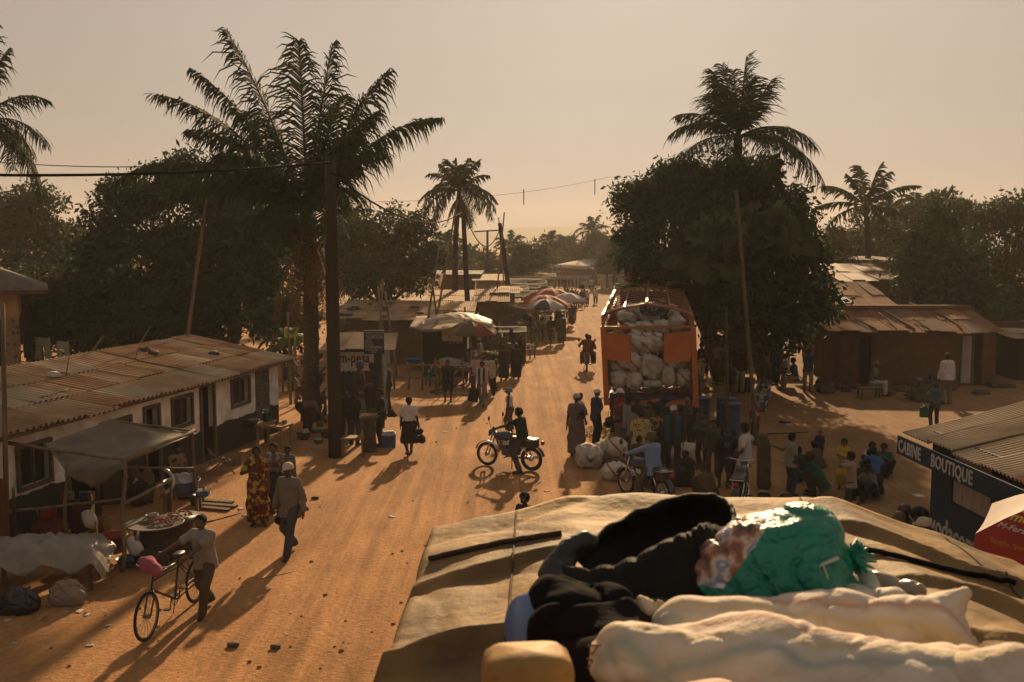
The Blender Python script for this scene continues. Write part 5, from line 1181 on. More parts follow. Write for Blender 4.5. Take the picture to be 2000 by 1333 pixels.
def lump(name, label, cat, prims, m, h=.012, amp=.010, f=26, cuts=(), loc=None, seed=1.0, parent=None, lac=0.35, crease=0.0):
 o = Vector(loc) if loc is not None else Vector(prims[0][0]); pr = [(Vector(a)-o, Vector(b)-o, ra, rb, k) for a, b, ra, rb, k in prims]
 F = Field(pr, h, pad=.03+amp*3)
 X = F.ax[0][:, None, None]; Y = F.ax[1][None, :, None]; Z = F.ax[2][None, None, :]
 w1 = np.sin(X*f+2.2*np.sin(Y*f*.5+seed)+seed)*np.cos(Y*f*.8+1.7*np.sin(Z*f*.6)+seed*2)
 w2 = np.sin((X+Y*.6-Z*.8)*f*2.1+3*np.sin(Z*f*.7+seed*3))
 q1 = np.abs(np.sin((X*.9-Y*.5+Z*.4)*f*.75+1.6*np.sin((X*.6+Z)*f*.5+seed)+.8*np.sin(Y*f*1.1))); q2 = np.abs(np.sin((X*.25+Y*.8+Z)*f*.9+1.4*np.sin((X-Y)*f*.45+seed*2)+.5*np.sin(X*f*1.3)))
 cr = 1.0-(1-q1)**4-.8*(1-q2)**5
 F.V = (F.V+amp*(w1+lac*w2)-crease*(cr-.75)).astype(np.float32)
 for n, d in cuts: F.cut(n, d-Vector(n).normalized().dot(o))
 V, Fc = F.mesh(); ob = npmesh(name, V, Fc, m, parent, loc=o)
 if label: tag(ob, label, cat)
 return ob
RUB = mat('black_rubber', (.012,.011,.010), .7, (.007,.006,.006), 5, bump=.25, bscale=40, spec=.10)
def rubber():
 c = Vector((.86, 3.02, 4.42)); t = thing('rubber_sheet', 'big black torn rubber sheet curled like a bowl on the canvas, beside the green bag', 'rubber sheet', c)
 th0 = .016
 def pt(px, py, Y): return Q(px, py, Y)-c
 back = [(1108,1085,3.15),(1150,1052,3.25),(1215,1010,3.35),(1290,972,3.42),(1360,957,3.45),(1420,968,3.40),(1446,1000,3.30),(1440,1035,3.18),(1415,1062,3.02)]
 front = [(1098,1100,3.05),(1140,1118,2.85),(1215,1110,2.72),(1262,1085,2.70),(1300,1052,2.72),(1345,1050,2.74),(1362,1026,2.78),(1395,1022,2.82),(1425,1052,2.92)]
 def loft(rim, dz, dy, nm):
  def fn(u, v):
   f = u*(len(rim)-1); k = min(len(rim)-2, int(f)); p = Vector(); ks = (-.7, -.35, 0, .35, .7)
   for dk in ks: g_ = min(len(rim)-1.001, max(0, f+dk*min(1, 2*min(f, len(rim)-1-f)))); k2 = int(g_); p += pt(*rim[k2]).lerp(pt(*rim[k2+1]), g_-k2)/5
   p = p + Vector((0,0,.010*noise.noise(Vector((u*22, 1, 2)))*(1-v)**3))
   d2 = dy*(1-u*.9) if dy < -.2 else dy; q = Vector((p.x*.86+.02, p.y+d2, ztop(c.x+p.x*.86, c.y+p.y+d2)-c.z-.01)); r = p.lerp(q, v)
   r.y += dz*math.sin(math.pi*v)*(1); r += Vector((0,0,0)); r.x += .01*noise.noise(Vector((u*3, v*2, 9)))
   return r
  mb = MB(); mb.sheet(64, 16, fn, thick=th0); return mb.build(nm, RUB, t)
 loft(back, .10, -.12, 'back_flap'); loft(front, -.10, -.34, 'front_flap')
 mb = MB(); mb.sheet(20, 12, lambda u, v: ((-.34+u*.68)*(1-.2*abs(v-.5)), -.42+v*.85, ztop(c.x, c.y-.42+v*.85)-c.z+.012+.01*noise.noise(Vector((u*6, v*6, 1)))), thick=.01); mb.build('floor_flap', RUB, t)
rubber()
PLB = mat('black_plastic', (.010,.009,.009), .42, (.007,.006,.006), 4, bump=.15, bscale=30, spec=.5); DCL = mat('dark_cloth', (.013,.011,.013), .95, (.008,.007,.008), 6, bump=.25, bscale=35, spec=.04)
def q3(px, py, Y): return Q(px, py, Y)
lump('plastic_bag', 'small crumpled black plastic bag tucked left of the rubber sheet', 'bag', [(q3(1085,1120,3.05), q3(1120,1150,2.98), .055, .06, .05), (q3(1105,1075,3.10), q3(1150,1060,3.12), .035, .03, .04)], PLB, h=.009, amp=.010, f=34, seed=2, crease=.008)
lump('cloth_bundle', 'large bundle of black cloth in front of the rubber sheet, over the blue bowl', 'bundle', [(q3(1090,1195,2.52), q3(1180,1200,2.50), .085, .085, .06), (q3(1110,1235,2.42), q3(1200,1270,2.38), .10, .095, .06), (q3(1180,1320,2.28), q3(1200,1380,2.2), .11, .11, .06), (q3(1120,1170,2.6), q3(1170,1180,2.6), .04, .05, .05)], DCL, h=.008, amp=.010, f=19, seed=4, crease=.020)
lump('cloth_bundle', 'dark olive bundle squeezed between the black cloth and the tied sack neck', 'bundle', [(q3(1215,1215,2.50), q3(1300,1205,2.50), .048, .046, .05)], mat('dark_olive_cloth', (.045,.036,.022), .95, (.025,.02,.014), 6, bump=.3), h=.010, amp=.008, f=24, seed=5, crease=.008)
def bowl(name, label, cat, c, r, hgt, m, M=None, th=.006, parent=None, group=None, n=28, flare=.68):
 mb = MB(); mb.lathe([(r*flare*.05, 0), (r*flare, 0), (r*(.5*flare+.5)+.01, hgt*.5), (r, hgt), (r+.012, hgt+.004), (r+.010, hgt-.008), (r-th, hgt-.01), (r*(.5*flare+.5)-th, hgt*.5), (r*flare-th, th), (r*.01, th)], (0,0,0), n, M=M)
 o = mb.build(name, m, parent, loc=c)
 if label: tag(o, label, cat, group)
 return o
bm_ = mat('blue_enamel', (.10,.19,.42), .35, (.07,.13,.30), 2, spec=.5)
bowl('bowl', 'pale blue shiny bowl tipped on its side under the black cloth bundle', 'bowl', q3(1012,1218,2.48), .105, .13, bm_, Matrix.Rotation(R(28), 3, 'Z') @ Matrix.Rotation(R(105), 3, 'Y'), flare=.66)
def bag_mat():
 m = bpy.data.materials.new('green_printed_bag'); m.use_nodes = True; t = m.node_tree; b = t.nodes['Principled BSDF']; b.inputs['Roughness'].default_value = .38; b.inputs['Specular IOR Level'].default_value = .45
 tc = N(t, 'ShaderNodeTexCoord'); sx = N(t, 'ShaderNodeSeparateXYZ'); t.links.new(tc.outputs['Object'], sx.inputs[0])
 nz = N(t, 'ShaderNodeTexNoise'); nz.inputs['Scale'].default_value = 9; nz.inputs['Detail'].default_value = 5; t.links.new(tc.outputs['Object'], nz.inputs[0])
 cr = N(t, 'ShaderNodeValToRGB'); e = cr.color_ramp.elements; e[0].position = .34; e[0].color = (.06,.05,.07,1); e[1].position = .60; e[1].color = (.66,.62,.62,1)
 for p, c in ((.42,(.26,.10,.05)),(.48,(.50,.42,.36)),(.54,(.12,.16,.28))): x = e.new(p); x.color = (*c, 1)
 t.links.new(nz.outputs[0], cr.inputs[0])
 d = N(t, 'ShaderNodeVectorMath', operation='DOT_PRODUCT'); t.links.new(tc.outputs['Object'], d.inputs[0]); d.inputs[1].default_value = (-.80, .10, .62)
 gt = N(t, 'ShaderNodeMath', operation='GREATER_THAN'); t.links.new(d.outputs['Value'], gt.inputs[0]); gt.inputs[1].default_value = .035
 g2 = N(t, 'ShaderNodeMath', operation='GREATER_THAN'); t.links.new(sx.outputs[2], g2.inputs[0]); g2.inputs[1].default_value = -.015
 mu = N(t, 'ShaderNodeMath', operation='MULTIPLY'); t.links.new(gt.outputs[0], mu.inputs[0]); t.links.new(g2.outputs[0], mu.inputs[1])
 mx = N(t, 'ShaderNodeMix', data_type='RGBA'); t.links.new(mu.outputs[0], mx.inputs[0]); mx.inputs[6].default_value = (.004,.175,.125,1); t.links.new(cr.outputs[0], mx.inputs[7])
 t.links.new(mx.outputs[2], b.inputs['Base Color'])
 n2 = N(t, 'ShaderNodeTexNoise'); n2.inputs['Scale'].default_value = 26; n2.inputs['Detail'].default_value = 3; n2.inputs['Distortion'].default_value = 1.2; t.links.new(tc.outputs['Object'], n2.inputs[0])
 bp = N(t, 'ShaderNodeBump'); bp.inputs['Strength'].default_value = .9; bp.inputs['Distance'].default_value = .02; t.links.new(n2.outputs[0], bp.inputs['Height']); t.links.new(bp.outputs[0], b.inputs['Normal'])
 return m
Yb = 2.68
gb = lump('green_bag', 'glossy green printed plastic bag knotted at its right end, on the canvas', 'bag', [(q3(1445,1112,Yb), q3(1560,1085,Yb), .10, .125, .05), (q3(1375,1150,Yb-.03), q3(1470,1135,Yb-.02), .055, .10, .06), (q3(1395,1110,Yb), q3(1470,1080,Yb), .05, .09, .06), (q3(1400,1170,Yb-.06), q3(1590,1160,Yb-.08), .045, .08, .06), (q3(1480,1060,Yb+.05), q3(1580,1045,Yb+.05), .062, .085, .05), (q3(1560,1110,Yb), q3(1625,1110,Yb), .10, .055, .04), (q3(1570,1020,Yb+.05), q3(1600,1035,Yb+.02), .022, .05, .03), (q3(1620,1105,Yb), q3(1650,1085,Yb), .035, .028, .02)], bag_mat(), h=.0065, amp=.006, f=30, seed=6, crease=.014, lac=.3)
mb = MB()
for i in range(16):
 a = i/16*2*math.pi; k = q3(1648,1088,Yb)-gb.location
 mb.tube([k, k+Vector((.035+.01*math.cos(a*3), .02*math.cos(a), .022*math.sin(a))), k+Vector((.055+.02*math.cos(a*2), .045*math.cos(a), .05*math.sin(a)))], [.012,.010,.003], 5)
mb.build('knot_ruffle', bpy.data.materials['green_printed_bag'], gb)
mb = MB(); k = q3(1640,1100,Yb)-gb.location; mb.tube([k, k+Vector((.03,-.03,-.05)), k+Vector((.07,-.06,-.10))], [.012,.014,.010], 6); mb.build('tie', bpy.data.materials['green_printed_bag'], gb)
mb = MB(); o_ = q3(1600,1105,Yb-.13)-gb.location; mb.beam(o_, o_+Vector((.05,.0,.022)), .014, .004); mb.beam(o_+Vector((.01,-.005,.0)), o_+Vector((.022,-.006,-.035)), .012, .004); mb.build('printed_mark', mat('print_white', (.55,.52,.48)), gb)
def sack_mat():
 m = mat('woven_sack', (.64,.56,.48), .75, (.42,.34,.27), 5.5, amt=.5, bump=.16, bscale=60, spec=.25, detail=7)
 t = m.node_tree; b = t.nodes['Principled BSDF']; src = b.inputs['Base Color'].links[0].from_socket; tc = N(t, 'ShaderNodeTexCoord')
 sx = N(t, 'ShaderNodeSeparateXYZ'); t.links.new(tc.outputs['Object'], sx.inputs[0]); nn = N(t, 'ShaderNodeTexNoise'); nn.inputs['Scale'].default_value = 4; t.links.new(tc.outputs['Object'], nn.inputs[0])
 n = N(t, 'ShaderNodeMath', operation='MULTIPLY_ADD'); t.links.new(nn.outputs[0], n.inputs[0]); n.inputs[1].default_value = .10; ss = N(t, 'ShaderNodeMath', operation='MULTIPLY_ADD'); t.links.new(sx.outputs[1], ss.inputs[0]); ss.inputs[1].default_value = 1.0; s3 = N(t, 'ShaderNodeMath', operation='MULTIPLY_ADD'); t.links.new(sx.outputs[0], s3.inputs[0]); s3.inputs[1].default_value = .30; s3.inputs[2].default_value = .5; t.links.new(s3.outputs[0], ss.inputs[2]); t.links.new(ss.outputs[0], n.inputs[2])
 cur = src
 for a, c in ((.575, (.44,.17,.08)), (.535, (.50,.38,.14)), (.49, (.16,.27,.25))):
  r = N(t, 'ShaderNodeValToRGB'); e = r.color_ramp.elements; e[0].position = a-.016; e[0].color = (0,0,0,1); e[1].position = a; e[1].color = (.6,.6,.6,1); x = e.new(a+.016); x.color = (0,0,0,1)
  t.links.new(n.outputs[0], r.inputs[0]); mx = N(t, 'ShaderNodeMix', data_type='RGBA'); t.links.new(r.outputs[0], mx.inputs[0]); t.links.new(cur, mx.inputs[6]); mx.inputs[7].default_value = (*c, 1); cur = mx.outputs[2]
 t.links.new(cur, b.inputs['Base Color']); return m
SACK = sack_mat()
lump('sack', 'long white woven sack along the bottom of the picture, its left mouth frayed and stitched', 'sack', [(q3(1235,1290,2.15), q3(1500,1320,2.10), .082, .115, .08), (q3(1500,1330,2.08), q3(1850,1390,1.95), .125, .12, .08), (q3(1850,1400,1.95), q3(2080,1420,1.9), .12, .10, .08), (q3(1210,1285,2.17), q3(1200,1290,2.17), .055, .05, .04)], SACK, h=.0085, amp=.006, f=26, seed=7, crease=.009)
lump('sack', 'white woven sack with a pointed upright corner behind the frontmost sack', 'sack', [(q3(1330,1225,2.42), q3(1620,1235,2.36), .070, .090, .06), (q3(1620,1235,2.36), q3(1830,1225,2.30), .085, .065, .06), (q3(1760,1225,2.32), q3(1885,1160,2.30), .060, .012, .05), (q3(1840,1240,2.28), q3(1885,1265,2.25), .05, .03, .05)], SACK, h=.0085, amp=.006, f=26, seed=8, crease=.009)
lump('sack', 'pale sack with a crumpled neck at the lower right edge', 'sack', [(q3(1900,1330,1.9), q3(1960,1340,1.88), .06, .06, .05), (q3(1918,1298,1.92), q3(1925,1290,1.92), .022, .012, .03), (q3(1990,1300,1.88), q3(2050,1320,1.85), .04, .05, .04)], SACK, h=.010, amp=.005, f=20, seed=9, crease=.008)
lump('sack', 'slice of a pale sack at the bottom edge left of the long one', 'sack', [(q3(1165,1400,1.85), q3(1400,1390,1.8), .05, .06, .05)], SACK, h=.011, amp=.004, f=14, seed=10, crease=.006)
def neck(label, c, s, n=9, m=None):
 mb = MB(); rr = random.Random(int(c.x*100))
 for i in range(n):
  a = -1.1+2.2*i/(n-1); d = Vector((math.sin(a)*.6, rr.uniform(-.2,.2), math.cos(a*.8))); w_ = .012*s
  mb.tube([Vector((math.sin(a)*.02*s, 0, -.03*s)), Vector((math.sin(a)*.03*s, 0, .02*s))+d*.02*s, d*.075*s*rr.uniform(.8,1.15)], [w_*1.3, w_, w_*.55], 6)
 mb.blob((0,0,-.03*s), (.04*s,.035*s,.04*s), 12, 8, .2); o = mb.build('sack_neck', m or SACK, loc=c); tag(o, label, 'sack')
lump('sack_neck', 'gathered pale sack neck poking up between the dark bundle and the white sacks', 'sack', [(q3(1275,1225,2.50), q3(1262,1185,2.50), .034, .022, .02), (q3(1285,1220,2.49), q3(1292,1190,2.49), .026, .016, .015), (q3(1262,1185,2.50), q3(1252,1168,2.50), .02, .008, .02)], SACK, h=.0055, amp=.004, f=60, seed=3, crease=.010)
mb = MB(); c = q3(1190,1278,2.15)
for i in range(14):
 a = i*.7; mb.tube([Vector((0,0,0)), Vector((-.02-.01*math.sin(a*3), .01*math.cos(a), .02*math.sin(a))), Vector((-.035+.015*math.cos(a*2), -.01, .035*math.sin(a*1.3)-.01))], .0025, 4)
o = mb.build('twine', mat('orange_twine', (.30,.13,.05)), loc=c); tag(o, 'frayed orange twine ends at the mouth of the frontmost sack', 'twine')
lump('sack', 'crumpled white printed sack peeping out under the green bag', 'sack', [(q3(1660,1165,2.62), q3(1740,1180,2.55), .035, .045, .04), (q3(1690,1125,2.68), q3(1700,1150,2.65), .02, .03, .03)], mat('white_printed_sack', (.58,.52,.46), .7, (.26,.33,.28), 10, amt=.3), h=.008, amp=.006, f=30, seed=11, crease=.008)
lump('plastic_bag', 'crumpled clear plastic lying in the canvas fold right of the green bag', 'bag', [(q3(1700,1140,2.95), q3(1790,1160,2.85), .03, .028, .03)], mat('cloudy_plastic', (.34,.26,.19), .25, (.16,.11,.08), 9, spec=.7), h=.008, amp=.010, f=36, seed=12, crease=.010)
def jerrycan_fg():
 c = q3(1030,1345,2.02); t = thing('jerrycan', 'dusty yellow plastic jerrycan at the bottom edge of the picture', 'jerrycan', c, R(6)); YM = mat('dusty_yellow_plastic', (.42,.25,.08), .6, (.22,.12,.045), 7, amt=.5, bump=.1, bscale=20)
 lumpm = MB(); s = [(.088,-.16),(.092,-.13),(.092,.045),(.086,.068),(.070,.082),(.0,.086)]
 mb = MB(); mb.lathe(s, (0,0,0), 4*9, sx=1.0, sy=1.0)
 vs = []
 for v in mb.v:
  r = math.hypot(v[0], v[1]); a = math.atan2(v[1], v[0]); k = (abs(math.cos(a))**5+abs(math.sin(a))**5)**(-1/5) if r > 1e-6 else 1; vs.append((v[0]*k*1.04, v[1]*k*.72, v[2]))
 mb.v = vs; mb.build('body', YM, t)
 m2 = MB(); m2.tube([(-.06,-.064,-.10),(-.06,-.064,.035),(.06,-.064,.035),(.06,-.064,-.10)], .006, 6); m2.tube([(-.078,-.058,.055),(.078,-.058,.055)], .005, 6); m2.build('moulded_rib', YM, t)
 m2 = MB(); m2.tube([(-.05,.06,.03), (-.045,.095,.03), (.02,.095,.03), (.03,.06,.03)], .012, 8); m2.build('handle', YM, t)
 m2 = MB(); m2.lathe([(.020,.0),(.020,.03),(.0,.032)], (.058,.066,-.05), 12, M=Matrix.Rotation(R(-90), 3, 'X')); m2.build('cap', YM, t)
jerrycan_fg()
def big_umbrella(name, label, c, r, hgt, cols, n=8, pole=None, drop=.14, group=None, rz=0.0, tilt=None, valance=.10):
 t = thing(name, label, 'umbrella', (c[0], c[1], 0), 0, group); z = c[2]; M = tilt or Matrix.Identity(3)
 ms = [mat('umbrella_%s' % k, v, .75, tuple(q*.75 for q in v), 3, trans=.25) for k, v in cols]
 mb = MB(); ap = Vector((0,0,z+hgt))
 def X(v): return M @ (v-Vector((0,0,z)))+Vector((0,0,z))
 for i in range(n):
  a0 = rz+2*math.pi*i/n; a1 = rz+2*math.pi*(i+1)/n; K = 5; vs = []; fs = []
  for k in range(K+1):
   u = k/K; rr_ = r*u; zz = z+hgt*(1-u**1.7)
   for j in range(5):
    w_ = j/4; p = Vector((math.cos(a0), math.sin(a0), 0)).lerp(Vector((math.cos(a1), math.sin(a1), 0)), w_)*rr_; vs.append(X(Vector((p.x, p.y, zz-.035*r*math.sin(math.pi*w_)*u))))
  for j in range(5):
   w_ = j/4; p = Vector((math.cos(a0), math.sin(a0), 0)).lerp(Vector((math.cos(a1), math.sin(a1), 0)), w_)*r*1.01; vs.append(X(Vector((p.x, p.y, z-valance-.035*r*math.sin(math.pi*w_)))))
  for k in range(K+1):
   for j in range(4): fs.append((k*5+j, k*5+j+1, (k+1)*5+j+1, (k+1)*5+j))
  mb.add(vs, fs, i % len(ms), True)
 mb.build('canopy', ms, t)
 mb = MB(); mb.tube([(0,0,0), X(Vector((0,0,z+hgt+.08)))], .022, 8); mb.build('pole', mat('umbrella_pole', (.30,.27,.24), .5), t)
 mb = MB()
 for i in range(n):
  a = rz+2*math.pi*i/n; mb.tube([X(Vector((0,0,z+hgt-.02))), X(Vector((math.cos(a)*r*.6, math.sin(a)*r*.6, z+hgt*.55))), X(Vector((math.cos(a)*r, math.sin(a)*r, z-.01)))], .006, 4)
 mb.build('ribs', mat('umbrella_pole', (.3,.27,.24)), t)
 return t
def red_umbrella():
 zz = 2.55; A = P(1921, 1048, zz); c = A+Vector((1.38, .05, 0))
 t = big_umbrella('umbrella', 'big red and white advertising umbrella cut off by the right edge', (c.x, c.y, zz), 1.42, .50, [('white', (.62,.55,.50))]+[('red', (.36,.045,.03))]*5, n=6, rz=R(118), valance=.14)
 sl = Vector((0,0,0))
 a0 = R(178); a1 = R(238)
 def onp(ang, u): return Vector((math.cos(ang)*1.42*u, math.sin(ang)*1.42*u, zz+.50*(1-u**1.7)))
 e0 = onp(a0-.0, .98); e1 = onp(a1, .98); top = onp((a0+a1)/2, .5)
 right = (e1-e0).normalized(); upv = (top-(e0+e1)/2); upv = (upv-right*upv.dot(right)).normalized(); nn = right.cross(upv)
 base = e0+nn*.035
 letters('airtel', .17, mat('print_white', (.6,.55,.5)), t, base+right*.30+upv*.36, right, upv, off=.035, depth=.002, font_bold=True)
 letters('money', .17, mat('yellow_print', (.55,.38,.04)), t, base+right*.24+upv*.22, right, upv, off=.03, depth=.002, font_bold=True)
 letters('M-Faranga', .11, mat('print_white', (.6,.55,.5)), t, base+right*.18+upv*.09, right, upv, off=.025, depth=.002)
 letters('Simple, Sur, Immediat', .085, mat('dull_orange_print', (.42,.20,.05)), t, base+right*.16-Vector((0,0,.09)), right, (0,0,1), off=.01, depth=.002)
 w0 = onp(R(178), .98); w1 = onp(R(118), .98); r2 = (w1-w0).normalized(); tp = onp(R(148), .5); u2 = tp-(w0+w1)/2; u2 = (u2-r2*u2.dot(r2)).normalized()
 letters('airtel', .13, mat('red_lettering', (.24,.035,.025)), t, w0+r2*.40+u2*.10, r2, u2, off=.05, depth=.002)
red_umbrella()
# ------------------------------------------------------------------ orange truck loaded with sacks
ORG = mat('orange_paint', (.46,.115,.020), .5, (.28,.07,.016), 2.5, amt=.6, bump=.05, spec=.4); ORGD = mat('rusty_orange_bars', (.30,.11,.05), .36, (.15,.055,.03), 6, spec=.6)
BLK = mat('rubber_black', (.018,.017,.016), .85, (.012,.011,.011), 8); STEEL = mat('steel_rim', (.2,.18,.16), .5)
TR = thing('sack_truck', 'orange open-sided truck piled with white sacks, its two tail doors ajar', 'truck', (Q(1271,800,27.0).x, 27.0, 0), R(-8))
def tl(x, y, z): # local with slight lean to the left and nose-up
 return Vector((x-.055*(z-1.3), y, z+.028*y*(1 if z > 1.2 else 0)))
def truck_mid():
 t = TR; W = 1.22; L = 9.0; zf = 1.30; zt = 3.62; zp = 3.90
 mb = MB(); mb.box((0, L/2, zf-.10), (2*W, L, .2)); mb.build('cargo_floor', ORG, t)
 for s in (-1, 1):
  for y in (0.06,):
   mb = MB(); mb.beam(tl(s*W, y, zf-.2), tl(s*W, y, 3.28), .17, .14); mb.build('corner_post', ORG, t)
  mb = MB(); mb.beam(tl(s*W, .06, 3.26), tl(s*W, .06, zt-.05), .08, .08); mb.beam(tl(s*W, .1, 3.27), tl(s*W, L, 3.27), .07, .07); mb.beam(tl(s*W, .06, zt-.04), tl(s*W, L, zt-.04), .06, .06)
  for i in range(18): mb.beam(tl(s*W, .3+i*.5, 3.28), tl(s*W, .3+i*.5, zt-.05), .05, .05)
  mb.beam(tl(s*(W-.02), .08, 3.0), tl(s*(W-.02), .9, zt-.1), .05, .05); mb.build('side_cage', ORGD, t)
  mb = MB(); q = [tl(s*W, .15, zf-.2), tl(s*W, L, zf-.2), tl(s*W, L, 3.25), tl(s*W, .15, 3.25)]; n = Vector((s*.05, 0, 0)); mb.add(q+[v-n for v in q], [(0,1,2,3),(7,6,5,4),(0,4,5,1),(1,5,6,2),(2,6,7,3),(3,7,4,0)]); mb.build('side_panel', ORG, t)
 def arch(y, r, mb, k=0):
  pts = [tl(-W, y, zt-.1), tl(-W+.10, y, zt+.03), tl(-W+.5, y, zt+.15), tl(0, y, zp), tl(W-.5, y, zt+.17), tl(W-.10, y, zt+.03), tl(W, y, zt-.1)]
  mb.tube(pts, r, 6)
 mb = MB(); arch(.06, .045, mb); mb.build('rear_hoop', ORGD, t)
 for i in range(11): mb = MB(); arch(.70+i*.80, .020, mb); mb.build('roof_rib', ORGD, t)
 for x, z in ((-.62, zt+.16), (0, zp+.03), (.62, zt+.19)): mb = MB(); mb.beam(tl(x, .06, z+.03), tl(x, L, z+.03), .055, .04); mb.build('roof_bar', ORGD, t)
 mb = MB(); mb.beam(tl(-W, .04, 3.24), tl(W, .04, 3.30), .07, .08); mb.build('cross_bar', ORGD, t)
 mb = MB(); q = tl(0, L, 0); mb.box((q.x, L, (zf+zt)/2+.2), (2*W, .1, zt-zf)); mb.build('headboard', mat('shade_soot_steel', (.045,.030,.022)), t)  # blackish colour paints the shade of the cargo interior onto the headboard
 for s, ang, x0, w_, z0, z1 in ((-1, 24, -W+.09, .72, 2.38, 3.08), (1, -28, W-.08, .82, 2.38, 3.14)):
  d = Vector((-s*math.cos(R(ang)), -abs(math.sin(R(ang))), 0))
  a = tl(x0, 0, 0); a = Vector((x0-.055*1.4, 0, 0)); th = Vector((d.y, -d.x, 0))*.05
  q = [a+Vector((0,0,z0)), a+d*w_+Vector((0,0,z0-.04)), a+d*w_+Vector((0,0,z1-.04)), a+Vector((0,0,z1))]
  mb = MB(); mb.add(q+[v+th for v in q], [(0,1,2,3),(7,6,5,4),(0,4,5,1),(1,5,6,2),(2,6,7,3),(3,7,4,0)]); mb.build('tail_door', ORG, t)
  m2 = MB(); m2.beam(q[3]+Vector((0,-.01,.02)), q[2]+Vector((0,-.01,.02)), .05, .05); m2.build('door_rail', ORGD, t)
 mb = MB(); mb.box((-.45, L/2, .95), (.14, L+2, .28)); mb.box((.45, L/2, .95), (.14, L+2, .28)); mb.build('chassis', BLK, t)
 for y in (1.7, 3.0, 10.2):
  for x in (-1.0, 1.0): mb = MB(); mb.tube([(x-.15, y, .5), (x+.15, y, .5)], .5, 20); w_ = mb.build('wheel', BLK, t); m2 = MB(); m2.tube([(x-.16, y, .5), (x+.16, y, .5)], .25, 12); m2.build('rim', STEEL, w_)
 mb = MB(); mb.box((0, L+1.2, 1.75), (2.3, 2.0, 1.9), taper=.92); mb.build('cab', mat('cab_blue', (.03,.05,.10), .5), t)
 mb = MB(); mb.box((0, L+2.16, 2.2), (1.9, .1, .7)); mb.build('windscreen', DARKIN, t)
 mb = MB(); mb.sheet(30, 10, lambda u, v: (-1.12+2.24*u-.01, .55-1.0*min(v, .55)+(.10*noise.noise(Vector((u*6, v*5, 2)))), 1.36-(max(0, v-.5)*(.75+.25*math.sin(u*7)))+.07*noise.noise(Vector((u*8, v*6, 5)))), thick=.012); mb.build('tail_tarpaulin', mat('navy_tarp', (.020,.028,.05), .5, (.012,.015,.026), 5), t)
truck_mid()
SACKW = mat('grain_sack', (.62,.55,.47), .8, (.25,.205,.16), 5, amt=.6, bump=.6, bscale=14, coord='Object')
def sack_red():
 m = mat('grain_sack_red', (.62,.55,.47), .8, (.33,.28,.22), 2.6, amt=.6, bump=.35, bscale=18); t = m.node_tree; b = t.nodes['Principled BSDF']; src = b.inputs['Base Color'].links[0].from_socket
 tc = N(t, 'ShaderNodeTexCoord'); sx = N(t, 'ShaderNodeSeparateXYZ'); t.links.new(tc.outputs['Object'], sx.inputs[0])
 ad = N(t, 'ShaderNodeMath', operation='ADD'); t.links.new(sx.outputs[0], ad.inputs[0]); t.links.new(sx.outputs[2], ad.inputs[1])
 ab = N(t, 'ShaderNodeMath', operation='ABSOLUTE'); t.links.new(ad.outputs[0], ab.inputs[0]); lt = N(t, 'ShaderNodeMath', operation='LESS_THAN'); t.links.new(ab.outputs[0], lt.inputs[0]); lt.inputs[1].default_value = .035
 mx = N(t, 'ShaderNodeMix', data_type='RGBA'); t.links.new(lt.outputs[0], mx.inputs[0]); t.links.new(src, mx.inputs[6]); mx.inputs[7].default_value = (.30,.09,.08,1); t.links.new(mx.outputs[2], b.inputs['Base Color']); return m
SACKR = sack_red()
def sack(c, rx, rz, ry, label, tilt=0, red=False, seed=1, m=None, group=None, name='sack'):
 mb = MB(); mb.blob((0,0,0), (rx, ry, rz), 30, 20, .24, seed, M=Matrix.Rotation(R(tilt), 3, 'Y'), sq=.74, fr=3.1)
 if seed % 3 == 0 and rz > .1: mb.tube([(0,-ry*.85,rz*.1), (.01,-ry*1.08,rz*.16), (.03,-ry*1.25,rz*.1)], [.10*rx/.25, .03, .055], 8)
 o = mb.build(name, m or (SACKR if red else SACKW), loc=c)
 return tag(o, label, 'sack', group)
ORD = ['leftmost', 'second from the left', 'third from the left', 'fourth from the left', 'fifth from the left', 'sixth from the left', 'rightmost']
rows = [('bottom row', 27.35, [(375,780,57,66,0,0),(485,790,57,62,0,0),(612,812,75,26,0,0),(725,762,46,70,0,0),(830,768,57,62,15,1)]),
 ('second row', 27.55, [(370,665,62,52,0,1),(470,660,68,62,20,1),(605,700,86,80,28,0),(792,655,76,54,-5,0)]),
 ('third row', 28.0, [(480,545,80,66,35,1),(575,560,58,64,10,1),(640,552,46,58,0,0),(735,585,50,40,0,0)]),
 ('middle row', 28.6, [(495,478,40,34,0,1),(575,498,46,36,0,1),(645,490,36,28,0,1)]),
 ('fourth row', 29.0, [(460,440,45,40,0,0),(560,435,62,48,0,0),(676,425,56,52,0,0),(786,405,52,62,0,0)]),
 ('fifth row', 29.8, [(440,365,64,46,20,0),(600,358,62,38,10,0),(765,330,36,30,0,0)]),
 ('top row', 30.6, [(405,312,42,34,0,0),(500,315,66,36,40,0),(740,296,46,26,-25,0),(565,300,40,24,0,0)])]
sd = 0
for rn, Y, L in rows:
 L = sorted(L); n = len(L)
 for i, (x, y, rx, rz, ti, rd) in enumerate(L):
  sd += 1; px, py = x/3.508+1100, y/3.508+520; k = Y/FPX/3.508; o_ = 'rightmost' if i == n-1 else ORD[i]
  sack(Q(px, py, Y)+Vector((0, .25, 0)), rx*k*1.05, rz*k*1.05, .42, '%s sack in the %s of the orange truck load, %s' % ('red-striped white' if rd else 'white', rn, o_), ti, rd, sd)
lump('cloth_bundle', 'dark blue patterned cloth bundle on top of the sacks under the truck roof', 'bundle', [(Q(1262,602,29.5), Q(1292,600,29.5), .22, .26, .1)], cloth((.035,.04,.06), (.02,.022,.03), pat='blotch', pcol=(.16,.15,.15), pscale=9), h=.03, amp=.02, f=10, seed=3)
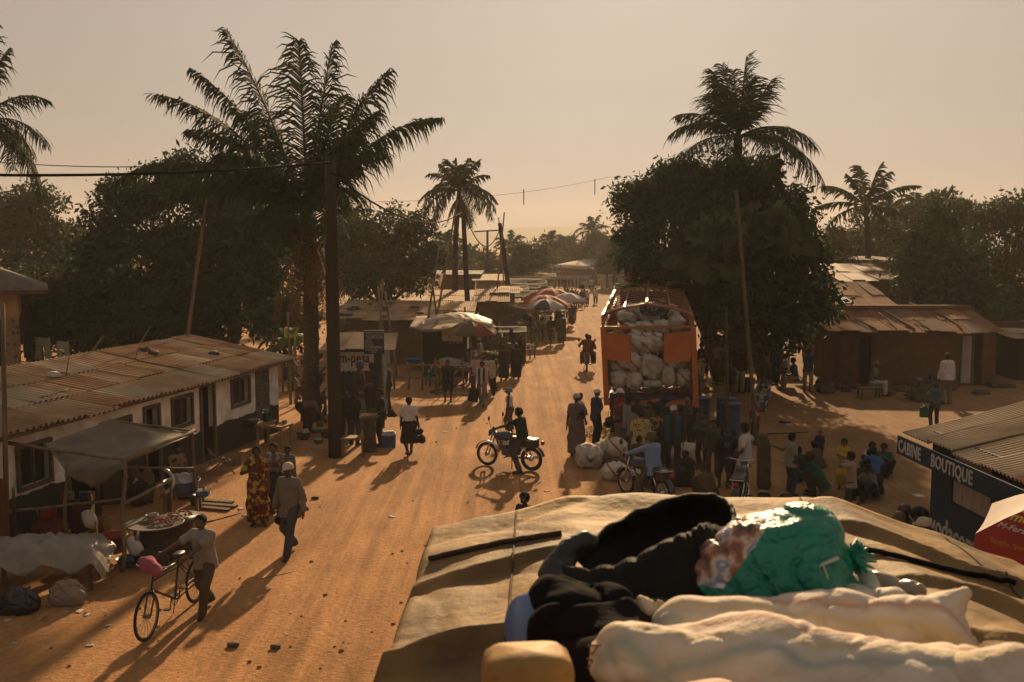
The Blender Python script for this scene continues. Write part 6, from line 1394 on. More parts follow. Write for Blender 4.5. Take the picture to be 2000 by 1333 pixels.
sack(Q(1219,644,28.3), .19, .14, .2, 'red sack wedged high at the left side of the truck load', 0, False, 77, cloth((.20,.02,.018)))
sack(Q(1206,650,27.9), .17, .08, .2, 'yellow sack at the left side of the truck load below the red one', 0, False, 78, cloth((.30,.17,.04)))
def roof_goods():
 c = Vector((Q(1275,548,36).x, 35.2, Q(1275,548,36).z))
 lump('cloth_bundle', 'black bundle tied on the front of the truck roof', 'bundle', [(Q(1262,550,35.5), Q(1295,552,35.5), .26, .28, .1)], DCL, h=.03, amp=.03, f=9, seed=5)
 for px0, px1, y, lb in ((1207,1245,562,'green folded mat on the left of the truck roof'), (1292,1322,558,'olive folded mat on the right of the truck roof')):
  a = Q(px0, y+4, 35); b = Q(px1, y-4, 35); mb = MB(); mb.sheet(12, 6, lambda u, v: ((b.x-a.x)*u, -1+2*v, (b.z-a.z)*u+.08*math.sin(u*3+v*2)+.1), thick=.06); o = mb.build('mat', mat('green_mat', (.10,.12,.05), .8, (.06,.07,.035), 3), loc=a); tag(o, lb, 'mat')
 sack(Q(1233,541,36), .22, .2, .2, 'orange cloth bundle standing up at the left of the truck roof', 0, False, 80, cloth((.38,.13,.06)), name='cloth_bundle')
 sack(Q(1330,549,36), .26, .12, .2, 'bright orange bundle at the right front of the truck roof', 0, False, 81, cloth((.45,.12,.03)), name='cloth_bundle')
roof_goods()
for i, (px, py, rx, rz, ti, rd, lb) in enumerate([(1150,890,.34,.29,6,0,'round grey-white sack lying nearest the road behind the truck'),(1189,882,.42,.27,0,0,'long sunlit sack behind the round grey-white one on the ground'),(1207,900,.26,.22,12,1,'upper red-striped sack of the pair beside the parked motorbike'),(1200,921,.30,.20,-14,1,'lower red-striped sack of the pair beside the parked motorbike'),(1342,888,.33,.30,4,1,'big upright sack with a red stripe near the olive-jacketed man'),(1298,888,.26,.28,0,0,'pale sack half hidden behind the tracksuit man')]):
 g = P(px, py+rz*75); sack(Vector((g.x, g.y, rz*.93)) if i != 2 else Vector((g.x, g.y+.25, .50)), rx, rz, .32, lb, ti, bool(rd), 90+i)
DRUM = mat('blue_drum_plastic', (.022,.065,.14), .55, (.013,.04,.085), 4, spec=.4); LID = mat('drum_lid', (.07,.12,.19), .5, (.045,.08,.13), 7)
for i, (px, py, ph, lb) in enumerate([(1425,862,787,'blue plastic drum in front of its pair, nearest the man in the white polo'),(1418,842,777,'blue plastic drum just behind the front one'),(1367,838,776,'blue plastic drum touching the right tail post of the truck')]):
 g = P(px, py); h_ = Q(px, ph, g.y).z; r = .29; mb = MB()
 mb.lathe([(r*.9, 0), (r*.97, .04), (r, .2), (r*1.03, h_*.33), (r, h_*.36), (r, h_*.63), (r*1.03, h_*.66), (r, h_*.69), (r*.96, h_*.95), (r*1.04, h_*.97), (r*1.04, h_)], (0,0,0), 28); o = mb.build('drum', DRUM, loc=g); tag(o, lb, 'drum', 'blue plastic drums by the truck')
 m2 = MB(); m2.lathe([(r*.97, h_+.001), (r*.95, h_-.02), (.01, h_-.015)], (0,0,0), 28); l_ = m2.build('lid', LID, o)
 for s in (-1, 1): m3 = MB(); m3.lathe([(.035, h_-.015), (.035, h_+.02), (.0, h_+.022)], (s*r*.62, .06*s, 0), 12); m3.build('bung', LID, l_)
g = P(1492, 955); lump('cloth_bundle', 'tall brown-green wrapped bundle standing upright beside the man in the white polo', 'bundle', [(Vector((g.x,g.y,.12)), Vector((g.x-.03,g.y,1.0)), .17, .14, .1), (Vector((g.x,g.y,1.0)), Vector((g.x-.05,g.y,1.18)), .14, .11, .05)], cloth((.085,.062,.035)), h=.02, amp=.01, f=14, seed=4)
def heap(px, py, w_, d_, h_, label, m, n=160, sc=.09, name='husk_heap', cat='heap', seed=1):
 g = P(px, py); rr = random.Random(seed); mb = MB()
 mb.blob((0,0,-.02), (w_*.5, d_*.5, h_), 14, 8, .3, seed)
 for i in range(n):
  a = rr.uniform(0, 6.28); q = rr.random()**.6; x = math.cos(a)*q*w_*.6; y = math.sin(a)*q*d_*.6; z = max(.015, h_*(1-q*q)*.9); d = Vector((rr.uniform(-1,1), rr.uniform(-1,1), rr.uniform(-.1,.5))).normalized()*sc*rr.uniform(.5,1.3)
  mb.beam(Vector((x,y,z)), Vector((x,y,z))+d, sc*.35, .01)
 o = mb.build(name, m, loc=g); o['kind'] = 'stuff'; tag(o, label, cat)
heap(1183, 850, 1.0, 2.6, .07, 'pale corn husks strewn on the road between the football-shirt man and the truck', mat('corn_husk', (.42,.29,.15), .9, (.24,.15,.08), 20), n=380, seed=2)
heap(1378, 765, .9, .8, .12, 'orange peel and scraps heaped right of the truck tail', mat('orange_scraps', (.34,.13,.03), .9, (.2,.08,.03), 20), n=90, seed=3)
# ------------------------------------------------------------------ motorbikes and bicycle
CHR = mat('chrome', (.62,.58,.52), .18, (.45,.42,.38), 5, metal=.9); BKP = mat('black_bike_paint', (.015,.015,.020), .3, (.010,.010,.013), 3, spec=.6); SEATM = mat('black_vinyl', (.020,.018,.017), .45, (.013,.012,.011), 9, spec=.5); TYRE = BLK
def wheel(t, y, r, m_rim, nsp=18, name='wheel', tw=.045, x=0, hub=.05):
 mb = MB(); MY = Matrix.Rotation(math.pi/2, 3, 'Z'); mb.torus((x,y,r), r-tw*.75, tw*.75, MY, 30, 8); w_ = mb.build(name, TYRE, t)
 m2 = MB(); m2.torus((x,y,r), r-tw*1.7, .014, MY, 30, 6); m2.build('rim', m_rim, w_)
 m3 = MB()
 for i in range(nsp):
  a = 2*math.pi*i/nsp; m3.tube([(x+.02*(-1)**i, y+hub*.8*math.cos(a+.3), r+hub*.8*math.sin(a+.3)), (x, y+(r-tw*1.7)*math.cos(a), r+(r-tw*1.7)*math.sin(a))], .0028, 3, cap=False)
 m3.tube([(x-.05,y,r),(x+.05,y,r)], hub, 10); m3.build('spokes', m_rim, w_); return w_
def motorbike(loc, face, label, paint=BKP, fender=CHR, lamp=None, plate=False):
 t = thing('motorbike', label, 'motorbike', loc, -R(face)); r = .30
 wheel(t, .64, r, CHR); wheel(t, -.62, r, CHR, tw=.055)
 mb = MB(); mb.torus((0,.64,r), r+.035, .012, Matrix.Rotation(math.pi/2, 3, 'Z') @ Matrix.Diagonal((1, 5.0, 1)), 16, 8, a0=R(20), a1=R(150)); mb.build('front_fender', fender, t)
 mb = MB(); mb.torus((0,-.62,r), r+.05, .012, Matrix.Rotation(math.pi/2, 3, 'Z') @ Matrix.Diagonal((1, 6.0, 1)), 16, 8, a0=R(10), a1=R(165)); mb.build('rear_fender', BKP, t)
 for s in (-1, 1):
  mb = MB(); mb.tube([(s*.08,.64,r), (s*.085,.52,.60), (s*.085,.42,.88)], [.022,.024,.018], 8); mb.build('fork', CHR, t)
  mb = MB(); mb.tube([(s*.09,-.58,r+.02), (s*.11,-.42,.68)], .022, 8); mb.build('shock', CHR, t)
  mb = MB(); mb.tube([(s*.28,.36,1.02), (s*.33,.38,1.20)], .006, 5); mb.blob((s*.35,.38,1.27), (.05,.012,.065), 12, 8); mb.build('mirror', BKP, t)
  mb = MB(); mb.blob((s*.13,.50,.82), (.03,.03,.03), 8, 6); mb.build('indicator', mat('amber_lens', (.5,.16,.02), .3), t)
 mb = MB(); mb.tube([(-.36,.22,1.00), (-.30,.30,1.02), (-.12,.40,.96), (.12,.40,.96), (.30,.30,1.02), (.36,.22,1.00)], .012, 7); hb_ = mb.build('handlebar', CHR, t)
 for s in (-1, 1): mb = MB(); mb.tube([(s*.30,.30,1.02), (s*.37,.20,1.00)], .018, 8); mb.build('grip', SEATM, hb_)
 mb = MB(); mb.lathe([(.02,-.08),(.075,-.05),(.09,.02),(.088,.045)], (0,.50,.86), 16, M=Matrix.Rotation(R(-90), 3, 'X')); hl = mb.build('headlight', BKP, t)
 lm = lamp or mat('lamp_glass', (.55,.52,.48), .15, (.45,.43,.4), 3, spec=.8); mb = MB(); mb.lathe([(.0,.052),(.05,.050),(.082,.044)], (0,.50,.86), 16, M=Matrix.Rotation(R(-90), 3, 'X')); mb.build('lens', lm, hl)
 mb = MB(); mb.blob((0,.16,.80), (.13,.26,.12), 18, 12, 0, M=Matrix.Rotation(R(-8), 3, 'X'), sq=.85); mb.build('tank', paint, t)
 mb = MB(); mb.blob((0,-.32,.77), (.14,.40,.062), 18, 10, 0, sq=.6); mb.build('seat', SEATM, t)
 mb = MB(); mb.tube([(0,.42,.80), (0,.30,.55), (0,.15,.34), (0,-.20,.30)], .024, 7); mb.tube([(0,.40,.86), (0,.0,.74), (0,-.75,.70)], .022, 7); mb.tube([(0,-.05,.72), (0,-.20,.30), (0,-.62,.30)], .022, 7); mb.build('frame', BKP, t)
 mb = MB(); mb.blob((0,.06,.42), (.11,.15,.11), 12, 8, .1, 2, sq=.6); mb.box((0,.14,.58), (.15,.16,.20), Matrix.Rotation(R(-15), 3, 'X'))
 for i in range(5): mb.box((0,.14+.01*i,.50+i*.04), (.20,.21,.012), Matrix.Rotation(R(-15), 3, 'X'))
 mb.build('engine', mat('engine_grey', (.14,.13,.12), .45, (.07,.065,.06), 9, metal=.4), t)
 mb = MB(); mb.tube([(.10,.22,.52), (.13,.30,.40), (.14,.15,.26), (.15,-.25,.27), (.16,-.80,.33)], [.02,.02,.024,.036,.040], 9); mb.build('exhaust', CHR, t)
 mb = MB(); mb.box((0,-.13,.60), (.26,.22,.20), taper=.85); mb.build('side_cover', paint, t)
 if plate: mb = MB(); mb.box((-.145,.02,.66), (.012,.16,.10)); mb.build('badge_plate', mat('print_white', (.6,.55,.5)), t)
 mb = MB(); mb.tube([(.13,-.35,.74), (.14,-.82,.80), (0,-.90,.82), (-.14,-.82,.80), (-.13,-.35,.74)], .011, 6); mb.build('rear_rack', CHR, t)
 mb = MB(); mb.blob((0,-.93,.72), (.06,.04,.05), 10, 7, sq=.7); mb.build('tail_light', mat('red_lens', (.40,.03,.02), .25), t)
 mb = MB(); mb.tube([(-.05,-.1,.28), (-.16,-.16,.03)], .012, 6); mb.tube([(-.24,.02,.31),(.24,.02,.31)], .014, 6); mb.build('stand', BKP, t)
 return t
BLUEP = mat('dark_blue_bike_paint', (.030,.035,.075), .3, (.02,.022,.05), 3, spec=.6)
g1 = P(948, 909); g2 = P(1043, 921); m_ = (g1+g2)/2; hd = math.degrees(math.atan2(g1.x-g2.x, g1.y-g2.y)); MC1 = (m_, hd)
mc1 = motorbike(m_, hd, 'dark blue motorbike with a shiny front mudguard crossing the middle of the road', BLUEP, CHR, plate=True)
mb = MB(); mb.box((0,-.52,.70), (.24,.50,.22)); mb.build('seat_skirt', SEATM, mc1)
g1 = P(1225, 966); g2 = P(1292, 990); m2_ = (g1+g2)/2; hd2 = math.degrees(math.atan2(g1.x-g2.x, g1.y-g2.y)); MC2 = (m2_, hd2)
mc2 = copy_tree(mc1); mc2.location = m2_; mc2.rotation_euler = (0,0,-R(hd2)); mc2['label'] = 'dark motorbike under the man in the light blue shirt beside the sacks'
MC3 = (P(1146, 723), 4); mc3 = motorbike(MC3[0], 4, 'dark motorbike riding away up the road beside the truck', BKP, BKP)
MC4 = (P(1155, 571), 180); mc4 = copy_tree(mc3); mc4.location = MC4[0]; mc4.rotation_euler = (0,0,-R(180)); mc4['label'] = 'small far motorbike coming down the road near the compound gate'
mc5 = copy_tree(mc3); q = P(1061, 622); mc5.location = q; mc5.rotation_euler = (0,0,-R(172)); mc5['label'] = 'motorbike with its lamps lit coming out from under the orange umbrellas'
LM = bpy.data.materials.new('lit_lamp'); LM.use_nodes = True; e = LM.node_tree.nodes['Principled BSDF']; e.inputs['Emission Color'].default_value = (1,.8,.5,1); e.inputs['Emission Strength'].default_value = 6
for s in (-1, 1): mb = MB(); mb.blob((s*.15,.56,.95), (.05,.02,.05), 10, 6); mb.build('lit_lamp', LM, mc5)
g = P(1437, 990); mc6 = copy_tree(mc3); mc6.location = (g.x+.05, g.y-.2, 0); mc6.rotation_euler = (0,0,-R(20)); mc6['label'] = 'motorbike whose round white mirror shows in front of the white polo man'
mb = MB(); mr = Q(1443, 927, g.y); mb.lathe([(.0,0),(.05,.004),(.052,-.01)], Matrix.Rotation(R(20),3,'Z') @ Vector((mr.x-g.x-.05, .18, mr.z)), 18, M=Matrix.Rotation(R(80), 3, 'X')); mb.build('mirror_glass', mat('mirror_glass', (.75,.72,.70), .3, (.7,.68,.66), 2), mc6)
def bicycle(label):
 a = P(288, 1251); b = P(384, 1176); m = (a+b)/2; hd = math.degrees(math.atan2(a.x-b.x, a.y-b.y)); wb = (a-b).length; t = thing('bicycle', label, 'bicycle', m, -R(hd)); r = .345; h = wb/2
 for y in (h, -h): wheel(t, y, r, STEEL, nsp=28, tw=.026, hub=.028)
 FR = mat('old_bike_frame', (.035,.028,.024), .5, (.05,.03,.02), 14); bb = Vector((0,-.08,.30)); st = Vector((0,-.22,.86)); hdt = Vector((0,h-.22,.86)); hdb = Vector((0,h-.16,.68)); rw = Vector((0,-h,r)); fw_ = Vector((0,h,r))
 mb = MB(); 
 for p, q in ((bb, st), (st-Vector((0,0,.05)), hdt), (bb, hdb), (hdt, hdb)): mb.tube([p, q], .016, 8)
 mb.tube([st-Vector((0,0,.11)), hdt-Vector((0,0,.07))], .012, 7)
 for s in (-1, 1): mb.tube([bb+Vector((s*.03,0,0)), rw+Vector((s*.05,0,0))], .010, 6); mb.tube([st+Vector((s*.02,0,-.06)), rw+Vector((s*.05,0,0))], .009, 6)
 mb.build('frame', FR, t)
 for s in (-1, 1): mb = MB(); mb.tube([hdb+Vector((s*.02,0,-.01)), hdb+Vector((s*.05,.03,-.10)), fw_+Vector((s*.05,-.02,0))], .012, 7); mb.build('fork', FR, t)
 mb = MB(); mb.tube([hdt, hdt+Vector((0,-.02,.10)), hdt+Vector((0,.05,.12))], .013, 7); mb.tube([hdt+Vector((-.28,-.12,.16)), hdt+Vector((-.24,.02,.15)), hdt+Vector((0,.05,.12)), hdt+Vector((.24,.02,.15)), hdt+Vector((.28,-.12,.16))], .011, 7); mb.build('handlebar', CHR, t)
 mb = MB(); mb.blob(st+Vector((0,-.02,.07)), (.075,.14,.04), 12, 8, sq=.8); mb.tube([st, st+Vector((0,0,.06))], .012, 6); mb.build('saddle', SEATM, t)
 mb = MB(); mb.torus(bb, .09, .006, Matrix.Rotation(math.pi/2, 3, 'Z'), 22, 5); 
 for i in range(5): a_ = i*1.256; mb.tube([bb, bb+Vector((0, .09*math.cos(a_), .09*math.sin(a_)))], .006, 4)
 mb.build('chainring', STEEL, t)
 for s in (-1, 1):
  mb = MB(); e_ = bb+Vector((s*.07, s*.03, -s*.165)); mb.tube([bb+Vector((s*.02,0,0)), bb+Vector((s*.06,0,0)), e_], .009, 6); mb.box(e_+Vector((s*.05,0,0)), (.09,.07,.02)); mb.build('pedal', FR, t)
 mb = MB(); mb.tube([rw+Vector((.03,0,.04)), bb+Vector((.03,0,.09))], .005, 4); mb.tube([rw+Vector((.03,0,-.04)), bb+Vector((.03,0,-.09))], .005, 4); mb.build('chain', STEEL, t)
 mb = MB(); mb.box((0,-h-.02,.76), (.16,.42,.02)); 
 for s in (-1, 1): mb.tube([(s*.07,-h-.18,.76), (s*.06,-h,r)], .008, 5); mb.tube([(s*.07,-h+.15,.76), (s*.06,-h,r)], .008, 5)
 mb.build('carrier', FR, t)
 mb = MB(); mb.tube([(.02,-.12,.28), (.10,-.20,.02)], .009, 5); mb.build('stand', FR, t)
 return m, hd, h, t
BM, BHD, BH, BT = bicycle('old black bicycle pushed along by the boy in the grey T-shirt')
def bl(x, y, z): # bicycle local -> world
 return Vector(BM)+Matrix.Rotation(-R(BHD), 3, 'Z') @ Vector((x, y, z))
lump('cloth_bundle', 'pink cloth bundle riding on the bicycle handlebar', 'bundle', [(bl(-.12,BH-.10,.98), bl(.10,BH-.30,1.02), .09, .10, .05), (bl(.1,BH-.2,1.0), bl(.22,BH-.35,1.02), .08, .07, .05)], cloth((.30,.08,.12), (.22,.05,.08)), h=.014, amp=.008, f=22, seed=4)
lump('bag', 'dark round bag strapped behind the bicycle saddle', 'bag', [(bl(.02,-BH-.05,.93), bl(.0,-BH-.22,.95), .13, .14, .05)], cloth((.045,.038,.030)), h=.014, amp=.006, f=18, seed=7)
# ------------------------------------------------------------------ everybody in the street
WH = cloth((.52,.49,.46)); WH2 = cloth((.42,.38,.34)); GRY = cloth((.15,.135,.12)); LGR = cloth((.24,.215,.195)); BLKc = cloth((.016,.014,.015)); DBR = cloth((.045,.032,.024)); BRN = cloth((.085,.058,.040)); NAV = cloth((.018,.024,.050))
BLUc = cloth((.035,.07,.15)); LBL = cloth((.17,.24,.38)); RED = cloth((.20,.022,.018)); KHK = cloth((.22,.16,.10)); OLV = cloth((.060,.055,.032)); GRN = cloth((.010,.075,.050)); TEAL = cloth((.02,.085,.095)); YEL = cloth((.42,.26,.035)); MAU = cloth((.15,.075,.085)); PNK = cloth((.42,.31,.29)); JEAN = cloth((.035,.045,.065)); CRM = cloth((.44,.38,.30)); WINE = cloth((.07,.018,.020)); TAN = cloth((.30,.22,.175)); GRT = cloth((.17,.17,.185))
WAXY = cloth((.16,.028,.016), pat='blotch', pcol=[(.34,.24,.035), (.05,.012,.01)], pscale=11); WAXB = cloth((.05,.07,.10), pat='blotch', pcol=[(.20,.24,.28), (.16,.06,.04)], pscale=12); WAXG = cloth((.10,.105,.03), pat='blotch', pcol=[(.04,.045,.015), (.20,.17,.06)], pscale=13); WAXR = cloth((.15,.03,.02), pat='blotch', pcol=[(.24,.15,.05), (.03,.03,.04)], pscale=14); WAXO = cloth((.27,.06,.025), pat='dots', pcol=[(.33,.27,.12)], pscale=17)
STR = cloth((.50,.47,.43), pat='stripe', pcol=(.03,.035,.09), pscale=1.9); INT = cloth((.014,.015,.022), pat='stripe', pcol=(.02,.035,.10), pscale=3.2); POLO = cloth((.46,.41,.39), pat='hstripe', pcol=(.36,.31,.31), pscale=6); GWM = cloth((.15,.10,.10), pat='dots', pcol=(.10,.07,.08), pscale=20); MUS = cloth((.26,.14,.035), pat='blotch', pcol=(.33,.22,.07), pscale=6); REDST = cloth((.20,.04,.025), pat='stripe', pcol=(.06,.02,.018), pscale=3); PATB = cloth((.025,.02,.02), pat='dots', pcol=(.20,.12,.07), pscale=9)
CAPW = cloth((.56,.53,.50)); CAPC = cloth((.46,.40,.31)); CAPB = cloth((.05,.09,.17)); CAPY = cloth((.42,.25,.04)); HATB = cloth((.10,.068,.042)); SCB = cloth((.11,.20,.34)); KNIT = cloth((.36,.31,.27), bump=.6)
# --- left side, near
g = P(404, 1196)
person((g.x, g.y, 0), 1.62, BHD+2, 'boy in a grey T-shirt and brown trousers pushing the black bicycle', ('tee', LGR), ('trousers', BRN), feet=[(-.06,.26,.09),(.10,-.34,.13)], hip=.89, lean=9, hands=[(.12,.42,1.02),(.50,.52,1.10)], pole=[(-.6,-1,-.6),(.2,-.6,-1)], turn=(0,0), hairr=.004)
PP(568, 1083, 897, 196, 'man in a light cap and long grey-brown shirt striding down the road', ('long', cloth((.17,.135,.115))), ('trousers', cloth((.050,.054,.062))), pose='walk', hat=('cap', CAPC), hair=False, hands=[(-.30,.06,.84),(.30,.02,.86)], hem=-.20)
PP(505, 1026, 868, 168, 'woman in a red and yellow patterned wrap dress left of two companions', ('dress', WAXY), ('gown', WAXY), pose='stand', hands=[(-.24,.02,.82),(.10,.25,1.24)], pole=[(-.5,-1,-.2),(1,-.2,-.8)], bust=1)
PP(538, 1003, 862, 190, 'woman in a blue flowered top between the red-dressed woman and the capped man', ('dress', WAXB), ('wrap', cloth((.025,.028,.034))), bust=1, pose='hold')
PP(566, 985, 868, 200, 'person in a striped grey shirt close behind the man in the light cap', ('long', cloth((.075,.075,.08), pat='stripe', pcol=(.12,.12,.12), pscale=6)), ('trousers', BLKc))
g = P(600, 846); person(g, 1.62, 80, 'person in a mauve top bending over pots at the foot of the oil palm', ('tee', MAU), ('wrap', BLKc), pose='bend')
g = P(345, 968); person(g, 1.6, 130, 'woman with a dark blue headscarf sitting under the grey awning near its right post', ('tee', PATB), ('wrap', DBR), pose='sit', hat=('wrap', NAV), hair=False)
g = P(270, 985); person(g, 1.55, 110, 'woman in a black and white patterned dress crouching by the cooking drum', ('dress', cloth((.03,.028,.03), pat='blotch', pcol=(.36,.34,.33), pscale=10)), ('wrap', DBR), pose='squat')
PP(692, 870, 765, 20, 'person in a black T-shirt and jeans, back turned, right beside the utility pole', ('tee', BLKc), ('trousers', JEAN), pose='hold')
PP(676, 862, 757, 150, 'person in black with short hair partly behind the utility pole', ('long', BLKc), ('trousers', BLKc), pose='stand')
PP(701, 838, 704, 60, 'man in a pale blue cap standing in front of the m-pesa panel', ('tee', DBR), ('trousers', cloth((.10,.11,.13))), hat=('cap', CAPB), hair=False, pose='hold')
PP(729, 826, 707, 330, 'person in dark brown standing under the blue notice board', ('long', cloth((.040,.026,.02))), ('trousers', DBR))
PP(757, 800, 706, 300, 'youth in a blue sweater with a white collar right of the notice board', ('long', NAV), ('trousers', DBR), pose='hold')
PP(746, 872, 757, 250, 'man in black with a dark shoulder bag facing the goods stump', ('tee', BLKc), ('trousers', BLKc), hands=[(-.22,.22,1.02),(.20,.24,1.05)])
PP(800, 889, 771, 345, 'woman in a white blouse and black skirt walking up the road, seen from behind', ('tee', WH), ('midi', BLKc), pose='walk2', bust=1, hairkind='bun', legk=1.0)
PP(668, 812, 735, 200, 'woman carrying a shallow white dish by the kiosk wall', ('tee', cloth((.11,.06,.05))), ('wrap', DBR), pose='hold')
PP(875, 785, 701, 175, 'thin dark youth in black shorts standing alone at the edge of the shoe stall', ('tee', BLKc), ('shorts', BLKc), child=False)
PP(942, 792, 702, 188, 'man in a navy and white striped shirt carrying a black case', ('long', STR), ('trousers', cloth((.17,.145,.145))), pose='walk')
PP(930, 772, 689, 170, 'man in a pale cap and pinkish T-shirt just behind the striped-shirt man', ('tee', PNK), ('trousers', BRN), hat=('cap', CAPC), hair=False)
PP(956, 778, 688, 195, 'man in an open white shirt walking right of the striped-shirt man', ('long', CRM), ('trousers', BLKc), pose='walk2')
PP(984, 744, 672, 350, 'woman in a long wine-dark dress, left one of the dark pair', ('dress', WINE), ('wrap', BLKc), bust=1, skin=2)
PP(1008, 741, 670, 10, 'woman in a long black gown, right one of the dark pair', ('long', BLKc), ('gown', BLKc), skin=2)
PP(996, 738, 676, 0, 'person in brown half hidden between the two long dark dresses', ('tee', BRN), ('trousers', DBR))
g = P(850, 751); person(g, 1.55, 60, 'woman in red sitting on the wooden chair under the small coloured parasol', ('tee', cloth((.22,.03,.04))), ('wrap', OLV), pose='sit')
PP(861, 702, 644, 300, 'man in a blue cap and white shirt in front of the second kiosk', ('long', WH), ('trousers', BLKc), hat=('cap', cloth((.04,.06,.18))), hair=False, pose='hold')
g = P(940, 712); person(g, 1.65, 250, 'seated man in a yellow cap and white shirt under the plastic-covered umbrella', ('long', WH2), ('trousers', BLKc), pose='sit', hat=('cap', CAPY), hair=False)
g = P(901, 706); person(g, 1.2, 0, 'small child in a yellow-green shirt sitting behind the shoe stall', ('tee', cloth((.26,.24,.10))), ('shorts', BRN), pose='sit', child=True)
for i, (px, pf, ph, lb, tp, fc) in enumerate([(972,705,638,'vendor in grey behind the goods right of the umbrella',GRY,200),(985,712,648,'vendor in brown stooping at the stall right of the umbrella',BRN,120),(1000,700,640,'vendor in dark red at the stall beside the palm-leaf stall',WINE,240),(958,712,652,'vendor in faded red seated next to the yellow cap',cloth((.13,.05,.04)),180),(1015,712,655,'shopper in black bending at the orange crate',BLKc,60)]):
 PP(px, pf, ph, fc, lb, ('tee', tp), ('wrap' if i % 2 else 'trousers', DBR), pose=['stand','hold','stand','hold','stand'][i], skin=2)
PP(1028, 684, 632, 175, 'woman in a green patterned wrap with a basin on her head, left of the pair', ('dress', WAXG), ('gown', WAXG), bust=1, skin=2)
PP(1043, 682, 630, 182, 'woman in an olive and yellow wrap walking right of the basin carrier', ('dress', cloth((.11,.09,.03), pat='blotch', pcol=[(.20,.17,.04),(.05,.04,.02)], pscale=12)), ('gown', WAXG), bust=1, skin=2, hat=('wrap', GRT))
PP(1056, 668, 617, 178, 'man in a white cap and green-patterned shirt behind the two wrapped women', ('tee', cloth((.10,.12,.04), pat='blotch', pcol=(.20,.21,.10), pscale=9)), ('trousers', DBR), hat=('cap', CAPW), hair=False)
PP(1069, 664, 607, 170, 'woman in a white top and pale skirt carrying something on her shoulder', ('tee', WH), ('wrap', LGR), pose='carryhead')
PP(1076, 674, 616, 20, 'woman in a black short-sleeved dress walking up the road', ('dress', BLKc), ('midi', WAXR), bust=1, skin=2, pose='walk')
PP(1097, 672, 612, 5, 'woman in a dark green dress with a wide skirt walking up the road', ('dress', cloth((.045,.048,.03))), ('wrap', cloth((.05,.052,.032))), bust=1, pose='walk2', legk=1.2)
PP(1116, 637, 594, 8, 'woman in a long dark dress ahead of the green-dressed woman', ('dress', BLKc), ('wrap', cloth((.04,.032,.026))), pose='walk', legk=1.2)
PP(1122, 627, 592, 200, 'person in brown right behind the long dark dress', ('tee', BRN), ('trousers', BRN))
PP(1097, 613, 581, 270, 'man in white standing under the white umbrella', ('long', WH), ('trousers', WH2), pose='hold')
PP(1117, 596, 562, 0, 'person in dark blue, leftmost of the far group on the road', ('tee', NAV), ('trousers', DBR)); PP(1124, 597, 565, 10, 'person in maroon, second of the far group on the road', ('tee', WINE), ('wrap', DBR))
PP(1136, 596, 565, 0, 'woman in black with a big bundle on her head in the far group', ('long', BLKc), ('wrap', BLKc), pose='carryhead'); PP(1147, 596, 567, 355, 'smaller walker in a grey-white shirt between bundle carrier and tall man', ('tee', WH2), ('trousers', BLKc)); PP(1163, 595, 561, 2, 'tall walker in a white T-shirt, rightmost of the far group', ('tee', WH), ('trousers', BLKc), pose='walk')
PP(1006, 617, 593, 90, 'person in pale blue beside the grey shed', ('tee', cloth((.16,.20,.26))), ('trousers', GRT), pose='hold'); PP(992, 628, 600, 200, 'person in brown in front of the grey shed', ('tee', DBR), ('trousers', DBR))
PP(1103, 571, 552, 180, 'far person in red at the wood stacks', ('tee', RED), ('trousers', DBR))
for i, (px, pf, c) in enumerate([(1092,563,BRN),(1099,562,NAV),(1105,563,WINE),(1112,563,DBR),(1119,562,GRY),(1126,563,BRN),(1133,562,DBR)]):
 PP(px, pf, pf-20, 160+i*20, '%s person standing by the far building wall, number %s of the row' % (['brown-clad','navy-clad','wine-clad','dark-clad','grey-clad','tan-clad','black-clad'][i], ['one','two','three','four','five','six','seven'][i]), ('tee', c), ('trousers', DBR), skin=2)
for px, pf, ph, lb, c, hd_ in [(1051,618,589,'dark vendor left of the headlit motorbike',DBR,180),(1075,618,590,'dark vendor right of the headlit motorbike',GRY,200),(1085,608,584,'vendor in brown under the big red umbrella',BRN,220),(1047,640,600,'vendor in dark green left of the orange umbrella pole',OLV,160),(1087,636,604,'woman in grey at the small table below the orange umbrella',GRY,200)]:
 PP(px, pf, ph, hd_, lb, ('tee', c), ('wrap', DBR), skin=2)
def rider(loc, hd, label, tp, bt, feet, ht=1.72, hands=None, **kw):
 p = Vector((math.sin(R(hd)), math.cos(R(hd)), 0)); q = Vector(loc)-p*kw.pop('back', .22)
 return person((q.x, q.y, 0), ht, hd, label, ('long' if kw.pop('lng', False) else 'tee', tp), ('trousers', bt), pose='ride', feet=feet, hands=hands or [(-.33,.42,1.03),(.33,.42,1.03)], **kw)
rider(*MC1, 'rider in a dark green T-shirt astride the motorbike, one foot on the road', cloth((.012,.022,.014)), cloth((.05,.05,.052)), [(-.46,-.16,.09),(.22,.42,.36)], hip=.80, lean=10, skin=2, back=.38, hands=[(-.33,.62,1.04),(.33,.62,1.04)])
rider(*MC2, 'man in a loose light blue shirt and brown bucket hat sitting on the parked motorbike', LBL, BRN, [(-.46,-.05,.09),(.30,.36,.34)], hip=.80, lng=True, back=.32, hands=[(-.33,.55,1.04),(.33,.55,1.04)], hat=('bucket', HATB), hair=False, hem=-.16)
rider(*MC3, 'rider wrapped in a red striped cloth riding away up the road', REDST, BRN, [(-.24,.22,.35),(.24,.22,.35)], hip=.86, lng=True, skin=2)
q = Vector((MC3[0].x+.08, MC3[0].y-.42, 0)); person(q, 1.66, 4, 'passenger in a red and black wrap behind the motorbike rider', ('long', REDST), ('trousers', WINE), pose='ride', hip=.88, feet=[(-.24,.20,.40),(.24,.20,.40)], hands=[(-.15,.3,1.1),(.15,.3,1.1)], skin=2)
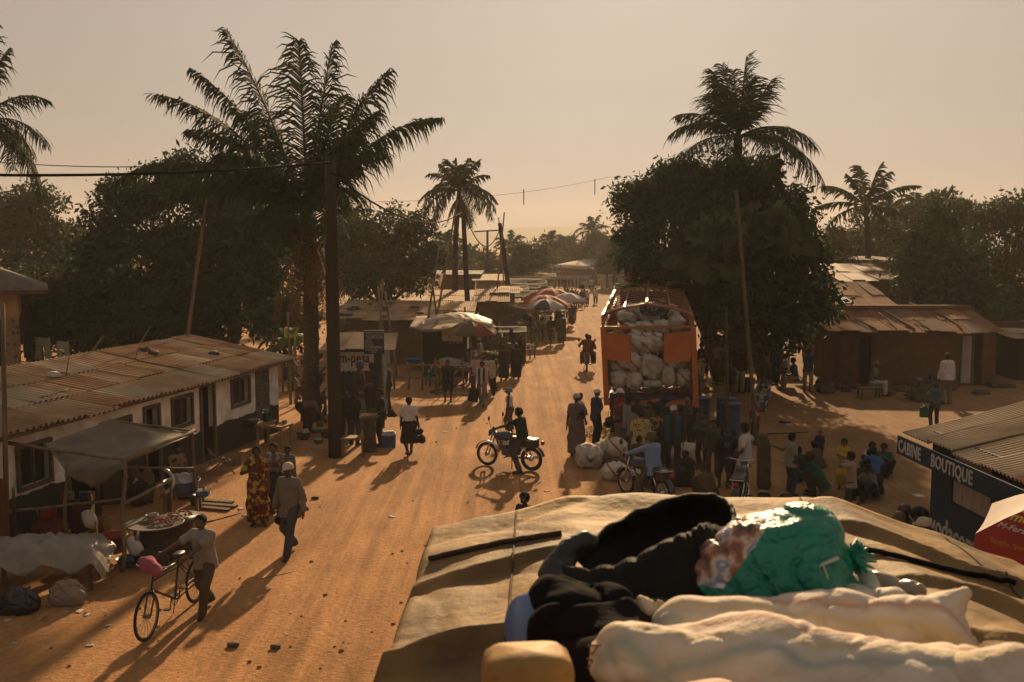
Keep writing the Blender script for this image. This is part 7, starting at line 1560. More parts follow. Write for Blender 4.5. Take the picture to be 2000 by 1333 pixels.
rider(*MC4, 'rider in white on the small far motorbike', WH, DBR, [(-.24,.2,.35),(.24,.2,.35)], hip=.86)
g = P(1061, 622); rider(g, 172, 'dark rider on the motorbike with lit lamps', BLKc, BLKc, [(-.24,.2,.35),(.24,.2,.35)], hip=.86, skin=2)
PP(996, 846, 757, 280, 'woman with a pale blue headscarf and white top behind the motorbike rider', ('tank', WH), ('wrap', WAXR), hat=('wrap', SCB), hair=False, bust=1)
PP(1125, 892, 768, 12, 'woman in a cream knitted beret and long grey-mauve dress at the left of the crowd', ('dress', GWM), ('gown', GWM), hat=('beanie', KNIT), hair=False, hands=[(-.26,.02,.84),(.20,.10,1.15)])
PP(1130, 872, 766, 60, 'person in a white top half hidden behind the cream beret', ('tee', WH2), ('trousers', GRY))
PP(1163, 868, 759, 60, 'man in a white cap and dark blue striped football shirt, hand on hip', ('tee', INT), ('trousers', BLKc), hat=('cap', CAPW), hair=False, pose='akimbo1')
PP(1207, 880, 757, 130, 'man in a white cap and red printed T-shirt with a shoulder bag', ('tee', RED), ('trousers', KHK), hat=('cap', CAPW), hair=False, pose='hold')
PP(1226, 890, 774, 60, 'man in a light grey jacket turned to the sacks right of the red T-shirt', ('jacket', GRT), ('trousers', JEAN), pose='stand', hat=('beanie', BLKc))
PP(1243, 870, 780, 180, 'man in crimson seen between the grey jacket and the patterned shirt', ('tee', cloth((.22,.03,.05))), ('trousers', BLKc))
PP(1257, 878, 785, 20, 'man in a khaki bucket hat and pale lilac shirt, back turned', ('long', cloth((.33,.30,.36))), ('trousers', BLKc), hat=('bucket', cloth((.17,.135,.085))), hair=False)
PP(1279, 862, 770, 180, 'man in a white cap leaning forward over the sacks', ('long', DBR), ('trousers', BLKc), hat=('cap', CAPW), hair=False, lean=25, turn=(-25,0), pose='hold')
PP(1250, 935, 796, 0, 'person in a red and cream African print shirt, back turned, in the crowd', ('tee', WAXO), ('wrap', WAXO), skin=1)
PP(1283, 915, 796, 10, 'woman in a dark dress with violet and orange flowers on the shoulders', ('dress', cloth((.022,.018,.022), pat='blotch', pcol=[(.16,.12,.24),(.26,.14,.03)], pscale=9)), ('wrap', cloth((.02,.018,.02))))
PP(1314, 925, 790, 200, 'tall man in a dark tracksuit with teal sleeves and a striped scarf over his cap', ('jacket', cloth((.015,.02,.028), pat='stripe', pcol=(.02,.07,.08), pscale=1.2)), ('trousers', BLKc), hat=('cap', cloth((.40,.36,.30))), hair=False)
PP(1300, 905, 805, 190, 'dark-clad man peering between the flowered dress and the tracksuit', ('tee', BLKc), ('trousers', BLKc))
PP(1341, 872, 775, 200, 'woman in an olive vest with folded arms and a cream headband', ('tank', OLV), ('trousers', BLKc), pose='crossed', hat=('wrap', cloth((.36,.31,.20), pat='stripe', pcol=(.03,.025,.02), pscale=9)), bust=1)
PP(1372, 917, 800, 215, 'man in an olive-green jacket with folded arms left of the blue drums', ('jacket', cloth((.050,.052,.038))), ('trousers', BLKc), pose='crossed')
PP(1413, 952, 838, 190, 'boy in a black sweater over a red shirt with dark shorts', ('long', BLKc), ('shorts', NAV), child=True, hands=[(-.06,.24,1.28),(.22,.1,.86)])
PP(1455, 973, 824, 300, 'man in a white striped polo shirt with one hand on his hip', ('tee', POLO), ('trousers', BLKc), pose='akimbo1', hands=[(-.20,.16,1.0),(.26,.03,1.06)])
g = P(1382, 985); person(g, 1.6, 330, 'person in a brown shawl squatting with a dark cap in front of the crowd', ('long', cloth((.10,.06,.035))), ('wrap', DBR), pose='squat', hat=('beanie', cloth((.03,.022,.018))), hair=False)
g = P(1340, 945); person(g, 1.5, 200, 'dark figure crouching behind the squatting brown shawl', ('long', BLKc), ('trousers', BLKc), pose='squat')
PP(1542, 968, 844, 70, 'boy in a grey-white T-shirt and jeans reaching out to the brown bundle', ('tee', cloth((.24,.20,.155))), ('trousers', JEAN), hands=[(-.62,-.05,1.22),(.18,.1,.86)], pole=[(-.3,0,-1),(.5,-1,-.2)], hdir=[(-1,0,0),None])
g = P(1570, 942); person(g, 1.55, 300, 'youth in a dark teal shirt squatting behind the tan-shirt boy', ('long', cloth((.012,.045,.04))), ('trousers', BLKc), pose='squat', hairr=.004)
g = P(1596, 966); person(g, 1.72, 290, 'man in a green jacket squatting with a brown cap', ('jacket', GRN), ('trousers', DBR), pose='squat', hat=('beanie', cloth((.07,.04,.025))), hair=False)
g = P(1597, 920); person(g, 1.3, 330, 'small dark child sitting behind the green jacket', ('tee', BRN), ('shorts', BLKc), pose='squat', child=True)
PP(1646, 955, 856, 200, 'girl in a yellow top and yellow wrap standing with folded arms', ('long', YEL), ('wrap', YEL), pose='crossed', child=True)
PP(1661, 1012, 880, 290, 'boy in a beige T-shirt and dark trousers standing with raised elbows', ('tee', TAN), ('trousers', cloth((.04,.045,.05))), hands=[(-.02,.25,1.45),(.06,.25,1.42)], pole=[(-1,0,-.3),(1,0,-.3)])
for px, py, ht, fc, lb, tp, hp_ in [(1700,915,1.35,190,'child in a grey-white shirt sitting at the back of the group',WH2,'floor'),(1704,940,1.55,20,'youth in a bright blue T-shirt sitting with his back to the picture',cloth((.03,.11,.26)),'floor'),(1727,925,1.55,210,'youth in dark green leaning on one hand at the right of the group',GRN,'floor'),(1703,975,1.6,240,'man in an olive-grey T-shirt sitting nearest the dark heap',cloth((.12,.11,.08)),'floor'),(1686,930,1.3,110,'dark child in a blue-black patterned shirt in the sitting group',cloth((.03,.05,.09), pat='blotch', pcol=(.2,.2,.2), pscale=12),'floor'),(1680,968,1.6,60,'woman in a black dress seated on the ground under the beige T-shirt boy',BLKc,'floor')]:
 person(P(px, py), ht, fc, lb, ('tee', tp), ('wrap' if 'woman' in lb else 'trousers', BLKc), pose=hp_, child=ht < 1.4)
for px, hy, Y, fc, lb, tp, ht, hat_, ps in [(1497,950,15.2,300,'person in a navy T-shirt with a white footballer print bending forward',cloth((.018,.020,.045), pat='blotch', pcol=(.02,.022,.05)),1.7,None,'squat'),(1532,950,15.4,60,'person in a flat brown hat crouching beside the footballer print',BLKc,1.6,('beanie', DBR),'squat'),(1562,968,14.8,0,'person in a wide dark hat just above the canvas edge',BLKc,1.55,('bucket', cloth((.03,.028,.026))),'squat'),(1625,958,15.2,200,'girl in brown with pink beads above the canvas edge',cloth((.09,.04,.03)),1.45,None,'squat'),
 (1757,988,14.0,200,'bald man in a white shirt above the canvas edge by the kiosk',WH,1.75,None,'squat'),(1772,976,14.6,250,'dark-haired man right behind the bald man',BLKc,1.75,None,'squat'),(1800,986,14.3,230,'person with bushy hair beside the kiosk corner',DBR,1.7,None,'squat'),(1812,1002,13.7,300,'person in a cream cap nearest the kiosk lettering',BRN,1.7,('cap', CAPC),'squat')]:
 zt = Q(px, hy, Y).z; base = {'squat': .98}[ps]*ht/1.75; x = Q(px, hy, Y).x
 person((x, Y, 0), ht, fc, lb, ('tee', tp), ('trousers', BLKc), pose=ps, hat=hat_, hair=not hat_ and 'bald' not in lb, zoff=max(0, zt-base)*0, hairkind='afro' if 'bushy' in lb else None, hip=max(.24, .24+(zt-base)*.9), lean=14, hands=[(-.1,.35,.6+(zt-base)),(.1,.35,.6+(zt-base))])
person((Q(1026,962,16.6).x, 16.6, 0), Q(1026,961,16.6).z, 215, 'child in a black vest over a pale shirt just beyond the canvas edge', ('tee', BLKc), ('shorts', DBR), child=True, skin=2)
PP(1848, 790, 688, 355, 'man in a long-sleeved white shirt and khaki trousers with his back turned in the yard', ('long', cloth((.50,.45,.45))), ('trousers', cloth((.14,.105,.07))))
PP(1824, 835, 746, 0, 'man in a teal short-sleeved shirt holding his hands behind his back', ('tee', TEAL), ('trousers', NAV), hands=[(-.04,-.17,.92),(.04,-.18,.92)], pole=[(-1,.2,-.2),(1,.2,-.2)])
person(P(1704, 772), 1.7, 115, 'man in a grey cap, grey shirt and white trousers sitting on a low bench', ('tee', GRY), ('trousers', CRM), pose='sit', hat=('cap', GRT), hair=False)
PP(1577, 766, 680, 190, 'person in a blue shirt and pale trousers at the left corner of the mud house', ('tee', cloth((.025,.06,.11))), ('trousers', KHK), pose='crossed')
person(P(1537, 752), 1.7, 270, 'man in white sitting in the tree shade left of the mud house', ('tee', WH2), ('trousers', BLKc), pose='sit'); person(P(1552, 762), 1.7, 268, 'man in a blue shirt and khaki trousers sitting next to the man in white', ('tee', cloth((.03,.08,.15))), ('trousers', KHK), pose='sit')
person(P(1788, 782), 1.6, 170, 'woman with a blue headscarf sitting on the ground among plants by the mud house', ('tee', DBR), ('wrap', OLV), pose='floor', hat=('wrap', SCB), hair=False)
person(P(1815, 775), 1.6, 190, 'woman in black with bushy hair sitting against the mud house wall', ('tee', BLKc), ('wrap', DBR), pose='floor', hairkind='afro'); person(P(1822, 785), 1.2, 200, 'small child in pale clothes leaning on the seated woman in black', ('tee', LGR), ('shorts', GRY), pose='floor', child=True)
PP(1443, 768, 672, 190, 'man in a red shirt, open black jacket and khaki trousers behind the crooked pole', ('jacket', cloth((.030,.012,.012))), ('trousers', KHK), skin=2)
PP(1402, 752, 664, 250, 'woman in a grey top and long black skirt in the tree shade', ('tee', GRY), ('wrap', BLKc)); PP(1368, 745, 668, 130, 'person with a white bag at the dark stall right of the truck', ('tee', BLKc), ('trousers', WH2)); PP(1385, 735, 660, 200, 'shopper in dark clothes behind the person with the white bag', ('tee', DBR), ('trousers', BLKc))
person(P(1492, 800), 1.6, 210, 'woman in a black and white print sitting in the shade by the crooked pole', ('tee', cloth((.05,.05,.055), pat='blotch', pcol=(.26,.25,.24), pscale=8)), ('wrap', cloth((.05,.05,.055), pat='blotch', pcol=(.26,.25,.24), pscale=8)), pose='sit')
PP(1515, 745, 668, 190, 'person in navy standing in the dark doorway under the tree', ('long', NAV), ('trousers', BLKc), skin=2)
PP(1473, 856, 788, 180, 'person in a red and white printed shirt behind the crooked pole, beside the drums', ('tee', cloth((.26,.02,.015), pat='blotch', pcol=(.40,.3,.28), pscale=5)), ('trousers', DBR))
for px, pf, ph, fc, k, c, c2, lb in [(1236,905,790,30,'tee',GRY,DBR,'man in a grey T-shirt squeezed between the sacks and the crimson shirt'),(1268,890,782,200,'long',BRN,BLKc,'man in brown behind the African print shirt'),(1295,880,778,10,'tee',NAV,BLKc,'man in navy behind the flowered dress'),(1328,890,792,340,'tee',DBR,BLKc,'youth in dark brown behind the tracksuit man'),(1356,900,800,160,'long',BLKc,DBR,'woman in black between the olive vest and olive jacket'),(1392,930,818,200,'tee',OLV,BRN,'boy in olive between the olive jacket and the black sweater'),(1430,945,838,250,'tee',BLKc,BLKc,'man in black just left of the white polo'),(1246,960,850,20,'tee',DBR,JEAN,'youth in brown standing behind the parked motorbike saddle'),
 (1128,600,568,10,'tee',GRY,DBR,'grey-shirted walker third in the far group'),(1141,592,563,0,'tee',BRN,BLKc,'brown-shirted walker just behind the bundle carrier'),(1104,622,588,190,'tee',DBR,BRN,'dark man by the white umbrella table'),(1090,650,600,175,'tee',OLV,BRN,'man in olive walking down by the bottle table'),(1063,655,608,185,'dress',WINE,WINE,'woman in wine red behind the white-capped man'),(1038,665,612,180,'tee',BRN,DBR,'man in brown at the back of the green-wrapped pair'),(1108,588,560,180,'dress',BRN,WINE,'far woman in a brown dress beside the white umbrella'),(1082,584,558,200,'tee',DBR,BLKc,'far vendor among the plank stalls'),(1010,690,640,200,'tee',OLV,DBR,'vendor in olive at the palm-leaf stall corner'),(1021,712,650,230,'dress',cloth((.16,.07,.04)),DBR,'woman in rust brown at the orange crate'),
 (915,748,680,20,'tee',BRN,DBR,'man in brown looking over the shoe table from behind'),(965,765,690,300,'tee',DBR,BLKc,'man in dark brown behind the open white shirt'),(1360,800,720,160,'tee',BRN,DBR,'man in brown at the truck side under the orange awning'),(1425,790,705,200,'tee',BLKc,BRN,'youth in black behind the blue drums'),(1600,905,840,210,'tee',NAV,BLKc,'youth in navy standing behind the squatting group')]:
 PP(px, pf, ph, fc, lb, (k, c), ('wrap' if k == 'dress' else 'trousers', c2), skin=2 if px % 2 else 1)
# ------------------------------------------------------------------ things carried and left around
def box_thing(name, label, cat, c, d, m, rz=0, parent=None, taper=1.0, group=None):
 mb = MB(); mb.box((0,0,d[2]/2), d, taper=taper); o = mb.build(name, m, parent, loc=c); o.rotation_euler = (0,0,rz)
 if label: tag(o, label, cat, group)
 return o
def softbag(label, c, rx, rz, m, seed=1, cat='bag', ry=None, name='bag', handles=False):
 c = Vector(c); o = lump(name, label, cat, [(c+Vector((-rx*.45,0,-rz*.3)), c+Vector((rx*.45,0,-rz*.3)), (ry or rx*.5), (ry or rx*.5), .05), (c+Vector((-rx*.3,0,rz*.3)), c+Vector((rx*.3,0,rz*.4)), (ry or rx*.5)*.75, (ry or rx*.5)*.7, .05)], m, h=.02 if c.y > 20 else .012, amp=.014, f=20, seed=seed, loc=c, crease=.035)
 mb = MB(); mb.tube([(-rx*.25,0,rz*.6), (-rx*.1,0,rz*1.25), (rx*.1,0,rz*1.25), (rx*.25,0,rz*.6)], .008, 5); mb.build('handle', m, o); return o
g = P(915, 790); 
def case_(label, px, py, Y, w_, h_, m, rz=0, tilt=0.0):
 c = Q(px, py, Y); t = thing('carry_case', label, 'bag', (c.x, c.y, c.z-h_/2), rz); mb = MB(); mb.box((0,0,h_/2), (w_, .16, h_), Matrix.Rotation(tilt, 3, 'Y'), taper=.92); mb.build('body', m, t); mb = MB(); mb.tube([(-.08,0,h_), (-.07,0,h_+.1), (.07,0,h_+.1), (.08,0,h_)], .012, 6); mb.build('handle', m, t)
Yc = P(940,792).y
case_('black travel case carried low by the man in the striped shirt', 925, 772, Yc, .36, .44, BLKc, tilt=.2)
softbag('black cloth bag hanging from the hand of the woman in the white blouse', Q(817, 852, P(800,889).y), .20, .30, BLKc, 3)
softbag('dark cloth bag hanging from the left-hand side of the striding man', Q(553, 1008, P(568,1083).y+.05), .16, .26, DCL, 5)
softbag('black folded bag under the right-hand arm of the striding man', Q(594, 985, P(568,1083).y+.1), .09, .22, BLKc, 6)
softbag('brown shoulder bag on the man in the red printed T-shirt', Q(1207, 818, P(1207,880).y-.28), .12, .12, BRN, 7)
softbag('dark bag held behind the red T-shirt man, left side', Q(1190, 825, P(1207,880).y-.1), .16, .24, BLKc, 8)
softbag('black handbag on the shoulder of the woman in the cream beret', Q(1134, 812, P(1125,892).y-.22), .12, .14, BLKc, 9)
softbag('black bag on the shoulder of the man by the goods stump', Q(765, 808, P(746,872).y), .14, .14, BLKc, 10)
softbag('white plastic bag held at the dark stall right of the truck', Q(1371, 708, P(1368,745).y-.2), .18, .30, WH2, 11)
softbag('black bag lying on the ground behind the parked motorbike', P(1333, 950)+Vector((0,0,.2)), .30, .20, BLKc, 12)
def tee_print(o_label, lines, m, sz, sg=(0, .16, 1.28)):
 o = [x for x in scene.objects if x.get('label') == o_label][0]; s = 1.0
 for i, l in enumerate(lines): letters(l, sz, m, o, Vector((sz*.32*len(l), sg[1]+.0, sg[2]-i*sz*1.1)), (-1,0,0), (0,0,1), off=.004, depth=.002)
tee_print('man in a white cap and red printed T-shirt with a shoulder bag', ['AIRTEL'], mat('print_white', (.6,.55,.5)), .10, (0,.135,1.24))
tee_print('man in a white cap and dark blue striped football shirt, hand on hip', ['PIRELLI'], mat('print_dull', (.25,.24,.22)), .075, (0,.135,1.26))
def onhead(px, py, Y, kind, label):
 c = Q(px, py, Y)
 if kind == 'basin': bowl('basin', label, 'basin', c-Vector((0,0,.05)), .26, .14, mat('grey_enamel', (.14,.15,.16), .5))
 else: sack(c, .26, .2, .26, label, 0, False, 60, BLKc, name='head_bundle')
onhead(1028, 628, P(1028,684).y, 'basin', 'grey basin carried on the head of the woman in green')
onhead(1030, 622, P(1028,684).y, 'b', 'dark load heaped in the head-carried basin')
onhead(1136, 560, P(1136,596).y, 'b', 'round dark bundle on the head of the far woman in black')
# --- awning stall at the left
AW = mat('grey_plastic_awning', (.16,.115,.075), .7, (.065,.050,.038), 2.5, amt=.8, bump=.15, bscale=20, spec=.3)
def awning():
 c = P(240, 1116); t = thing('awning_stall', 'stall of rough bamboo poles under a sagging grey plastic awning by the white building', 'stall', c)
 def W(px, py, z): return P(px, py, z)-c
 TL, TR, BR, BL = W(88,868,1.98), W(375,846,1.78), W(243,903,1.86), W(128,918,1.72); PK = W(212,822,2.12)
 def fn(u, v):
  top = (TL.lerp(PK, u/.45) if u < .45 else PK.lerp(TR, (u-.45)/.55)); bot = (BL.lerp(BR, u/.6) if u < .6 else BR.lerp(TR, (u-.6)/.4)) if True else BL
  p = top.lerp(bot, v); s = math.sin(math.pi*u)*math.sin(math.pi*v)
  return p+Vector((0,0,-.16*s+.035*noise.noise(Vector((u*7, v*5, 2)))+.05*abs(math.sin((u*4+v*2)*2))*s-.05*(v**6)*(1-abs(u-.5))))
 mb = MB(); mb.sheet(60, 36, fn, thick=.008); mb.build('awning', AW, t)
 mb = MB(); e = [BL.lerp(BR, i/14) for i in range(15)]
 mb.sheet(28, 5, lambda u, v: BL.lerp(BR, u)+Vector((.02*math.sin(u*20), -.01-.03*v, -.02-v*(.10+.22*math.sin(math.pi*u)**2+.05*noise.noise(Vector((u*8,1,1)))))), thick=.006); mb.build('awning_skirt', AW, t)
 def pl(a, b, r=.032, nm='pole', bend=0): 
  m2 = MB(); n = 7; m2.tube([a.lerp(b, i/n)+Vector((bend*math.sin(i*1.3), 0, .01*math.sin(i*2))) for i in range(n+1)], [r*(1.1-.3*i/n) for i in range(n+1)], 8); m2.build(nm, BAMB, t)
 def G(px, py): return P(px, py)-c
 pl(G(240,1118), BR+Vector((0,0,.06)), .038, bend=.025); pl(G(126,1085), BL+Vector((.02,0,.10)), .036, bend=.02); pl(G(384,1003), TR+Vector((0,0,.08)), .034); pl(G(30,1062), W(26,955,1.55), .03)
 pl(W(16,866,1.95), BR+Vector((.08,0,.03)), .034, 'rail'); pl(BR+Vector((-.02,0,.02)), TR+Vector((.05,0,.05)), .036, 'rail', .01); pl(PK, TR+Vector((.1,0,.03)), .03, 'rail'); pl(W(15,1000,.95), W(240,975,1.1), .026, 'rail', .01); pl(W(240,985,1.05), W(333,938,1.12), .03, 'rail'); pl(W(245,913,1.5), W(378,915,1.22), .022, 'rail')
 pl(G(334,1020), W(334,938,1.12), .03)
awning()
def table(name, label, c, d, h_, m, rz=0, legs=4, th=.05, group=None, lr=.035):
 t = thing(name, label, 'table' if 'bench' not in name else 'bench', c, rz, group); mb = MB(); mb.box((0,0,h_-th/2), (d[0], d[1], th)); mb.build('top' if 'table' in name else 'seat', m, t)
 for sx in (-1, 1):
  for sy in (-1, 1): mb = MB(); mb.beam((sx*(d[0]/2-.05), sy*(d[1]/2-.05), 0), (sx*(d[0]/2-.06), sy*(d[1]/2-.06), h_-th-.001), lr*1.6); mb.build('leg', m, t)
 return t
CL = mat('milky_plastic', (.40,.36,.30), .35, (.27,.235,.19), 4, amt=.7, bump=.3, bscale=16, spec=.55, trans=.3, clear=.22)
tc = (P(0,1150)+P(185,1170))/2; tc.x -= .15; tc.y += .35
table('stall_table', 'rough stall table under the milky plastic sheet at the lower left', tc, (1.6, .75), .62, PLANK, R(10))
def plastic_cover():
 c = tc+Vector((0,0,.64)); Rz = Matrix.Rotation(R(10), 3, 'Z')
 def fn(u, v):
  x = (u-.5)*2.1; y = (v-.5)*1.25; d = max(abs(x)-.80, 0)+max(abs(y)-.42, 0); hum = .14*math.exp(-((x+.35)/.5)**2-((y)/.4)**2)+.09*math.exp(-((x-.3)/.45)**2-((y+.05)/.35)**2)
  z = .03+hum-min(.42, d*1.25)*(1+.3*math.sin(x*9+y*5))+.06*noise.noise(Vector((x*5, y*5, 3)))+.045*abs(math.sin(x*5+y*8+4*noise.noise(Vector((x*2,y*2,0)))))+.03*noise.noise(Vector((x*14,y*14,1)))
  k = 1-.35*min(1, d/.4); return Rz @ Vector((x*(1 if abs(x) < .85 else .85/abs(x)+(1-.85/abs(x))*k), y*(1 if abs(y) < .42 else .42/abs(y)+(1-.42/abs(y))*k), z))
 mb = MB(); mb.sheet(70, 48, fn, thick=.004); o = mb.build('plastic_sheet', CL, loc=c); tag(o, 'milky plastic sheet tied over goods on the lower-left stall table', 'plastic sheet')
plastic_cover()
softbag('pale cloth bag hanging under the plastic-covered table', P(133, 1180)+Vector((0,0,.19)), .24, .19, cloth((.26,.20,.16)), 3, ry=.17)
softbag('black plastic bag on the ground under the plastic-covered table', P(35, 1195)+Vector((0,0,.17)), .28, .17, PLB, 4, ry=.2)
for i, (a_, b_, z0, z1, lb) in enumerate([((165,1010),(182,1000),1.0,1.35,'clear bag of white stuff hanging from the leaning stall stick'),((252,1050),(268,1070),.62,.85,'lower clear bag of white stuff hanging from the bent stall post')]):
 c = Q(a_[0]+10, a_[1]+ (5 if i == 0 else 18), 17.2 if i == 0 else 16.6); mb = MB(); mb.blob((0,0,0), (.13,.06,.17), 14, 10, .2, i+3, M=Matrix.Rotation(R(-28), 3, 'Y'), sq=.8); o = mb.build('hanging_bag', mat('white_filled_bag', (.48,.44,.41), .35, (.36,.32,.29), 5, spec=.5), loc=c); tag(o, lb, 'bag')
 mb = MB(); mb.tube([(.05,0,.12), (.09,0,.30)], [.05,.008], 8); mb.build('bag_mouth', CL, o)
stick('stick', 'leaning stick with plastic bags tied to it in the awning stall', 'stick', P(201,1118), Q(178,966,17.6), .022, BAMB)
mb = MB(); mb.sheet(6, 10, lambda u, v: (.02+u*.14*(.3+v), 0, -.62*v)); o = mb.build('cloth_strip', cloth((.13,.03,.035)), loc=Q(190, 1010, 17.3)); tag(o, 'red and clear plastic strip hanging from the leaning stall stick', 'plastic strip')
def BAS(px, py, r, h_, m, label, flare=.75, z=0.0, name='basin'):
 g = P(px, py, z); return bowl(name, label, 'basin', g, r, h_, m, flare=flare)
REDP = mat('red_plastic', (.24,.018,.014), .4, (.16,.012,.01), 3, spec=.5); BLP = mat('blue_plastic', (.018,.07,.19), .4, (.012,.045,.12), 3, spec=.5); GREYP = mat('grey_tub', (.085,.08,.072), .6, (.055,.05,.045), 5); ALU = mat('aluminium_pot', (.34,.31,.27), .3, (.16,.14,.12), 5, metal=.7)
BAS(252, 1104, .21, .13, BLP, 'blue plastic basin on the ground beside the bent stall post'); BAS(218, 1078, .26, .30, REDP, 'big red plastic tub under the awning behind the hanging bags', .8, .15); BAS(166, 1100, .25, .34, GREYP, 'dark grey tub with pink food in it beside the plastic-covered table', .85)
sack(P(166,1100)+Vector((0,0,.30)), .17, .03, .15, 'pinkish food lying in the dark grey tub', 0, False, 5, mat('pink_food', (.24,.12,.09), .8), name='food')
BAS(93, 1010, .16, .16, REDP, 'red and white plastic tub on the ledge of the white building', .9, .55); BAS(92, 1015, .17, .18, mat('white_plastic', (.38,.34,.31), .5), 'white tub under the red one on the ledge', .9, .38)
sack(P(98,1062)+Vector((0,0,.25)), .30, .25, .25, 'dull red sack behind the plastic-covered table', 10, False, 9, cloth((.17,.045,.03)))
sack(P(160,1050)+Vector((0,0,.40)), .2, .3, .2, 'dark purple bundle hanging in the awning stall', 10, False, 19, cloth((.07,.02,.035)), name='cloth_bundle'); sack(P(196,1062)+Vector((0,0,.30)), .18, .2, .2, 'mustard cloth bundle between the grey tub and the red tub', 0, False, 29, cloth((.17,.11,.03)), name='cloth_bundle')
sack(P(278,985)+Vector((0,0,.40)), .26, .42, .2, 'brown paper sack standing at the back of the awning stall', 0, False, 39, cloth((.12,.075,.045)))
box_thing('board', 'brown cardboard leaning at the back of the awning stall', 'board', P(215,985), (.5,.06,.7), mat('cardboard', (.13,.085,.05)), .2)
def grill():
 g = P(305, 1092); t = thing('cooking_drum', 'sooty cut-off drum with a round tray of grilled food behind the bicycle boy', 'grill', g); SO = mat('shade_soot_steel', (.045,.030,.022), .8, (.022,.017,.014), 5)
 mb = MB(); mb.lathe([(.36,0),(.37,.3),(.35,.32),(.36,.62)], (0,0,0), 24); mb.build('drum', SO, t)
 mb = MB(); mb.lathe([(.01,.63),(.48,.63),(.50,.66),(.48,.655),(.01,.645)], (0,0,.0), 28); mb.build('tray', mat('grey_tray', (.13,.115,.10), .5, (.07,.06,.05), 6), t)
 return g
gg = grill()
rr = random.Random(5); FO = mat('grilled_food', (.30,.12,.05), .7, (.12,.04,.02), 30, amt=.3)
for nm, dx, dy, n, lb in (('food', .12, -.05, 60, 'heap of reddish grilled food on the round tray'), ('food', .30, .42, 46, 'second heap of grilled food on the flat pan behind the tray')):
 mb = MB()
 for i in range(n): a = rr.uniform(0, 6.28); q = rr.random()**.5*.24; mb.blob((math.cos(a)*q, math.sin(a)*q*.8, .03+.05*(1-q*4)+rr.random()*.02), (.03,.018,.014), 6, 4, .3, i)
 o = mb.build('food', FO, loc=gg+Vector((dx, dy, .655))); o['kind'] = 'stuff'; tag(o, lb, 'food')
mb = MB(); mb.lathe([(.01,0),(.36,0),(.38,.03),(.01,.012)], (0,0,0), 22); o = mb.build('pan', mat('grey_tray', (.13,.115,.10)), loc=gg+Vector((.32,.44,.62))); tag(o, 'flat metal pan on the stove behind the cooking drum', 'pan')
box_thing('stove', 'low clay stove under the flat pan behind the cooking drum', 'stove', gg+Vector((.32,.44,0)), (.45,.45,.615), mat('clay_stove', (.14,.07,.04)))
bowl('bowl', 'white bowl standing on the round tray of the cooking drum', 'bowl', gg+Vector((-.12,.20,.66)), .10, .09, mat('white_plastic', (.38,.34,.31)))
def jerry(label, g, m, h_=.34):
 t = thing('jerrycan', label, 'jerrycan', g); mb = MB(); mb.box((0,0,h_/2), (.20,.15,h_)); mb.box((0,0,h_+.02), (.17,.12,.04), taper=.7); mb.build('body', m, t); m2 = MB(); m2.tube([(-.07,0,h_+.03), (-.05,0,h_+.09), (.02,0,h_+.09), (.03,0,h_+.03)], .014, 6); m2.build('handle', m, t); m3 = MB(); m3.lathe([(.022,h_+.03),(.022,h_+.07),(0,h_+.07)], (.06,0,0), 10); m3.build('cap', m, t)
bowl('drum', 'yellow plastic barrel right of the cooking drum', 'barrel', P(357, 1072), .19, .55, mat('yellow_barrel', (.38,.17,.02), .5, (.25,.10,.015), 3), flare=.92)
lump('cloth_bundle', 'dark sack leaning at the foot of the cooking drum', 'sack', [(P(292,1108)+Vector((0,-.1,.18)), P(318,1112)+Vector((0,-.1,.16)), .17, .15, .05)], mat('dark_olive_cloth', (.045,.036,.022)), h=.016, amp=.012, f=16, seed=3)
g = P(357, 1003); table('stall_table', 'small wooden stand carrying the big blue tub of dishes', g, (.75,.5), .46, PLANK, R(8))
bowl('tub', 'big dark blue tub full of dishes on the wooden stand', 'tub', g+Vector((0,0,.465)), .36, .24, BLP, flare=.85)
for i, (dx, dz, ti, lb) in enumerate([(-.12,.28,70,'white enamel plate standing up in the blue tub'),(.08,.30,25,'white bowl with a blue rim lying in the blue tub'),(.22,.28,-40,'patterned enamel bowl at the right of the blue tub')]):
 bowl('dish', lb, 'dish', g+Vector((dx,-.05,.42+dz)), .13, .06, mat('white_enamel', (.50,.47,.44), .3, spec=.5), Matrix.Rotation(R(ti), 3, 'Y') @ Matrix.Rotation(R(35), 3, 'X'))
bowl('bucket', 'turquoise bucket beside the right stall post', 'bucket', P(385, 985), .17, .34, mat('turquoise_plastic', (.02,.17,.13), .4), flare=.8); bowl('basin', 'bright blue basin sticking out right of the wooden stand', 'basin', P(395,1010)+Vector((0,0,.42)), .17, .07, BLP)
mb = MB(); mb.torus((0,0,0), .24, .035, None, 18, 8, a0=R(-70), a1=R(70)); o = mb.build('plate', mat('white_enamel', (.50,.47,.44)), loc=Q(314,940,18.8)); tag(o, 'white crescent of a plate held up at the back of the awning stall', 'plate')
def chair_f():
 g = P(432, 925); t = thing('folding_chair', 'low slatted wooden folding chair in the sunlight behind the stall', 'chair', g, R(-65)); 
 for s in (-1, 1): mb = MB(); mb.beam((s*.2,-.30,.0), (s*.2,.25,.36), .03); mb.beam((s*.19,.30,.0), (s*.19,-.28,.62), .03); mb.build('side_frame', BAMB, t)
 for i in range(6): mb = MB(); mb.beam((-.2,.20-i*.085,.33-i*.012), (.2,.20-i*.085,.33-i*.012), .05, .015); mb.build('seat_slat', BAMB, t)
 for i in range(3): mb = MB(); mb.beam((-.2,-.22-i*.025,.48+i*.055), (.2,-.22-i*.025,.48+i*.055), .04, .015); mb.build('back_slat', BAMB, t)
chair_f(); box_thing('crate', 'low dark wooden crate under the folding chair', 'crate', P(452,908)+Vector((0,0,0)), (.45,.3,.18), PLANK, .3)
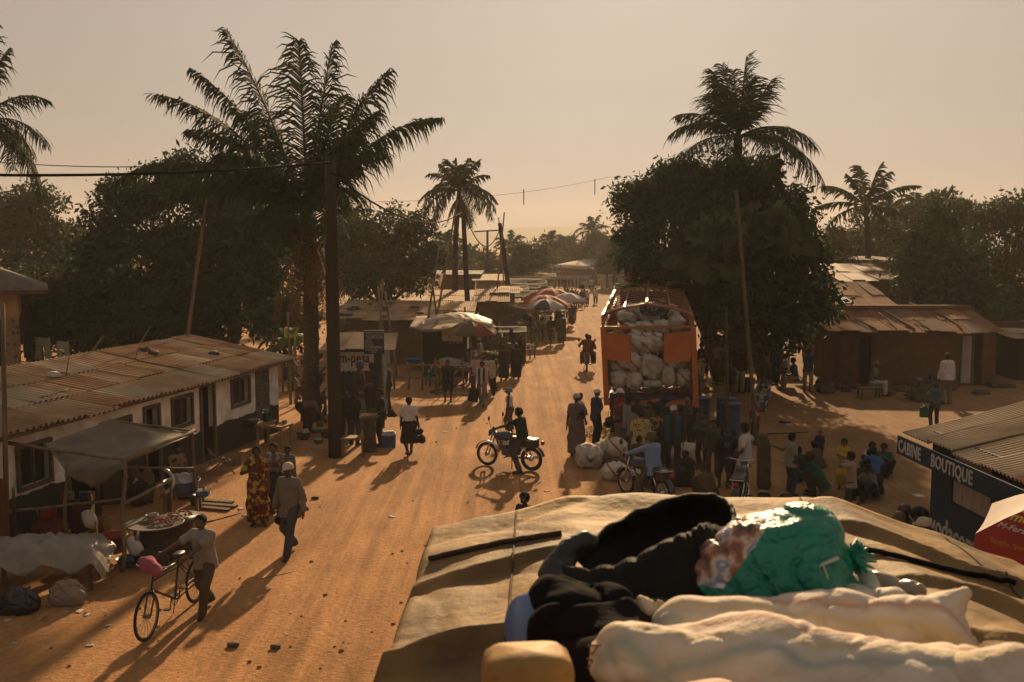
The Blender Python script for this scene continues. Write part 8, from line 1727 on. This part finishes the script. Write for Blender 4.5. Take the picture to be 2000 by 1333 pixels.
for i, (a_, b_) in enumerate([((392,980),(455,984)),((394,987),(462,992)),((396,994),(448,999))]):
 p = P(*a_); q = P(*b_); mb = MB(); mb.beam(Vector((0,0,.03+.0*i)), q-p+Vector((0,0,.03)), .04, .14, up=(0,1,0)); o = mb.build('plank', PLANK, loc=p); tag(o, ['topmost plank of the three lying beside the stall','middle plank of the three lying beside the stall','lowest and nearest plank of the three lying beside the stall'][i], 'plank')
stick('branch', 'crooked branch lying on the ground left of the red-dressed woman', 'branch', P(400,1022), P(470,1003), .025, BARK2, .03); stick('branch', 'thin stick lying on the road right of the striding man', 'branch', P(508,1132), P(575,1117), .01, BARK2)
g = P(528, 872); table('stall_table', 'light wooden table with cups and pans near the oil palm', g+Vector((.12,0,0)), (.85,.6), .62, mat('light_table_wood', (.34,.21,.11), .7, (.24,.14,.07), 3, stretch=(8,1,1)), R(-20))
table('stall_table', 'dark low table holding two shiny pans left of the light table', g+Vector((-.65,.35,0)), (.8,.6), .60, DARKIN if False else mat('sooty_wood', (.05,.035,.025)), R(-10))
for dx, dy, r, h_, m, lb in [(-.85,.3,.16,.12,ALU,'shiny tall pan at the left end of the dark table'),(-.50,.25,.15,.10,ALU,'shiny pan at the right end of the dark table')]: bowl('pot', lb, 'pan', g+Vector((dx,dy,.605)), r, h_, m)
bowl('bucket', 'dark green bucket with a white lid behind the light table', 'bucket', g+Vector((-.18,.45,.60)), .12, .26, mat('green_plastic', (.01,.09,.05), .4), flare=.9); bowl('bowl', 'white bowl on top of the dark green bucket', 'bowl', g+Vector((-.20,.45,.87)), .08, .07, mat('white_plastic', (.38,.34,.31)))
for i, (dx, dy, c, lb) in enumerate([(.22,-.1,(.30,.02,.03),'red cup on the light table'),(.40,.02,(.42,.36,.22),'cream bowl at the right end of the light table'),(.10,.06,(.40,.38,.36),'white cup left of the red one on the light table'),(.16,.18,(.05,.10,.25),'blue cup at the back of the light table')]):
 bowl('cup', lb, 'cup', g+Vector((dx,dy,.621)), .045 if i != 1 else .07, .09, mat('cup_%d' % i, c, .4), flare=.8)
for px, py, r, h_, lb, m in [(593,858,.20,.16,'big dark basin in front of the bending person',GREYP),(618,845,.20,.13,'wide pale-rimmed basin beside the bending person',ALU),(622,866,.14,.12,'shiny aluminium pot nearest the utility pole',ALU),(640,855,.20,.20,'dark tub touching the utility pole',GREYP),(625,838,.10,.18,'small kettle-sized pot among the basins',GREYP)]: bowl('pot', lb, 'pot', P(px, py), r, h_, m)
bowl('bowl', 'upturned cream bowl resting on the big dark basin', 'bowl', P(597,856)+Vector((0,0,.26)), .11, .09, mat('cream_enamel', (.44,.37,.24)), Matrix.Rotation(math.pi, 3, 'X'))
table('wooden_bench', 'small wooden bench in front of the utility pole', P(684, 893)+Vector((.05,.1,0)), (.62,.42), .52, mat('bench_wood', (.20,.12,.06), .7, (.13,.075,.04), 3, stretch=(6,1,1)), R(8))
def cooler():
 g = P(759, 873); t = thing('cool_box', 'blue and white picnic cool box on the road beside the man in black', 'cool box', g, R(10)); mb = MB(); mb.box((0,0,.17), (.36,.26,.34), taper=1.06); mb.build('body', mat('cooler_blue', (.07,.11,.24), .45), t)
 mb = MB(); mb.box((0,0,.365), (.40,.29,.045)); mb.box((0,-.01,.34), (.12,.30,.03)); mb.build('rim', mat('cooler_white', (.50,.47,.47), .45), t); mb = MB(); mb.box((0,0,.41), (.35,.24,.045), taper=.85); l = mb.build('lid', mat('cooler_lid', (.25,.30,.42), .4), t); m2 = MB(); m2.box((.05,0,.437), (.2,.15,.012)); m2.build('lid_panel', mat('cooler_white', (.5,.47,.47)), l)
cooler()
def stump():
 g = P(722, 882); t = thing('goods_stump', 'rough upright log stand with a tray of red sweets beside the bench', 'stand', g); mb = MB()
 for i in range(10): a = i*.628; mb.beam((.16*math.cos(a), .16*math.sin(a), 0), (.12*math.cos(a), .12*math.sin(a), .92), .10, .05, up=(math.cos(a), math.sin(a), 0))
 mb.build('staves', BARK2, t); mb = MB(); mb.box((0,0,.945), (.50,.36,.03)); mb.build('tray', PLANK, t)
 rr = random.Random(3); mb = MB()
 for i in range(60): mb.blob((rr.uniform(-.2,.2), rr.uniform(-.13,.13), .985+rr.random()*.03), (.025,.02,.02), 6, 4, .2, i)
 o = mb.build('sweets', mat('red_sweets', (.26,.03,.03), .4, (.35,.30,.25), 40, amt=.1), loc=g); o['kind'] = 'stuff'; tag(o, 'red and white sweets heaped on the tray of the log stand', 'sweets')
stump()
table('wooden_bench', 'narrow wooden stool with jars left of the kiosk, behind the palm', P(641,812), (.3,.3), .62, PLANK)
# --- market on the left edge of the road
def umb(px, py, Y, r, hgt, cols, label, n=8, tilt=None, rz=.2):
 c = Q(px, py, Y); big_umbrella('umbrella', label, (c.x, c.y, c.z-hgt), r, hgt, cols, n, rz=rz, tilt=tilt)
umb(920, 626, 38, 1.02, .42, [('red_dust', (.30,.085,.06)), ('tan', (.30,.20,.12)), ('olive', (.16,.13,.08))], 'dusty red and tan umbrella under clear plastic beside the second kiosk')
c = Q(905, 616, 38.6); mb = MB(); mb.sheet(26, 20, lambda u, v: ((u-.5)*2.7, (v-.5)*2.2, .06-.85*((u-.5)**2+(v-.5)**2)*1.5+.05*noise.noise(Vector((u*14, v*12, 2)))+.02*abs(math.sin(u*24+v*16))), thick=.004); o = mb.build('plastic_sheet', mat('dusty_clear_plastic', (.30,.245,.19), .5, (.18,.14,.105), 6, spec=.3, trans=.3, clear=.5), loc=c+Vector((-.2,.1,.02))); tag(o, 'clear plastic sheet draped over the dusty red umbrella', 'plastic sheet')
umb(1075, 563, 66, 2.0, .75, [('deep_red', (.30,.05,.04)), ('brick', (.34,.08,.06))], 'large deep red umbrella, the farther one of the red pair')
umb(1063, 576, 60, 1.65, .60, [('orange_red', (.42,.13,.06)), ('brick2', (.36,.10,.06))], 'orange-red umbrella in front of the deep red one')
umb(1065, 584, 55, 1.15, .42, [('white2', (.48,.45,.42)), ('slate', (.06,.07,.09)), ('white2', (.48,.45,.42)), ('black2', (.03,.03,.035))], 'white and dark blue umbrella in front of the orange-red one')
umb(1110, 572, 62, 1.15, .42, [('cream_w', (.52,.49,.45))], 'white umbrella farther up the road than the coloured ones', rz=.5)
umb(1078, 571, 92, 1.2, .4, [('tan', (.30,.20,.12))], 'tiny tan umbrella at the far stalls')
c = P(862, 748); umb(866, 700, c.y, .78, .42, [('teal_p', (.10,.36,.30)), ('yellow_p', (.65,.42,.08)), ('orange_p', (.60,.32,.10)), ('cream_w', (.52,.49,.45))], 'small green, yellow and white parasol tilted over the woman in red', tilt=Matrix.Rotation(R(-24), 3, 'Y') @ Matrix.Rotation(R(20), 3, 'X'))
def chair_w():
 g = P(845, 752); t = thing('wooden_chair', 'dark wooden chair under the small tilted parasol', 'chair', g, R(-60))
 for sx in (-1,1):
  for sy in (-1,1): mb = MB(); mb.beam((sx*.2, sy*.2, 0), (sx*.2, sy*.2, .85 if sy < 0 else .43), .04); mb.build('leg', DPOLE, t)
 mb = MB(); mb.box((0,0,.44), (.45,.45,.03)); mb.build('seat', DPOLE, t); mb = MB(); mb.box((0,-.2,.75), (.40,.03,.2)); mb.build('backrest', DPOLE, t)
chair_w()
def goods_table(px, py, d, h_, label, gl, cols, n, seed, rz=0, sz=.05, cover=None):
 g = P(px, py); table('market_table', label, g, d, h_, PLANK, rz, lr=.03); rr = random.Random(seed); mb = MB()
 for i in range(n): x = rr.uniform(-.5,.5)*d[0]; y = rr.uniform(-.5,.5)*d[1]; mb.blob((x, y, h_+sz*.5+rr.random()*sz*.8), (sz*rr.uniform(.8,1.6), sz*rr.uniform(.5,.9), sz*.5), 7, 5, .3, i, M=Matrix.Rotation(rr.uniform(0,3), 3, 'Z'), mi=i % len(cols))
 M_ = Matrix.Rotation(rz, 4, 'Z'); mb.v = [tuple(M_ @ Vector(v)) for v in mb.v]
 o = mb.build('goods', [mat('goods_%s' % k, v, .7) for k, v in cols], loc=g); o['kind'] = 'stuff'; tag(o, gl, 'goods')
PALE = [('cream', (.46,.38,.28)), ('white', (.52,.47,.42)), ('brown', (.16,.09,.06)), ('grey', (.25,.21,.18))]; MIX = [('red', (.24,.05,.035)), ('green', (.08,.12,.05)), ('brown', (.16,.09,.06)), ('cream', (.46,.38,.28)), ('orange', (.36,.15,.04))]
goods_table(905, 752, (1.5,1.9), .72, 'market table spread with second-hand shoes beside the small parasol', 'pale shoes and oddments spread over the market table', PALE, 230, 4, R(-12), .075)
heap(912, 768, 2.0, 1.1, .08, 'litter of pale husks on the ground in front of the shoe table', mat('corn_husk', (.42,.29,.15)), n=240, seed=6)
stick('log', 'long dusty log lying in front of the shoe table', 'log', P(843,768), P(905,752), .10, BARK2); stick('log', 'second dusty log beside the first in front of the shoe table', 'log', P(850,771), P(890,766), .09, PLANK)
goods_table(975, 722, (1.6,.8), .7, 'market table just up the road from the shoe table', 'mixed produce on the table up the road from the shoes', MIX, 90, 7, R(-20), .06)
goods_table(1015, 700, (1.4,.8), .6, 'market table by the palm-leaf stall', 'mixed produce on the table by the palm-leaf stall', MIX, 80, 8, R(-20), .06); goods_table(1035, 655, (1.6,.8), .6, 'market table opposite the green-wrapped women', 'dull produce on the table opposite the green-wrapped women', MIX, 80, 9, R(-20), .07)
goods_table(1083, 628, (2.2,1.0), .7, 'small bottle table below the orange-red umbrella', 'bottles and jars on the small roadside table', PALE, 100, 10, R(-15), .08); goods_table(1115, 604, (2.2,1.0), .7, 'produce table under the white umbrella', 'produce under the white umbrella', MIX, 80, 11, R(-15), .1)
def leanto(px, py, w_, d_, z0, z1, label, m, seed, posts=True, rz=0.0, nm='market_stall', mess=0, pm=None):
 g = P(px, py); t = thing(nm, label, 'stall', g, rz); mb = MB()
 mb.sheet(16, 8, lambda u, v: ((u-.5)*w_, (v-.5)*d_, z0+(z1-z0)*v-.10*math.sin(math.pi*u)*math.sin(math.pi*v)+.05*noise.noise(Vector((u*6, v*5, seed)))), thick=.03); mb.build('cover', m, t)
 for sx in (-1,1):
  for sy in (-1,1): m2 = MB(); m2.tube([(sx*w_*.46, sy*d_*.44, 0), (sx*w_*.46+.03, sy*d_*.44, (z0 if sy < 0 else z1)-.04)], .045, 7); m2.build('post', BAMB, t)
 m2 = MB(); m2.box((0,0,.35), (w_*.8, d_*.6, .7)); m2.build('counter', PLANK, t)
 if mess:
  rr = random.Random(seed)
  for i in range(mess): m3 = MB(); a = Vector((rr.uniform(-.6,.2)*w_, rr.uniform(-.5,.5)*d_, max(z0,z1)+.06+rr.random()*.15)); m3.beam(a, a+Vector((rr.uniform(.5,1.0)*w_*.8, rr.uniform(-.3,.3), rr.uniform(-.1,.12))), .08, .03); m3.build('loose_plank', pm or BAMB, t)
 return t
TNC = mat('tan_canvas', (.30,.20,.12), .9, (.20,.13,.08), 3); DKC = mat('dark_brown_canvas', (.05,.034,.025), .9, (.03,.022,.018), 3)
leanto(1000, 668, 1.6, 1.4, 1.2, 1.9, 'stall under a dark slanting board roof left of the women in green', DKC, 1, mess=4)
leanto(1022, 650, 1.5, 2.2, .9, 1.9, 'stall with a sunlit tan canvas sloping towards the road', TNC, 2, rz=R(-10)); leanto(990, 700, 1.9, 1.2, 1.3, 1.5, 'stall with a dark cover behind the vendors in grey', DKC, 3); leanto(965, 655, 2.4, 2.0, 1.5, 2.0, 'stall with a dark board roof below the grey shed', DKC, 4, mess=3)
leanto(1016, 622, 2.2, 1.8, 1.6, 2.0, 'stall covered in green leafy branches beside the grey shed', mat('leafy_cover', (.06,.07,.025), .95, (.03,.035,.014), 4, bump=.8), 5); leanto(1030, 600, 3.4, 2.6, 1.8, 2.4, 'long stall piled with loose planks behind the red umbrellas', DKC, 6, mess=16); leanto(1052, 582, 3.6, 2.6, 1.8, 2.4, 'farther stall piled with loose planks near the road bend', DKC, 7, mess=16)
for i, (px, py, Y) in enumerate([(1020,560,90),(1036,556,104),(1004,566,80),(1050,552,118),(990,572,76),(1028,568,84)]):
 g = Q(px, py, Y); leanto(px, 560, 2.4, 2.4, 1.7, 2.0, 'small hazy far stall roof, %s of the cluster behind the plank stalls' % ['first','second','third','fourth','fifth','sixth'][i], [TNC, TIN_C, DKC][i % 3], 20+i, mess=4)
 o = [x for x in scene.objects if str(x.get('label','')).startswith('small hazy far stall roof, %s' % ['first','second','third','fourth','fifth','sixth'][i])][0]; o.location = (g.x, Y, 0)
box_thing('crate', 'bright orange crate at the edge of the market below the women in green', 'crate', P(1010,668), (.7,.5,.4), mat('orange_plastic', (.50,.15,.02), .5), .4); 
stick('log', 'thick slanting dark log standing between the stalls', 'log', P(977,690), Q(1000,615,P(990,690).y), .16, BARK2)
g = P(808, 722); bowl('basin', 'blue plastic basin on the low fence between the kiosks', 'basin', g+Vector((0,0,.25)), .36, .22, mat('sky_blue_plastic', (.10,.17,.36), .4), flare=.8); table('wooden_bench', 'low stand under the blue basin by the fence', g, (.6,.5), .24, PLANK)
# --- yard on the right
table('wooden_bench', 'low wooden bench under the man in white trousers', P(1697, 778), (.9,.3), .40, PLANK, R(20)); jerry('dark green jerrycan held by the man in the teal shirt', Q(1804, 815, P(1824,835).y+.05), mat('green_jerry', (.01,.10,.05), .5), .30)
box_thing('board', 'brown board leaning on the wall behind the seated man', 'board', P(1742, 752), (.8,.05,.5), mat('cardboard', (.13,.085,.05)), .1)
rr = random.Random(12)
for i in range(26):
 px = rr.uniform(1605, 1880) if i < 20 else rr.uniform(1895,1975); py = rr.uniform(752, 772); g = P(px, py); mb = MB(); mb.blob((0,0,.08), (rr.uniform(.15,.35), rr.uniform(.12,.25), rr.uniform(.08,.18)), 9, 6, .5, i, sq=.7); o = mb.build('stone', mat('yard_stone', (.10,.075,.055), .95, (.05,.038,.03), 4), loc=g); tag(o, 'rough stone along the foot of the mud house wall', 'stone', 'stones along the mud house')
tree('leafy green vegetables heaped by the woman with the blue headscarf', P(1797, 780), [(1797,768,P(1797,780).y,.35,.18)], leafm('veg_leaf', (.13,.15,.07)), ls=.16, dens=160, seed=41, trunk=.03, kind='vegetable_heap', cat='vegetables', limbs=False, clump=.12, nm='leaves')
leanto(1480, 715, 2.6, 1.6, 2.0, 2.2, 'dim red-sided stall under the big tree', mat('dim_red_board', (.07,.022,.018)), 31); leanto(1375, 712, 2.4, 2.0, 2.1, 2.3, 'dark stall with an orange awning just right of the truck', mat('orange_awning', (.20,.075,.04), .8), 32, mess=2); leanto(1420, 700, 2.4, 2.0, 2.0, 2.1, 'dark stall behind the woman in the long black skirt', DKC, 33)
bowl('tub', 'dark blue tub standing by the man in khaki trousers', 'tub', P(1458, 765), .30, .5, mat('dark_tub', (.02,.03,.04)), flare=.85)
box_thing('shoe_pair', 'dark flat object lying in the yard', 'litter', P(1533, 826), (.32,.18,.05), DBR, .2); stick('stick', 'dark straight stick leaning across behind the tan-shirt boy', 'stick', P(1497,905)+Vector((0,0,.75)), P(1577,905)+Vector((0,0,.8)), .018, DPOLE)
box_thing('paper', 'white sheet of paper lying by the blue kiosk', 'litter', P(1793, 968), (.20,.24,.006), mat('litter_white', (.5,.47,.43)), .2)
g = P(1542, 968); 
# --- stones and litter on the road
LW = mat('litter_white', (.5,.47,.43)); rr = random.Random(21)
lit = [(160,1105),(170,1202),(130,1196),(155,1195),(210,1223),(130,1283),(175,1262),(14,1213),(28,1257),(470,995),(478,1008),(568,1198),(535,960),(870,845),(905,838),(836,1020),(668,930),(583,865),(612,880),(625,872),(640,888),(598,890),(1170,970),(1183,975),(1115,1003),(1068,960),(765,1010),(945,820),(1530,900),(1650,905),(560,1240),(1400,1000),(850,1062),(838,1058),(1020,780),(1120,655),(1150,690),(1085,715),(1010,850),(720,960)]
for i, (px, py) in enumerate(lit):
 g = P(px, py); s = rr.uniform(.02,.06); mb = MB(); mb.sheet(5, 4, lambda u, v: ((u-.5)*s*2.4, (v-.5)*s*1.6, .006+s*.6*abs(noise.noise(Vector((u*3, v*3, i))))), thick=.003); o = mb.build('litter', LW, loc=g); o.rotation_euler = (0,0,rr.uniform(0,3)); tag(o, 'small pale scrap of litter on the dirt', 'litter', 'pale scraps of litter on the road')
for i in range(150):
 px = rr.uniform(0, 1250); py = rr.uniform(700, 1330); g = P(px, py); s = rr.uniform(.010,.036); mb = MB(); mb.blob((0,0,s*.3), (s, s*.7, s*.5), 7, 5, .5, i, sq=.8); o = mb.build('pebble', mat('pebble_brown', (.30,.17,.085), .95, (.18,.10,.05), 8), loc=g); tag(o, 'small brown clod or pebble on the dirt road', 'stone', 'clods and pebbles on the road')
for px, py, s, lb in [(456,1263,.085,'flat dark rock on the road right of the bicycle'),(538,1267,.075,'second flat rock on the road, right of the first'),(615,975,.08,'reddish rock beside the striding man')]:
 g = P(px, py); mb = MB(); mb.blob((0,0,s*.3), (s, s*.6, s*.45), 10, 7, .4, px, sq=.7); o = mb.build('stone', mat('roof_stone', (.11,.08,.06)), loc=g); tag(o, lb, 'stone')
b = P(14, 1085); pole('rough upright pole at the left edge in front of the long tin roof', b, Q(5, 592, b.y), .045, nm='bamboo_pole', m=BAMB)
b = P(4, 1100); mb = MB(); mb.box((0,0,.75), (.22,.05,1.5)); mb.box((.02,.03,.72), (.24,.02,1.3)); o = mb.build('board', mat('reddish_plank', (.20,.075,.04), .9, (.11,.045,.028), 6, stretch=(6,6,.6)), loc=b); tag(o, 'reddish upright board at the left edge beside the rough pole', 'board')
box_thing('jar_rack', 'small rack of jars and tins under the awning by the wall', 'rack', P(150,1020), (.9,.3,.45), mat('sooty_wood', (.05,.035,.025)))
for i, (px, c, lb) in enumerate([(120,(.30,.05,.03),'red tin on the rack under the awning'),(140,(.36,.32,.28),'white tin on the rack under the awning'),(165,(.05,.10,.22),'blue tin on the rack under the awning'),(180,(.30,.22,.06),'yellow tin on the rack under the awning')]):
 bowl('tin', lb, 'tin', P(px,1020)+Vector((0,0,.455)), .07, .16, mat('tin_%d' % i, c, .5), flare=.98)
# ------------------------------------------------------------------ haze
def haze():
 mb = MB(); mb.box((0, 600, 24), (1900, 1700, 54))
 m = bpy.data.materials.new('dusty_air'); m.use_nodes = True; t = m.node_tree
 t.nodes.remove(t.nodes['Principled BSDF'])
 v = N(t, 'ShaderNodeVolumePrincipled'); v.inputs['Color'].default_value = (0.85, 0.78, 0.72, 1); v.inputs['Density'].default_value = HAZE_D
 v.inputs['Anisotropy'].default_value = 0.2
 t.links.new(v.outputs[0], t.nodes['Material Output'].inputs['Volume'])
 o = mb.build('haze', m); tag(o, 'warm dusty haze hanging over the road and trees', kind='stuff')
HAZE_D = 0.0006
haze()
